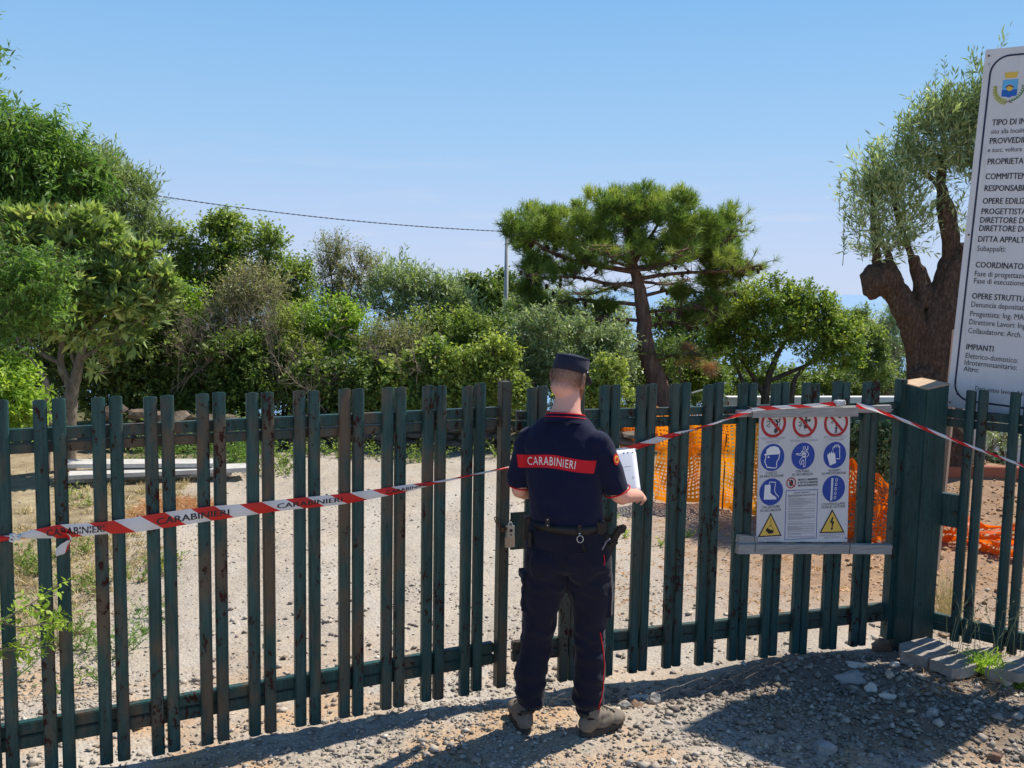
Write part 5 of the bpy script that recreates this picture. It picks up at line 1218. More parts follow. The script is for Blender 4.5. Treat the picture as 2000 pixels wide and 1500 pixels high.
limb(t, [(122, 712, 11), (90, 695, 9), (62, 670, 8), (45, 640, 6), (30, 600, 4)], LY, 'bark_grey')
limb(t, [(155, 700, 12), (185, 685, 10), (210, 655, 8), (240, 625, 6), (272, 590, 4)], LY, 'bark_grey')
limb(t, [(152, 722, 8), (140, 690, 7), (146, 650, 5), (160, 600, 4)], LY, 'bark_grey')
limb(t, [(92, py_ground(92, LY-.2), 13), (92, 775, 12), (88, 742, 11), (70, 712, 10), (52, 690, 8), (36, 665, 6), (30, 620, 5)], LY-.2, 'bark_grey', 'trunk')
crown(t, [(50, 470, 90, 50), (120, 455, 80, 45), (180, 470, 60, 45), (230, 510, 60, 42), (280, 540, 45, 35), (310, 570, 28, 35), (180, 540, 90, 50), (90, 540, 90, 55), (40, 580, 90, 60), (220, 590, 80, 45), (280, 610, 45, 30), (130, 610, 80, 40), (0, 500, 60, 80)], LY, 25000, .135, .045, 'lf_loquat', 'twig', .34, .06, 8, .9, (.5, .22), .7, .7, -.2, stickr=.006, lup=.8, skip=.10)
crown(t, [(160, 640, 60, 30), (235, 655, 40, 25), (200, 720, 20, 18), (60, 640, 40, 20)], LY, 700, .15, .05, 'lf_loquat', 'twig', .5, .07, 7, .3, (.55, .2), .8, .5, .1, stickr=.004, name='low_leaves')
t = plant('tree', 'feathery fronds of a young tree reaching in before the glossy leaves', 'tree', -50, 9.6)
limb(t, [(-60, py_ground(-60, 9.6), 16), (-40, 700, 12), (20, 600, 7), (90, 520, 4)], 9.6, 'bark_grey', 'trunk')
crown(t, [(20, 520, 75, 35), (80, 545, 55, 28), (10, 590, 70, 45), (70, 590, 40, 25), (10, 640, 40, 25), (110, 510, 30, 15)], 9.6, 9000, .06, .018, 'lf_fern', 'twig', .30, .26, 12, .1, (.5, .15), .95, .45, .15, stickr=.003, limbs=False, skip=.35)
t = plant('fern_bush', 'bright feathery shoots at the left edge just above the gate rail', 'bush', 20, 9.2)
crown(t, [(10, 740, 35, 30), (35, 770, 35, 25), (5, 800, 45, 40), (50, 815, 30, 20)], 9.2, 9000, .06, .016, 'lf_bright', 'twig', .42, .24, 12, .35, (.5, .15), .95, .45, .1, stickr=.002)
t = plant('tree', 'small overhanging twig of leaves at the top left corner of the view', 'tree', -60, 7.5)
limb(t, [(-260, py_ground(-260, 7.5), 60), (-250, 500, 50), (-200, 250, 34), (-110, 120, 18), (-30, 80, 8), (-4, 74, 3)], 7.5, 'bark_dark', 'trunk')
crown(t, [(-22, 72, 18, 26), (-70, 90, 50, 50), (-140, 140, 100, 80)], 7.5, 3600, .06, .018, 'lf_fern', 'twig', .45, .2, 10, .2, (.45, .15), stickr=.002, limbs=False)

# -- the thicket behind the yard: (name, label, category, base px, depth, lobes, leaves, leaf length, width, leaf material, options, stem tops)
THICKET = [
 ('tree', 'fresh green leafy tree standing tallest right of the olive', 'tree', 440, 15.2, [(400, 520, 62, 58), (460, 475, 52, 40), (515, 500, 38, 42), (365, 485, 42, 38), (430, 450, 30, 24), (480, 560, 70, 45), (390, 580, 60, 40), (535, 540, 35, 40), (440, 440, 24, 16)], 26000, .055, .026, 'lf_green', dict(sub=.36, spray=.22, tint=(.6, .2)), [(400, 520), (470, 470), (520, 510)]),
 ('tree', 'slim green tree top between the tall leafy tree and the brownish one', 'tree', 575, 15.6, [(572, 560, 30, 42), (585, 530, 16, 22), (560, 600, 38, 36)], 8000, .05, .022, 'lf_green', dict(sub=.4, spray=.2), [(575, 560)]),
 ('tree', 'sparse brownish-tipped tree rising above the middle of the thicket', 'tree', 660, 16.8, [(652, 490, 26, 22), (645, 520, 34, 24), (690, 530, 42, 34), (640, 560, 36, 30), (690, 575, 60, 40), (725, 545, 26, 34), (630, 600, 45, 30)], 15000, .045, .012, 'lf_brown', dict(sub=.34, spray=.26, up=.9, tint=(.45, .2), skip=.2), [(650, 500), (690, 520), (720, 560)]),
 ('tree', 'airy grey olive tree with visible branches at the centre of the thicket', 'tree', 800, 15.0, [(790, 560, 42, 34), (845, 565, 40, 28), (880, 600, 42, 28), (760, 590, 38, 34), (815, 610, 60, 30), (905, 625, 30, 20)], 15000, .07, .016, 'lf_olive', dict(sub=.34, spray=.26, up=.7, out=.6, along=.8, skip=.2), [(780, 560), (840, 570), (880, 600), (760, 600)]),
 ('tree', 'distant dark oak seen between the olive and the utility pole', 'tree', 935, 30., [(925, 585, 24, 26), (950, 575, 22, 24)], 7000, .10, .06, 'lf_dark', dict(sub=.4, spray=.4, tint=(.6, .2), skip=.2), [(930, 590)]),
 ('tree', 'distant dark oak directly behind the utility pole', 'tree', 995, 31., [(985, 572, 24, 26), (1010, 590, 26, 28), (985, 605, 32, 22)], 8000, .10, .06, 'lf_dark', dict(sub=.4, spray=.4, tint=(.6, .2), skip=.15), [(990, 580)]),
 ('bush', 'deeply shaded dark bush behind the forked stems on the left', 'bush', 110, 13.2, [(60, 680, 120, 80), (170, 690, 100, 80), (110, 620, 110, 60), (20, 760, 70, 50)], 26000, .055, .026, 'lf_dark', dict(sub=.35, spray=.22), [(60, 680), (170, 690)]),
 ('bush', 'dark leafy bush right of the glossy broad-leaved tree', 'bush', 270, 13.4, [(280, 700, 80, 75), (330, 640, 60, 55), (240, 770, 80, 40), (300, 780, 70, 35), (350, 720, 50, 60)], 23000, .05, .026, 'lf_dark', dict(sub=.35, spray=.2, tint=(.6, .2)), [(280, 700), (330, 640)]),
 ('bush', 'light green bush below the tall leafy tree', 'bush', 330, 13.9, [(330, 600, 50, 40), (370, 640, 55, 45), (310, 660, 40, 30)], 13000, .05, .024, 'lf_bright', dict(sub=.36, spray=.2), [(340, 620)]),
 ('bush', 'dry pale twiggy shrub left of centre in the thicket', 'bush', 470, 13.9, [(460, 600, 50, 50), (500, 570, 40, 40), (520, 640, 45, 50), (430, 640, 40, 40)], 11000, .05, .010, 'lf_dry', dict(sub=.34, spray=.34, up=1., skip=.2, tint=(.5, .2), stickr=.006), [(450, 600), (500, 570), (520, 620), (430, 640), (480, 620)]),
 ('bush', 'dark bushy mass under the dry twiggy shrub', 'bush', 440, 13.3, [(400, 720, 60, 60), (460, 700, 60, 60), (520, 730, 55, 50), (420, 780, 80, 30)], 20000, .05, .024, 'lf_green', dict(sub=.34, spray=.2, tint=(.28, .2)), [(420, 700), (500, 700)]),
 ('bush', 'sunlit yellow-green bush in front of the brownish-tipped tree', 'bush', 640, 14.0, [(600, 640, 50, 40), (650, 625, 50, 35), (690, 650, 40, 35), (640, 680, 60, 30)], 16000, .045, .022, 'lf_bright', dict(sub=.36, spray=.2), [(640, 640)]),
 ('bush', 'yellowish shrub with fine leaves left of the sunlit yellow-green bush', 'bush', 560, 13.6, [(560, 680, 45, 60), (590, 720, 40, 40), (540, 760, 50, 30)], 14000, .05, .014, 'lf_yellow', dict(sub=.36, spray=.26, up=.8), [(560, 680), (590, 700)]),
 ('bush', 'dark ivy-covered bush behind the middle of the left gate leaf', 'bush', 660, 13.1, [(640, 750, 60, 45), (700, 740, 55, 45), (610, 790, 50, 30), (690, 800, 70, 25)], 19000, .05, .034, 'lf_dark', dict(sub=.34, spray=.16, tint=(.55, .25)), [(650, 750)]),
 ('bush', 'faded brown dead shrub at the centre of the thicket', 'bush', 760, 13.7, [(750, 670, 50, 30), (800, 665, 40, 28), (770, 710, 45, 28)], 9500, .045, .010, 'lf_dry', dict(sub=.34, spray=.3, up=.5, tint=(.35, .2), stickr=.005), [(750, 670), (800, 665), (770, 700)]),
 ('bush', 'glossy dark and lime mottled bush right of the dead shrub', 'bush', 800, 13.1, [(770, 750, 50, 40), (830, 740, 50, 45), (800, 790, 70, 25), (850, 700, 40, 30)], 18000, .05, .034, 'lf_green', dict(sub=.34, spray=.16, tint=(.55, .3)), [(780, 750), (830, 740)]),
 ('bush', 'olive-coloured shrub under the airy olive tree', 'bush', 860, 14.2, [(840, 670, 60, 35), (900, 660, 50, 35), (930, 690, 40, 40)], 15000, .05, .018, 'lf_green', dict(sub=.36, spray=.24, tint=(.6, .2)), [(860, 670), (910, 670)]),
 ('bush', 'lime green bush close behind the left gate leaf beside the lock post', 'bush', 930, 13.0, [(900, 730, 42, 38), (950, 740, 45, 40), (985, 770, 40, 30), (910, 780, 50, 28), (960, 695, 30, 28)], 19000, .045, .026, 'lf_yellow', dict(sub=.36, spray=.18), [(910, 740), (960, 740)]),
 ('bush', 'darker bush directly below the utility pole', 'bush', 975, 14.4, [(960, 645, 45, 30), (1000, 655, 35, 32), (1010, 690, 35, 30)], 12000, .05, .024, 'lf_green', dict(sub=.36, spray=.2, tint=(.4, .2)), [(980, 660)]),
 ('bush', 'silvery olive shrub just left of the officer cap', 'bush', 1040, 13.8, [(1040, 690, 45, 42), (1060, 650, 45, 35), (1020, 740, 40, 35), (1080, 730, 40, 40)], 16000, .055, .016, 'lf_olive', dict(sub=.36, spray=.24, up=.7, tint=(.45, .18)), [(1040, 690), (1060, 660)]),
 ('bush', 'silvery olive shrub between the officer cap and the pine trunk', 'bush', 1190, 14.2, [(1150, 660, 45, 35), (1192, 680, 36, 40), (1165, 730, 45, 40), (1205, 720, 24, 36)], 16000, .055, .016, 'lf_olive', dict(sub=.36, spray=.24, up=.7, tint=(.5, .18)), [(1160, 680), (1200, 680)]),
 ('bush', 'yellow-green leafy bush right behind the officer head', 'bush', 1160, 13.0, [(1160, 770, 30, 28), (1190, 740, 22, 36), (1205, 775, 26, 25), (1120, 780, 34, 25)], 10000, .045, .02, 'lf_yellow', dict(sub=.38, spray=.18), [(1170, 760)]),
 ('bush', 'green bush behind the foot of the pine', 'bush', 1330, 18.5, [(1330, 720, 45, 35), (1370, 740, 45, 30), (1300, 760, 40, 22), (1240, 745, 36, 30)], 13000, .06, .03, 'lf_green', dict(sub=.36, spray=.22, tint=(.4, .2)), [(1330, 720)]),
 ('bush', 'olive-green bush low behind the pine branches on the left of its trunk', 'bush', 1120, 17.5, [(1080, 610, 50, 28), (1140, 620, 50, 30), (1200, 625, 36, 30), (1020, 620, 36, 26)], 12000, .06, .02, 'lf_olive', dict(sub=.36, spray=.26, up=.6), [(1100, 620), (1180, 630)]),
 ('bush', 'hazy green bush beyond the pine on the right of its trunk', 'bush', 1330, 22., [(1310, 640, 40, 32), (1360, 660, 46, 36), (1330, 690, 50, 30)], 11000, .08, .035, 'lf_dark', dict(sub=.36, spray=.3, tint=(.7, .2)), [(1330, 660)]),
 ('tree', 'dark slender evergreen right of the bright round tree', 'tree', 1690, 20., [(1675, 650, 26, 26), (1690, 680, 26, 34), (1700, 720, 30, 30), (1660, 640, 18, 16)], 12000, .07, .022, 'lf_dark', dict(sub=.38, spray=.26, up=.7, tint=(.75, .2)), [(1680, 650), (1700, 690)]),
 ('tree', 'pale wispy tree with thin stems just left of the big olive trunk', 'tree', 1735, 22., [(1730, 630, 36, 30), (1745, 670, 40, 36), (1720, 690, 30, 30), (1760, 720, 34, 34)], 12000, .08, .018, 'lf_olive', dict(sub=.36, spray=.32, up=.9, skip=.2, tint=(.75, .2)), [(1725, 640), (1745, 660), (1760, 700), (1710, 680)]),
 ('bush', 'dim green hedge low behind the bright round tree', 'bush', 1560, 21., [(1420, 745, 60, 24), (1530, 745, 70, 22), (1640, 745, 60, 24), (1730, 755, 50, 20)], 13000, .07, .035, 'lf_dark', dict(sub=.4, spray=.24, tint=(.6, .2)), []),
 ('bush', 'dark olive shrub seen between the gate end and the notice board', 'bush', 1705, 9.4, [(1700, 860, 40, 38), (1720, 900, 36, 30), (1690, 915, 34, 24), (1735, 850, 26, 30)], 9000, .045, .018, 'lf_olive', dict(sub=.4, spray=.2, up=.6, tint=(.22, .18)), [(1700, 860), (1720, 880)]),
 ('bush', 'young olive shoots against the white wall behind the side fence', 'bush', 1945, 10.8, [(1940, 880, 26, 34), (1960, 850, 20, 24), (1930, 915, 30, 18)], 1500, .05, .012, 'lf_olive', dict(sub=.5, spray=.26, up=1.1, tint=(.5, .18)), [(1940, 860), (1955, 850), (1930, 880)]),
]
for nm, lab, cat_, bx, Yb, bl_, nlf, ll_, lw_, lm, kw, tops in THICKET:
    t = plant(nm, lab, cat_, bx, Yb); crown(t, bl_, Yb, int(nlf*1.25), ll_, lw_, lm, 'twig' if lm in ('lf_dry', 'lf_olive', 'lf_brown') else 'twig_dark', **kw)
    if tops: stems(t, bx, Yb, tops, 8*14/Yb if Yb < 25 else 4)

def dead_shrub(label, px, py_top, Y, h, n_, spread=.5):
    c = at(px, py_top, Y); base = np.array([c[0], c[1], c[2]-h]); t = empty('dead_shrub', tuple(base), label, 'shrub'); A = []; Bq = []; ra = []; rb = []
    for _ in range(n_):
        d = unit(np.array([rng.normal(0, spread), rng.normal(0, spread*.6), 1.])); p = base+rng.normal(0, .08, 3); L = h*rng.uniform(.6, 1.15)/9; r_ = .012
        for k in range(9):
            d = unit(d+rng.normal(0, .13, 3)); q = p+d*L; A.append(p); Bq.append(q); ra.append(r_); rb.append(r_*.86); r_ *= .86
            if k > 2:
                for _ in range(3):
                    e = unit(d+rng.normal(0, .6, 3)); m_ = q+e*rng.uniform(.12, .32)*h*.7; A.append(q); Bq.append(m_); ra.append(r_*.6); rb.append(.0015)
                    for _ in range(2): A.append(q+(m_-q)*.55); Bq.append(q+(m_-q)*.55+unit(e+rng.normal(0, .6, 3))*rng.uniform(.06, .2)); ra.append(.003); rb.append(.001)
            p = q
    V, Q = sticks(np.array(A), np.array(Bq), np.array(ra), np.array(rb)); wlink('bare_branches', npmesh('bare_branches', V, Q), M['twig'], t)['kind'] = 'stuff'
dead_shrub('bare grey shrub with fanned twigs just right of the glossy broad-leaved tree', 345, 600, 13.0, 1.1, 9)
dead_shrub('bare pale shrub rising in front of the tall leafy tree', 440, 560, 13.3, 1.5, 12)
dead_shrub('bare tan shrub between the dry twiggy shrub and the sunlit yellow-green bush', 545, 575, 13.1, 1.5, 12)
dead_shrub('low bare tangle above the middle of the left gate leaf', 620, 690, 12.9, .8, 10, .9)
dead_shrub('dead bleached tangle at the foot of the airy grey olive tree', 800, 655, 12.95, .7, 14, 1.1)
dead_shrub('bare twigs rising from the lime green bush beside the lock post', 880, 650, 13.0, 1.0, 7)
dead_shrub('bare brown stalks under the wispy tree left of the big olive trunk', 1715, 650, 20.5, 1.5, 10, .3)

# -- bright round tree on the right
t = plant('tree', 'dense bright green round-topped tree right of the pine', 'tree', 1500, 17.)
gy = py_ground(1495, 17)
for pts in ([(1492, gy, 20), (1495, 770, 17), (1502, 735, 14), (1520, 690, 10), (1550, 640, 5)], [(1494, 775, 12), (1470, 735, 9), (1440, 690, 6)], [(1500, 745, 10), (1560, 720, 8), (1620, 690, 5)], [(1545, gy, 12), (1548, 760, 11), (1560, 730, 8), (1600, 690, 5)], [(1470, gy, 10), (1455, 760, 9), (1440, 720, 6), (1430, 680, 4)]):
    limb(t, pts, 17., 'bark_dark', 'trunk' if pts[0][1] > 790 else 'branch')
crown(t, [(1440, 600, 55, 35), (1500, 585, 60, 32), (1555, 590, 50, 32), (1600, 620, 50, 34), (1640, 655, 42, 34), (1420, 650, 50, 38), (1500, 640, 85, 40), (1590, 670, 70, 38), (1460, 690, 45, 30), (1645, 700, 34, 26), (1400, 680, 28, 28)], 17., 60000, .052, .026, 'lf_lentisk', 'twig_dark', .26, .20, 9, .5, (.55, .26), seed=3, skip=.05)

# -- utility pole and its cable
u = plant('utility_pole', 'slender grey concrete utility pole beside the left tip of the pine', 'utility pole', 988, 19.)
p0 = at(987, 640, 19.); p1 = at(990.5, 446, 19.); mb = MB(); p0b = np.array([p0[0]-.03, p0[1], -1.2])
mb.tube([p0b, p0, p1], [.052, .048, .036], 12); wlink('shaft', mb.mesh('shaft', True), M['concrete_pole'], u)
mb = MB(); q = at(989, 452, 18.96); mb.box(q, (.10, .03, .03)); wlink('bracket', mb.mesh('bracket'), M['dark_steel'], u)
A_, B_ = at(268, 376, 17.), at(986, 452, 18.93); P_ = []
for k in np.linspace(-.25, 1, 41):
    p = A_*(1-k)+B_*k; p = p+np.array([0, 0, -1])*.20*4*max(0, k)*(1-k)*.5+np.array([0, 0, (0 if k > 0 else -k*.9)]); P_.append(p)
for j, ph in enumerate((0, math.pi)):
    mb = MB(); fin_ = []
    for i in range(0, 241):
        x = i/240*(len(P_)-1); i0 = min(int(x), len(P_)-2); f = x-i0; p = P_[i0]*(1-f)+P_[i0+1]*f; fin_.append(p+np.array([0, math.cos(i*1.1+ph), math.sin(i*1.1+ph)])*.006)
    mb.tube(fin_, .0052, 5); o = wlink('overhead_cable' if j == 0 else 'strand', mb.mesh('overhead_cable', True), M['cable'], None if j == 0 else cab)
    if j == 0: cab = o; tag(o, 'dark twisted overhead cable sagging from the left treetops to the utility pole', 'cable')
# understorey that closes the thicket from behind
def undergrowth(name, label, x0, x1, yt, yb, Y0, Y1, n, lm, ll, lw, tint):
    px = rng.uniform(x0, x1, n); Yd = rng.uniform(Y0, Y1, n)
    top = np.array([yt+28*nz(a*.012, 1.5, 0)+18*nz(a*.04, 7.5, 0) for a in px]); py = yb+(top-yb)*rng.uniform(0, 1, n)**.8
    O = np.array([at(a, b, c) for a, b, c in zip(px, py, Yd)]); D = unit(rng.normal(size=(n, 3))+[0, -.2, .7])
    cl = np.array([nz(p[0]*1.1, p[2]*1.3, p[1]*.5) for p in O]); ok = cl > -.28; O, D, cl = O[ok], D[ok], cl[ok]; n = len(O)
    V, Q, T = leaves(O, D, rng.uniform(.12, .3, n), 8, ll, lw, np.clip(tint+cl*.5, 0, 1))
    tag(link(name, npmesh(name, V, Q, False, {'tint': T}), M[lm]), label, kind='stuff')
    kk = rng.uniform(size=n) < .4; A = O[kk]; V, Q = sticks(A-[0, 0, .5]-rng.normal(0, .15, A.shape), A+D[kk]*.15, np.full(len(A), .006), np.full(len(A), .002))
    tag(link('brushwood', npmesh('brushwood', V, Q), M['twig_dark']), 'tangled dead stems inside '+label.split(' closing')[0].split(' filling')[0], kind='stuff')
undergrowth('undergrowth', 'dark undergrowth closing the thicket from behind', -150, 1330, 650, 870, 16.5, 19.0, 15000, 'lf_dark', .075, .04, .45)
undergrowth('undergrowth', 'hazy undergrowth filling the slope beyond the right of the yard', 1300, 2100, 735, 800, 21.5, 24, 4500, 'lf_dark', .09, .045, .6)

# -- the pine
PY = 16.0
t = plant('pine_tree', 'umbrella-shaped pine with a leaning bare trunk in the middle of the yard', 'tree', 1295, PY)
g0 = py_ground(1296, PY)
tk = [(1297, g0, 52), (1290, 775, 44), (1278, 730, 38), (1264, 690, 34), (1258, 645, 30), (1255, 600, 27), (1247, 555, 23), (1237, 520, 18), (1228, 470, 13), (1222, 420, 8)]
limb(t, tk, PY, 'bark_pine', 'trunk', 14, .15)
PT = lambda py: np.interp(py, [q[1] for q in tk][::-1], [q[0] for q in tk][::-1])
def pb(pts, dY, w0, nm='branch'):
    """a branch leaving the trunk, bending away in depth"""
    k = len(pts); return limb(t, [(x, y, w0*(1-.8*i/(k-1))) for i, (x, y) in enumerate(pts)], [PY+dY*i/(k-1) for i in range(k)], 'bark_pine', nm, 7, .5)
BR = [([(1250, 663), (1190, 672), (1130, 655), (1090, 645), (1050, 655)], -.5, 8), ([(1256, 625), (1180, 622), (1110, 612), (1060, 620)], -.3, 8), ([(1252, 595), (1180, 590), (1120, 585), (1060, 600), (1020, 600)], .2, 9),
      ([(1247, 560), (1180, 552), (1110, 540), (1050, 545), (1025, 530)], -.6, 9), ([(1240, 530), (1170, 520), (1090, 500), (1040, 470), (1000, 440)], -.2, 12), ([(1236, 515), (1190, 490), (1130, 470), (1080, 430)], .6, 11),
      ([(1240, 525), (1300, 515), (1370, 500), (1420, 470), (1430, 440)], -.3, 12), ([(1243, 545), (1310, 535), (1390, 530), (1440, 530), (1470, 520)], -.6, 9), ([(1250, 580), (1320, 565), (1390, 575), (1430, 570)], .3, 8),
      ([(1254, 610), (1310, 605), (1370, 600), (1400, 620)], -.3, 8), ([(1258, 640), (1310, 630), (1350, 640)], .3, 6), ([(1272, 710), (1310, 695), (1350, 690), (1385, 700)], -.3, 7), ([(1238, 520), (1260, 480), (1290, 430), (1300, 400)], .3, 10),
      ([(1232, 490), (1220, 440), (1230, 400)], -.3, 9), ([(1245, 550), (1200, 560), (1150, 575), (1110, 570)], 1.2, 7), ([(1245, 548), (1300, 555), (1350, 545)], 1.3, 7), ([(1238, 525), (1200, 510), (1180, 480)], -1.3, 8), ([(1238, 528), (1290, 520), (1330, 490)], -1.3, 8), ([(1255, 680), (1220, 690), (1190, 700)], .5, 5)]
tips = []; cones = []
for pts, dY, w0 in BR:
    C = pb(pts, dY, w0); n = len(C)
    A = []; Bq = []
    for k in range(int(n*.25), n):                    # side twigs, flat whorls
        for _ in range(4):
            d = unit(rng.normal(size=3)*[1, 1, .25]+np.array([0, 0, .1])); L = rng.uniform(.15, .5); e = C[k]+d*L; A.append(C[k]); Bq.append(e); tips.append((*e, *unit(d+[0, 0, .3]), k/n))
            if rng.uniform() < .42: cones.append(C[k]+d*L*rng.uniform(.2, .9)+np.array([0, 0, -.03]))
    V, Q = sticks(np.array(A), np.array(Bq), np.full(len(A), .010), np.full(len(A), .004))
    o = link('twigs', npmesh('twigs', V, Q), M['bark_pine']); o.parent = t; o.matrix_parent_inverse = t.matrix_world.inverted(); o['kind'] = 'stuff'
def tufts(name, O, D, nn_, L, w_, mt, tint):
    """brushes of needles fanning forward from shoot tips"""
    M_ = len(O); O2 = np.repeat(O, nn_, 0); D2 = np.repeat(D, nn_, 0); n = M_*nn_
    O2 = O2 - D2*rng.uniform(0, .11, n)[:, None]
    d = unit(D2*rng.uniform(.15, 1.0, n)[:, None]+unit(rng.normal(size=(n, 3)))*.75+[0, 0, .12]); s = np.cross(d, unit(rng.normal(size=(n, 3)))); s = unit(s)
    l = L*rng.uniform(.7, 1.15, n)[:, None]
    V = np.stack([O2-s*w_*.5, O2+s*w_*.5, O2+d*l+s*w_*.2, O2+d*l-s*w_*.2], 1).reshape(-1, 3); T = np.clip(np.repeat(tint, nn_)+rng.normal(0, .09, n), 0, .93)
    o = link(name, npmesh(name, V, np.arange(4*n).reshape(-1, 4), False, {'tint': np.repeat(T, 4)}), M[mt]); o.parent = t; o.matrix_parent_inverse = t.matrix_world.inverted(); o['kind'] = 'stuff'; return o
PB = blobs_px([(1262, 395, 55, 34), (1215, 400, 38, 30), (1310, 410, 42, 36), (1160, 415, 46, 34), (1100, 440, 44, 34), (1040, 435, 40, 28), (1005, 442, 22, 24), (1055, 480, 45, 32), (1130, 470, 45, 34), (1200, 450, 55, 40), (1275, 450, 60, 45), (1345, 450, 46, 40), (1395, 455, 42, 36), (1428, 430, 24, 26), (1420, 480, 34, 28), (1365, 500, 50, 26), (1290, 495, 50, 22), (1180, 500, 45, 20), (1090, 520, 40, 22)], PY)
PB[:, 3:] *= 1.14; O = []; D = []; T = []
for b_ in PB:
    ns = int(112*b_[3]*b_[5]/(.35*.28)); c0 = b_[:3].copy(); c0[1] += rng.uniform(-.5, .5)
    nsb = 9; sb = unit(rng.normal(size=(nsb, 3)))*b_[3:]*[1, 2.2, 1]*.75+c0; st = rng.normal(.52, .16, nsb)
    k = rng.integers(0, nsb, ns); d = unit(rng.normal(size=(ns, 3))+[0, 0, .35]); rr_ = rng.uniform(.5, 1., ns)[:, None]
    O.append(sb[k]+d*rr_*np.array([.19, .22, .15])*(.7+b_[3])); D.append(unit(d*.6+[0, 0, .65]+rng.normal(0, .25, (ns, 3)))); T.append(st[k]+rng.normal(0, .07, ns))
O, D, T = np.concatenate(O), np.concatenate(D), np.concatenate(T)
tufts('crown', O, D, 34, .125, .0085, 'needle', T)
tp_ = np.array(tips); low = tp_[:, 2] < at(1250, 505, PY)[2]
far_ = (tp_[:, 6] > .55) | (rng.uniform(size=len(tp_)) < .35)
k = far_; tufts('needles', tp_[k, :3], tp_[k, 3:6], 34, .13, .006, 'needle', np.full(k.sum(), .5)+rng.normal(0, .15, k.sum()))
PB2 = blobs_px([(1050, 600, 40, 30), (1035, 560, 30, 22), (1090, 650, 42, 18), (1060, 640, 34, 26), (1445, 525, 34, 18), (1400, 545, 40, 22), (1390, 590, 36, 22), (1040, 520, 26, 24), (1350, 610, 30, 20), (1140, 640, 34, 14), (1180, 600, 30, 14), (1330, 570, 26, 14)], PY)
O = []; D = []
for b_ in PB2:
    ns = 190; d = unit(rng.normal(size=(ns, 3))); O.append(b_[:3]+d*b_[3:]*rng.uniform(.2, 1, ns)[:, None]); D.append(unit(d+[0, 0, .5]))
O, D = np.concatenate(O), np.concatenate(D); tufts('needles', O, D, 24, .14, .006, 'needle', np.full(len(O), .45)+rng.normal(0, .15, len(O)))
A = O-D*rng.uniform(.1, .35, len(O))[:, None]; V, Q = sticks(A, O, np.full(len(A), .006), np.full(len(A), .003)); o = link('twigs', npmesh('twigs', V, Q), M['bark_pine']); o.parent = t; o.matrix_parent_inverse = t.matrix_world.inverted(); o['kind'] = 'stuff'
PB3 = blobs_px([(1350, 700, 36, 22), (1385, 720, 20, 18), (1340, 680, 20, 12)], PY, ); O = []; D = []
for b_ in PB3:
    ns = 80; d = unit(rng.normal(size=(ns, 3))); O.append(b_[:3]+d*b_[3:]*rng.uniform(.2, 1, ns)[:, None]); D.append(unit(d+[0, 0, -.2]))
O, D = np.concatenate(O), np.concatenate(D); tufts('dead_needles', O[::2], D[::2], 18, .12, .005, 'needle_dead', np.full(len(O[::2]), .5))
# cones
if cones:
    mb = MB(); cones = [c for c in cones if at(1250, 470, PY)[2] > c[2] > at(1250, 650, PY)[2]][:170]
    for c in cones: mb.ell(c, (.030, .030, .048), 6, 5)
    o = link('cones', mb.mesh('cones', True), M['dark_steel']); o.data.materials[0] = mat('pine_cone', (.075, .045, .03), .9); o.parent = t; o.matrix_parent_inverse = t.matrix_world.inverted(); o['kind'] = 'stuff'

# -- the big pollarded olive on the right
OY = 10.0
t = plant('olive_tree', 'old pollarded olive with massive brown trunk and knobbly cut limb behind the thick post', 'tree', 1830, OY)
gy = py_ground(1855, OY)
b = MB()
def tb_(pts, n=16):
    P = []; W = []
    for q in pts: Yq = OY+(q[3] if len(q) > 3 else 0); P.append(at(q[0], q[1], Yq)); W.append(q[2]*Yq/F/2)
    b.tube(P, W, n)
tb_([(1858, gy, 120), (1844, 880, 104), (1830, 800, 96), (1822, 750, 92), (1821, 700, 92), (1828, 650, 88), (1845, 600, 76), (1853, 560, 72), (1864, 525, 66), (1880, 500, 58), (1905, 492, 44), (1930, 492, 40)])
tb_([(1816, 725, 58), (1797, 662, 56), (1776, 614, 54), (1754, 580, 52), (1733, 550, 54), (1712, 534, 50)])
tb_([(1748, 560, 50), (1722, 530, 62), (1708, 545, 58), (1706, 575, 38)])
b.ell(at(1709, 548, OY-.05), (.13, .14, .16)); b.ell(at(1716, 535, OY), (.15, .14, .12)); b.ell(at(1707, 570, OY), (.085, .09, .09))
tb_([(1805, 600, 46), (1800, 560, 36), (1792, 525, 26), (1782, 505, 20)])
tb_([(1868, 520, 54), (1858, 490, 34), (1852, 440, 26), (1845, 400, 24), (1836, 370, 24), (1822, 345, 16)])
tb_([(1836, 375, 20), (1838, 340, 15), (1842, 305, 12)])
b.ell(at(1806, 748, OY-.1), (.17, .2, .24))
def olive_fold(c):
    x, y, z = c; a = math.atan2(y-OY, x-4.6); return .035*nz(x*3, y*3, z*1.6)+.030*nz(x*11, y*11, z*2.5)+.020*nz(x*24, y*24, z*5)
wlink('trunk', remesh(b, .016, 2, 'trunk', olive_fold), M['bark_olive'], t)
for pts in ([(1716, 540, 22), (1712, 500, 18), (1708, 465, 15), (1706, 440, 12), (1705, 395, 10)], [(1742, 560, 20), (1738, 510, 16), (1722, 470, 10), (1715, 440, 6)], [(1782, 508, 14), (1770, 470, 10), (1758, 440, 8)], [(1758, 450, 12), (1754, 420, 13), (1748, 390, 11), (1742, 362, 10)], [(1822, 350, 12), (1800, 330, 8), (1790, 300, 5)], [(1842, 310, 8), (1840, 260, 5), (1826, 200, 3)], [(1705, 395, 5), (1700, 350, 3), (1690, 320, 2)]):
    limb(t, pts, OY, 'bark_olive', 'branch', 8, .3)
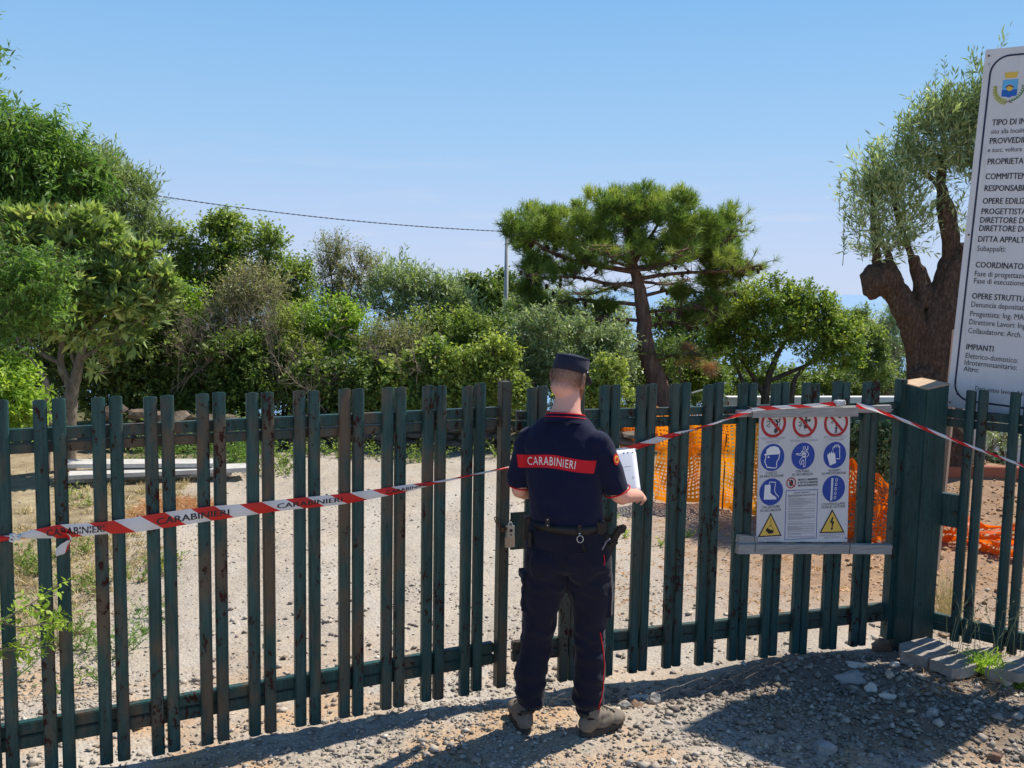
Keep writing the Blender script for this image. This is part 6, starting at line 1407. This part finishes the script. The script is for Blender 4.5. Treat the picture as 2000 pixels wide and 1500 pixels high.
crown(t, [(1712, 430, 38, 55), (1738, 375, 34, 42), (1706, 350, 26, 36), (1760, 410, 38, 58), (1788, 450, 30, 42), (1735, 480, 36, 32), (1690, 420, 22, 46), (1768, 320, 26, 36), (1700, 500, 28, 22)], OY, 8600, .070, .0125, 'lf_olive', 'twig', .34, .28, 9, 1.0, (.6, .2), .55, .8, seed=2, stickr=.0025, skip=.14, lup=.4, limbs=False)
crown(t, [(1840, 245, 42, 42), (1825, 295, 44, 36), (1866, 285, 38, 42), (1804, 255, 26, 30), (1880, 235, 26, 36), (1880, 345, 34, 36), (1806, 330, 24, 20)], OY, 9000, .070, .0125, 'lf_olive', 'twig', .34, .28, 9, 1.0, (.5, .2), .55, .8, stickr=.0025, skip=.14, lup=.4, limbs=False, name='crown')
crown(t, [(1895, 420, 22, 30), (1905, 480, 16, 20), (1850, 420, 26, 24), (1900, 330, 26, 40)], OY, 900, .065, .013, 'lf_olive', 'twig', .5, .3, 9, .6, (.45, .15), .55, .8, stickr=.002, limbs=False, name='sprigs')
crown(t, [(1920, 180, 26, 60), (1950, 260, 50, 70), (1980, 350, 60, 60)], OY, 7000, .070, .0135, 'lf_olive', 'twig', .42, .26, 9, 1.0, (.45, .2), .55, .8, stickr=.0025, limbs=False, name='crown')
# upright whips at the top of both crowns
A = []; Bq = []; O = []; D = []; L = []
for px, py, h_ in ((1826, 215, 95), (1848, 200, 100), (1878, 215, 85), (1905, 200, 80), (1795, 230, 60), (1780, 260, 60), (1705, 310, 40), (1726, 315, 40), (1670, 350, 35), (1642, 375, 45), (1648, 420, 60), (1752, 255, 40), (1760, 280, 50), (1812, 210, 60), (1862, 225, 60), (1650, 480, 40), (1688, 330, 40), (1742, 300, 45)):
    p = at(px+random.uniform(-3, 3), py+20, OY); hh = h_*OY/F; d = unit(np.array([random.uniform(-.12, .12), random.uniform(-.1, .1), 1])); A.append(p-d*.1); Bq.append(p+d*hh); O.append(p); D.append(d); L.append(hh)
V, Q, T = leaves(np.array(O), np.array(D), np.array(L), 34, .062, .014, np.full(len(O), .5), .75, .65, .3)
o = link('whip_leaves', npmesh('whip_leaves', V, Q, False, {'tint': T}), M['lf_olive']); o.parent = t; o.matrix_parent_inverse = t.matrix_world.inverted(); o['kind'] = 'stuff'
V, Q = sticks(np.array(A), np.array(Bq), np.full(len(A), .005), np.full(len(A), .0015)); o = link('whips', npmesh('whips', V, Q), M['twig']); o.parent = t; o.matrix_parent_inverse = t.matrix_world.inverted(); o['kind'] = 'stuff'

# ------------------------------------------------------------------ low wall of rough stones at the back of the yard
wl = empty('stone_wall', (-2.5, 12.75, -.1), 'low rough wall of earthy stones along the back of the yard', 'wall')
M['wall_stone'] = noise_mat('wall_stone', (.13, .095, .07), (.26, .20, .155), 6, .95, .6, .02, rand=.35)
ws = [rock_mesh(60+k, 2, .2) for k in range(6)]
for m_ in ws: m_.materials.append(M['wall_stone'])
def wall_run(xa, ya, xb, yb, hts, n_):
    L = math.hypot(xb-xa, yb-ya); dx, dy = (xb-xa)/L, (yb-ya)/L; z = 0.; row = 0
    while row < 3:
        s = -random.uniform(0, .2)
        while s < L:
            wd = random.uniform(.22, .42); h = hts(s/L)/3; x, y = xa+dx*(s+wd/2), ya+dy*(s+wd/2)
            o = link('stone', random.choice(ws), None, wl); o.matrix_parent_inverse = wl.matrix_world.inverted(); o.location = (x, y+random.uniform(-.03, .03), float(gh(x, y))+h*(row+.5)); o.scale = (wd*.60, .17, h*.66); o.rotation_euler = (random.uniform(-.1, .1), random.uniform(-.1, .1), math.atan2(dy, dx)+random.choice((0, math.pi))+random.uniform(-.1, .1)); s += wd*.95
        row += 1
wall_run(-5.2, 12.2, -.4, 13.0, lambda t_: .56-.28*t_, 0); wall_run(-.4, 13.0, 1.6, 12.6, lambda t_: .33, 0)

# ------------------------------------------------------------------ stack of white boards, dry pine needles, weeds on the left verge
for k, (dz, x0, y0, x1, y1, w_, lab) in enumerate(((.02, -4.9, 10.15, -3.2, 10.75, .34, 'lowest white board of the pile on the left verge'), (.085, -4.7, 10.0, -3.0, 10.7, .30, 'middle white board of the pile on the left verge'), (.15, -4.85, 10.25, -3.35, 10.62, .30, 'topmost white board of the pile on the left verge'))):
    a = np.array([x0, y0]); c = np.array([x1, y1]); e = (c-a)/np.linalg.norm(c-a); zz = float(gh(x0, y0))+dz+.03
    o = link('white_board', MB().box((0, 0, 0), (np.linalg.norm(c-a), w_, .045)).mesh('white_board'), M['white_paint']); o.location = (*(a+c)/2, zz); o.rotation_euler = (0, R(.6*k), math.atan2(e[1], e[0])); tag(o, lab, 'board', 'white boards piled on the left verge')
def tuftfield(name, label, xy, h, w_, mt, blades, lean=.5, tint=.5, kind='stuff', parent=None):
    """grass-like blades rooted at xy"""
    n = len(xy)*blades; P = np.repeat(np.c_[xy, gh(xy[:, 0], xy[:, 1])], blades, 0)+rng.normal(0, 1, (n, 3))*[.03, .03, 0]
    d = unit(np.c_[rng.normal(0, lean, (n, 2)), np.ones(n)]); s = unit(np.cross(d, unit(rng.normal(size=(n, 3))))); l = h*rng.uniform(.4, 1.2, n)[:, None]
    m1 = P+d*l*.55; e = P+d*l+np.c_[rng.normal(0, .25, (n, 2))*l, -.12*l]
    V = np.stack([P-s*w_*.5, P+s*w_*.5, m1+s*w_*.4, m1-s*w_*.4, e], 1).reshape(-1, 3); i = (np.arange(n)*5)[:, None]
    Q = np.concatenate([i+[0, 1, 2, 3], i+[3, 2, 4, 4]]); me = bpy.data.meshes.new(name)
    tr_ = np.concatenate([i+[0, 1, 2], i+[0, 2, 3], i+[3, 2, 4]]); T = np.repeat(np.clip(rng.normal(tint, .2, n), 0, .93), 5)
    o = link(name, npmesh(name, V, tr_, False, {'tint': T}), M[mt]); tag(o, label, kind=kind); return o
def xyr(n, x0, x1, y0, y1): return np.c_[rng.uniform(x0, x1, n), rng.uniform(y0, y1, n)]
pts = xyr(700, -4.6, -2.0, 5.5, 11.5); pts = pts[pts[:, 0] < -1.15-.235*pts[:, 1]+.3*np.sin(pts[:, 1]*2)+rng.normal(0, .12, len(pts))]
tuftfield('dry_grass', 'straw-coloured dry grass on the left verge of the yard', pts, .09, .006, 'straw', 22, .8)
pts2 = pts[patchy(pts[:, 0], pts[:, 1], 1.1, 5.) > 0.30]
def weeds(name, label, xy, h, n_spr, ll, lw, mt, parent=None, tint=.5, nl=9):
    P = np.repeat(np.c_[xy, gh(xy[:, 0], xy[:, 1])], n_spr, 0); n = len(P); D = unit(np.c_[rng.normal(0, .7, (n, 2)), np.full(n, .8)]); L = h*rng.uniform(.5, 1.3, n)
    V, Q, T = leaves(P, D, L, nl, ll, lw, np.clip(rng.normal(tint, .15, n), 0, 1), .4, .9, .9)
    V2, Q2 = sticks(P, P+D*L[:, None], np.full(n, .0025), np.full(n, .001))
    me = npmesh(name, np.concatenate([V, V2]), np.concatenate([Q, Q2+len(V)]), False, {'tint': np.concatenate([T, np.full(len(V2), .3)])}); o = link(name, me, M[mt]); tag(o, label, kind='stuff'); return o
weeds('weeds', 'green leafy weeds creeping over the left verge', pts2, .15, 5, .035, .014, 'lf_green')
weeds('weeds', 'low weeds growing at the foot of the rough stone wall', np.concatenate([xyr(34, -5, -.6, 11.8, 12.3), xyr(12, -3.4, -2.4, 10.8, 11.6), xyr(10, -.6, 1.4, 12.1, 12.5)]), .26, 7, .045, .02, 'lf_green')
weeds('weeds', 'feathery green growth in front of the stone wall on the left', np.concatenate([xyr(26, -4.4, -3.0, 11.2, 12.0)]), .55, 8, .05, .014, 'lf_fern', nl=14)
weeds('weeds', 'sparse green sprigs on the earth beyond the right gate leaf', xyr(9, .9, 3.6, 7.0, 9.6), .09, 6, .03, .012, 'lf_bright')
pn = xyr(420, -3.55, -2.95, 8.6, 9.4); tuftfield('pine_needle_litter', 'rust-brown heap of dry pine needles on the left verge', pn, .16, .006, 'needle_dead', 14, 1.8)
tuftfield('leaf_litter', 'brown twig and bark litter on the earth behind the officer', np.concatenate([xyr(420, .3, 3.2, 6.3, 9.0), xyr(500, 3.0, 6.2, 6.3, 10.2)]), .05, .010, 'needle_dead', 4, 2.5)

# leafy shoot hanging over the left gate leaf from outside the frame
t = empty('leafy_branch', (-2.3, 3.35, .2), 'bright green leafy branch poking through the left end of the gate', 'branch')
sh = [[(-60, 1290), (0, 1215), (60, 1180), (118, 1140)], [(0, 1215), (40, 1225), (90, 1218), (140, 1215)], [(-40, 1260), (20, 1270), (60, 1262), (75, 1285)], [(60, 1180), (85, 1200), (112, 1215), (112, 1260)], [(-60, 1200), (0, 1195), (35, 1165)]]
O = []; D = []; L = []; mb = MB()
for k, q in enumerate(sh):
    Ys = 3.62+.05*k; P_ = [at(x, y, Ys-.02*i) for i, (x, y) in enumerate(q)]; mb.tube(P_, [.0045, .0035, .0025, .0012], 5)
    for a, c in zip(P_[:-1], P_[1:]):
        for f in np.linspace(0, 1, 4):
            p = a*(1-f)+c*f
            for _ in range(2): O.append(p); D.append(unit(rng.normal(size=3)*[1, .7, .7]+unit(c-a)*.5)); L.append(rng.uniform(.03, .075))
wlink('stem', mb.mesh('stem', True), M['twig'], t)
kk = [i for i in range(len(O)) if rng.uniform() < .8]; O, D, L = np.array(O)[kk], np.array(D)[kk], np.array(L)[kk]
V, Q, T = leaves(O, D, L, 7, .030, .013, np.clip(rng.normal(.6, .15, len(O)), 0, 1), .55, .85, .8); wlink('leaves', npmesh('leaves', V, Q, False, {'tint': T}), M['lf_bright'], t)['kind'] = 'stuff'
weeds('weeds', 'fern-like sprigs on the ground behind the left end of the gate', np.c_[rng.uniform(-2.75, -2.2, 14), rng.uniform(4.4, 6.2, 14)], .22, 6, .03, .010, 'lf_fern', nl=16)

# ------------------------------------------------------------------ orange site netting
def net(label, foot, nu_, nv_, h, mt, wav=.05, seed=0, stakes=(), sag=.06, lean=0.):
    """foot: polyline on the ground; a real mesh of strands with open cells"""
    foot = np.array(foot, float); d = np.r_[0, np.cumsum(np.linalg.norm(np.diff(foot, axis=0), axis=1))]; tot = d[-1]
    def base(s): return np.array([np.interp(s, d, foot[:, 0]), np.interp(s, d, foot[:, 1])])
    hh = h if callable(h) else (lambda t_: h)
    G = np.zeros((nv_*2+2, nu_*2+2, 3))
    us = []; [us.extend((i/nu_, i/nu_+.46/nu_)) for i in range(nu_+1)]; vs = []; [vs.extend((j/nv_, j/nv_+.52/nv_)) for j in range(nv_+1)]
    for i, u in enumerate(us):
        b_ = base(min(u, 1)*tot); g_ = float(gh(*b_)); e = base(min(u+.02, 1)*tot)-base(max(u-.02, 0)*tot); e = e/(np.linalg.norm(e)+1e-9); nr = np.array([-e[1], e[0]])
        for j, v in enumerate(vs):
            off = wav*nz(u*6+seed, v*2.5, seed)+wav*.5*nz(u*17, v*6, seed+3)+lean*v; zz = hh(u)*v-sag*math.sin(u*math.pi*3)**2*v+.03*nz(u*14, v*7, seed+9)
            G[j, i] = (*(b_+nr*off), g_+.02+zz)
    nx = G.shape[1]; V = G.reshape(-1, 3); Q = []
    for j in range(nv_*2+1):
        for i in range(nu_*2+1):
            if i % 2 and j % 2: continue
            if nv_ > 12 and (j % 2 == 1) and (j//2) % 7 == 3: pass
            Q.append((j*nx+i, j*nx+i+1, (j+1)*nx+i+1, (j+1)*nx+i))
    # solid selvedge bands
    for jb in (0, (nv_//2)*2, nv_*2-2):
        for i in range(nu_*2+1):
            if i % 2: Q.append(((jb+1)*nx+i, (jb+1)*nx+i+1, (jb+2)*nx+i+1, (jb+2)*nx+i))
    e_ = empty('safety_net', (*foot[0], 0), label, 'safety net', 'orange safety nets in the yard'); me = npmesh('netting', V, np.array(Q), False, {'tint': np.clip(np.array([.5+.5*nz(*(p*4)) for p in V]), 0, 1)}); wlink('netting', me, M[mt], e_)
    for s in stakes:
        b_ = base(s*tot); mb = MB(); mb.tube([(b_[0], b_[1], -.2), (b_[0]+.015, b_[1]-.02, hh(s)+.05)], .008, 6); wlink('stake', mb.mesh('stake'), M['rust'], e_)
G3 = lambda px, py: gnd(px, py, -.10)[:2]
net('bright orange net wall standing behind the notice board, sagging between rusty stakes', [G3(1277, 978), G3(1320, 990), G3(1365, 985), G3(1420, 1000), G3(1490, 1018), G3(1560, 1030)], 44, 26, .96, 'orange', .10, 1., (.12, .52, .8), .03)
net('thin reddish orange net further back to the right of the officer', [G3(1212, 880), G3(1300, 882), G3(1420, 885)], 34, 16, .42, 'orange_red', .05, 4., (0, .5, 1), .04)
net('crumpled red-orange net sloping down between notice board and thick post', [G3(1600, 1052), G3(1660, 1062), G3(1700, 1066), G3(1760, 1064)], 30, 18, lambda u: .80-.35*u, 'orange_red', .16, 7., (.5,), .05)
net('low crumpled red-orange net lying across the earth behind the side fence', [G3(1800, 1075), G3(1850, 1062), G3(1910, 1075), G3(1960, 1092), G3(2080, 1105)], 40, 8, lambda u: .26+.05*math.sin(u*9), 'orange_red', .22, 11., (), .03)
# white walls and tarpaulin
def wallbox(name, label, a, c, z0, z1, th=.2, m_='white_wall'):
    a, c = np.array(a, float), np.array(c, float); L = np.linalg.norm(c-a); o = link(name, MB().box((0, 0, 0), (L, th, z1-z0)).mesh(name), M[m_]); o.location = (*(a+c)/2, (z0+z1)/2); o.rotation_euler.z = math.atan2(*(c-a)[::-1]); bv = o.modifiers.new('b', 'BEVEL'); bv.width = .012; bv.segments = 2; return tag(o, label, 'wall')
wallbox('white_wall', 'low white rendered wall behind the side fence and the olive trunk', (4.9, 11.7), (7.8, 11.2), -.25, .80)
wallbox('white_wall', 'long low white wall seen over the gate rail beyond the bright round tree', (3.98, 17.6), (9.0, 18.4), -.6, .15)
q = at(1412, 762, 17.5); 
mb = MB(); pa, pb_ = at(1350, 768, 17.3), at(1418, 748, 18.); mb.tube([pa, pb_], .018, 6); tag(link('metal_pipe', mb.mesh('metal_pipe'), M['steel']), 'thin pale pipe leaning left of the long low white wall', 'pipe')
# terracotta edging and the bare earth bank
for k, (a, c) in enumerate((((4.75, 9.72), (5.55, 9.66)), ((5.58, 9.65), (6.6, 9.55)), ((4.25, 9.78), (4.72, 9.73)))):
    a, c = np.array(a), np.array(c); L = np.linalg.norm(c-a); o = link('terracotta_edging', MB().box((0, 0, 0), (L, .10, .13)).mesh('terracotta_edging'), mat('terracotta', (.33, .12, .07), .9) if k == 0 else bpy.data.materials['terracotta'])
    x_, y_ = (a+c)/2; o.location = (x_, y_, float(gh(x_, y_))+.05); o.rotation_euler.z = math.atan2(*(c-a)[::-1]); bv = o.modifiers.new('b', 'BEVEL'); bv.width = .01; tag(o, ('terracotta edging bar in the middle of the row at the olive mound', 'terracotta edging bar ending the row on the far right', 'short terracotta edging bar next to the olive trunk')[k], 'edging', 'terracotta bars edging the olive mound')

# ------------------------------------------------------------------ paving slabs, tuft and stalks at the lower right
M['slab'] = noise_mat('weathered_slab', (.20, .17, .14), (.42, .37, .32), 13, .9, .8, .012)
def slab(px, label, thick, seed):
    """px: outline of the top face in the photograph, lying at height z"""
    z = .085; C = [gnd(x, y, z) for x, y in px]; n = len(C); m = np.mean(C, axis=0)
    bm = bmesh.new(); vt = [bm.verts.new(c) for c in C]; f = bm.faces.new(vt); r = bmesh.ops.extrude_face_region(bm, geom=[f]); bmesh.ops.translate(bm, verts=[v for v in r['geom'] if isinstance(v, bmesh.types.BMVert)], vec=(0, 0, -thick))
    bmesh.ops.recalc_face_normals(bm, faces=bm.faces); bmesh.ops.triangulate(bm, faces=bm.faces); bmesh.ops.subdivide_edges(bm, edges=bm.edges, cuts=4, use_grid_fill=True)
    for v in bm.verts: v.co += Vector((nz(v.co.x*14, v.co.y*14, seed), nz(v.co.x*14, v.co.y*14, seed+5), nz(v.co.x*12, v.co.y*12, seed+9)))*.011
    me = bpy.data.meshes.new('stone_slab'); bm.to_mesh(me); bm.free(); tag(link('stone_slab', me, M['slab']), label, 'slab', 'flat stone slabs in front of the side fence')
slab([(1757, 1256), (1810, 1243), (1846, 1256), (1872, 1270), (1812, 1284), (1760, 1273)], 'largest pale stone slab at the foot of the thick post', .07, 1.)
slab([(1816, 1288), (1876, 1272), (1936, 1264), (1950, 1280), (1900, 1300), (1860, 1306)], 'middle grey stone slab crossed by picket shadows', .06, 2.)
slab([(1925, 1302), (1955, 1284), (2030, 1278), (2060, 1300), (1990, 1316)], 'stone slab cut by the right edge of the view', .05, 3.)
c = gnd(1925, 1312, .04)
t = empty('grass_tuft', tuple(c), 'bright green tuft of broad grass blades in front of the slabs', 'plant')
n = 90; P = np.tile(c, (n, 1))+rng.normal(0, .025, (n, 3))*[1.6, 1, .2]; d = unit(np.c_[rng.normal(0, .55, (n, 2)), np.full(n, .9)]); l = rng.uniform(.08, .20, n)[:, None]; s = unit(np.cross(d, [0, 1, .2])); e = P+d*l+np.c_[d[:, :2]*l*.5, -.25*l]; m1 = P+d*l*.6; w_ = .0075
V = np.stack([P-s*w_*.4, P+s*w_*.4, m1+s*w_*.6, m1-s*w_*.6, e], 1).reshape(-1, 3); i = (np.arange(n)*5)[:, None]
wlink('blades', npmesh('blades', V, np.concatenate([i+[0, 1, 2], i+[0, 2, 3], i+[3, 2, 4]]), False, {'tint': np.repeat(rng.uniform(.3, .9, n), 5)}), M['lf_bright'], t)['kind'] = 'stuff'
def stalks(px, label, n_, h, name='grass_stalks'):
    c = gnd(px[0], px[1], .03); t = empty(name, tuple(c), label, 'plant'); mb = MB()
    for _ in range(n_):
        a = c+rng.normal(0, .05, 3)*[1.5, 1, 0]; ln = rng.normal(0, .22, 2); hh = h*rng.uniform(.55, 1.1); P_ = [a+np.array([ln[0]*f*f*hh, ln[1]*f*f*hh, hh*f*(1-.12*f)]) for f in np.linspace(0, 1, 6)]; mb.tube(P_, [.0018, .0016, .0014, .0011, .0009, .0005], 4)
        for f in (3, 4, 5): mb.tube([P_[f], P_[f]+rng.normal(0, .02, 3)+[0, 0, .03]], [.0024, .0006], 4)
    wlink('stalk', mb.mesh('stalk'), mat('dry_stalk', (.30, .30, .15), .8) if 'dry_stalk' not in bpy.data.materials else bpy.data.materials['dry_stalk'], t)
stalks((1890, 1285), 'thin tall grass stalks growing up between the first pickets of the side fence', 9, .42)
stalks((1970, 1290), 'thin tall grass stalks at the right edge behind the sunlit rock', 9, .45)
weeds('weeds', 'broad-leaved weed seedlings between the slabs and the right edge', np.array([gnd(x, y, .03)[:2] for x, y in ((1990, 1330), (1950, 1300), (1880, 1310), (1990, 1300))]), .10, 7, .03, .014, 'lf_bright')
pts = np.array([gnd(x, y, -.1)[:2] for x, y in zip(rng.uniform(1830, 1870, 40), rng.uniform(1180, 1225, 40))]); tuftfield('dry_grass', 'tall straw-coloured dry grass beside the foot of the thick post', pts, .42, .004, 'straw', 5, .22)
pts = np.array([gnd(x, y, .03)[:2] for x, y in zip(rng.uniform(1780, 1990, 60), rng.uniform(1290, 1350, 60))]); tuftfield('straw', 'bits of dry straw and roots around the slabs', pts, .07, .003, 'needle_dead', 9, 2.)
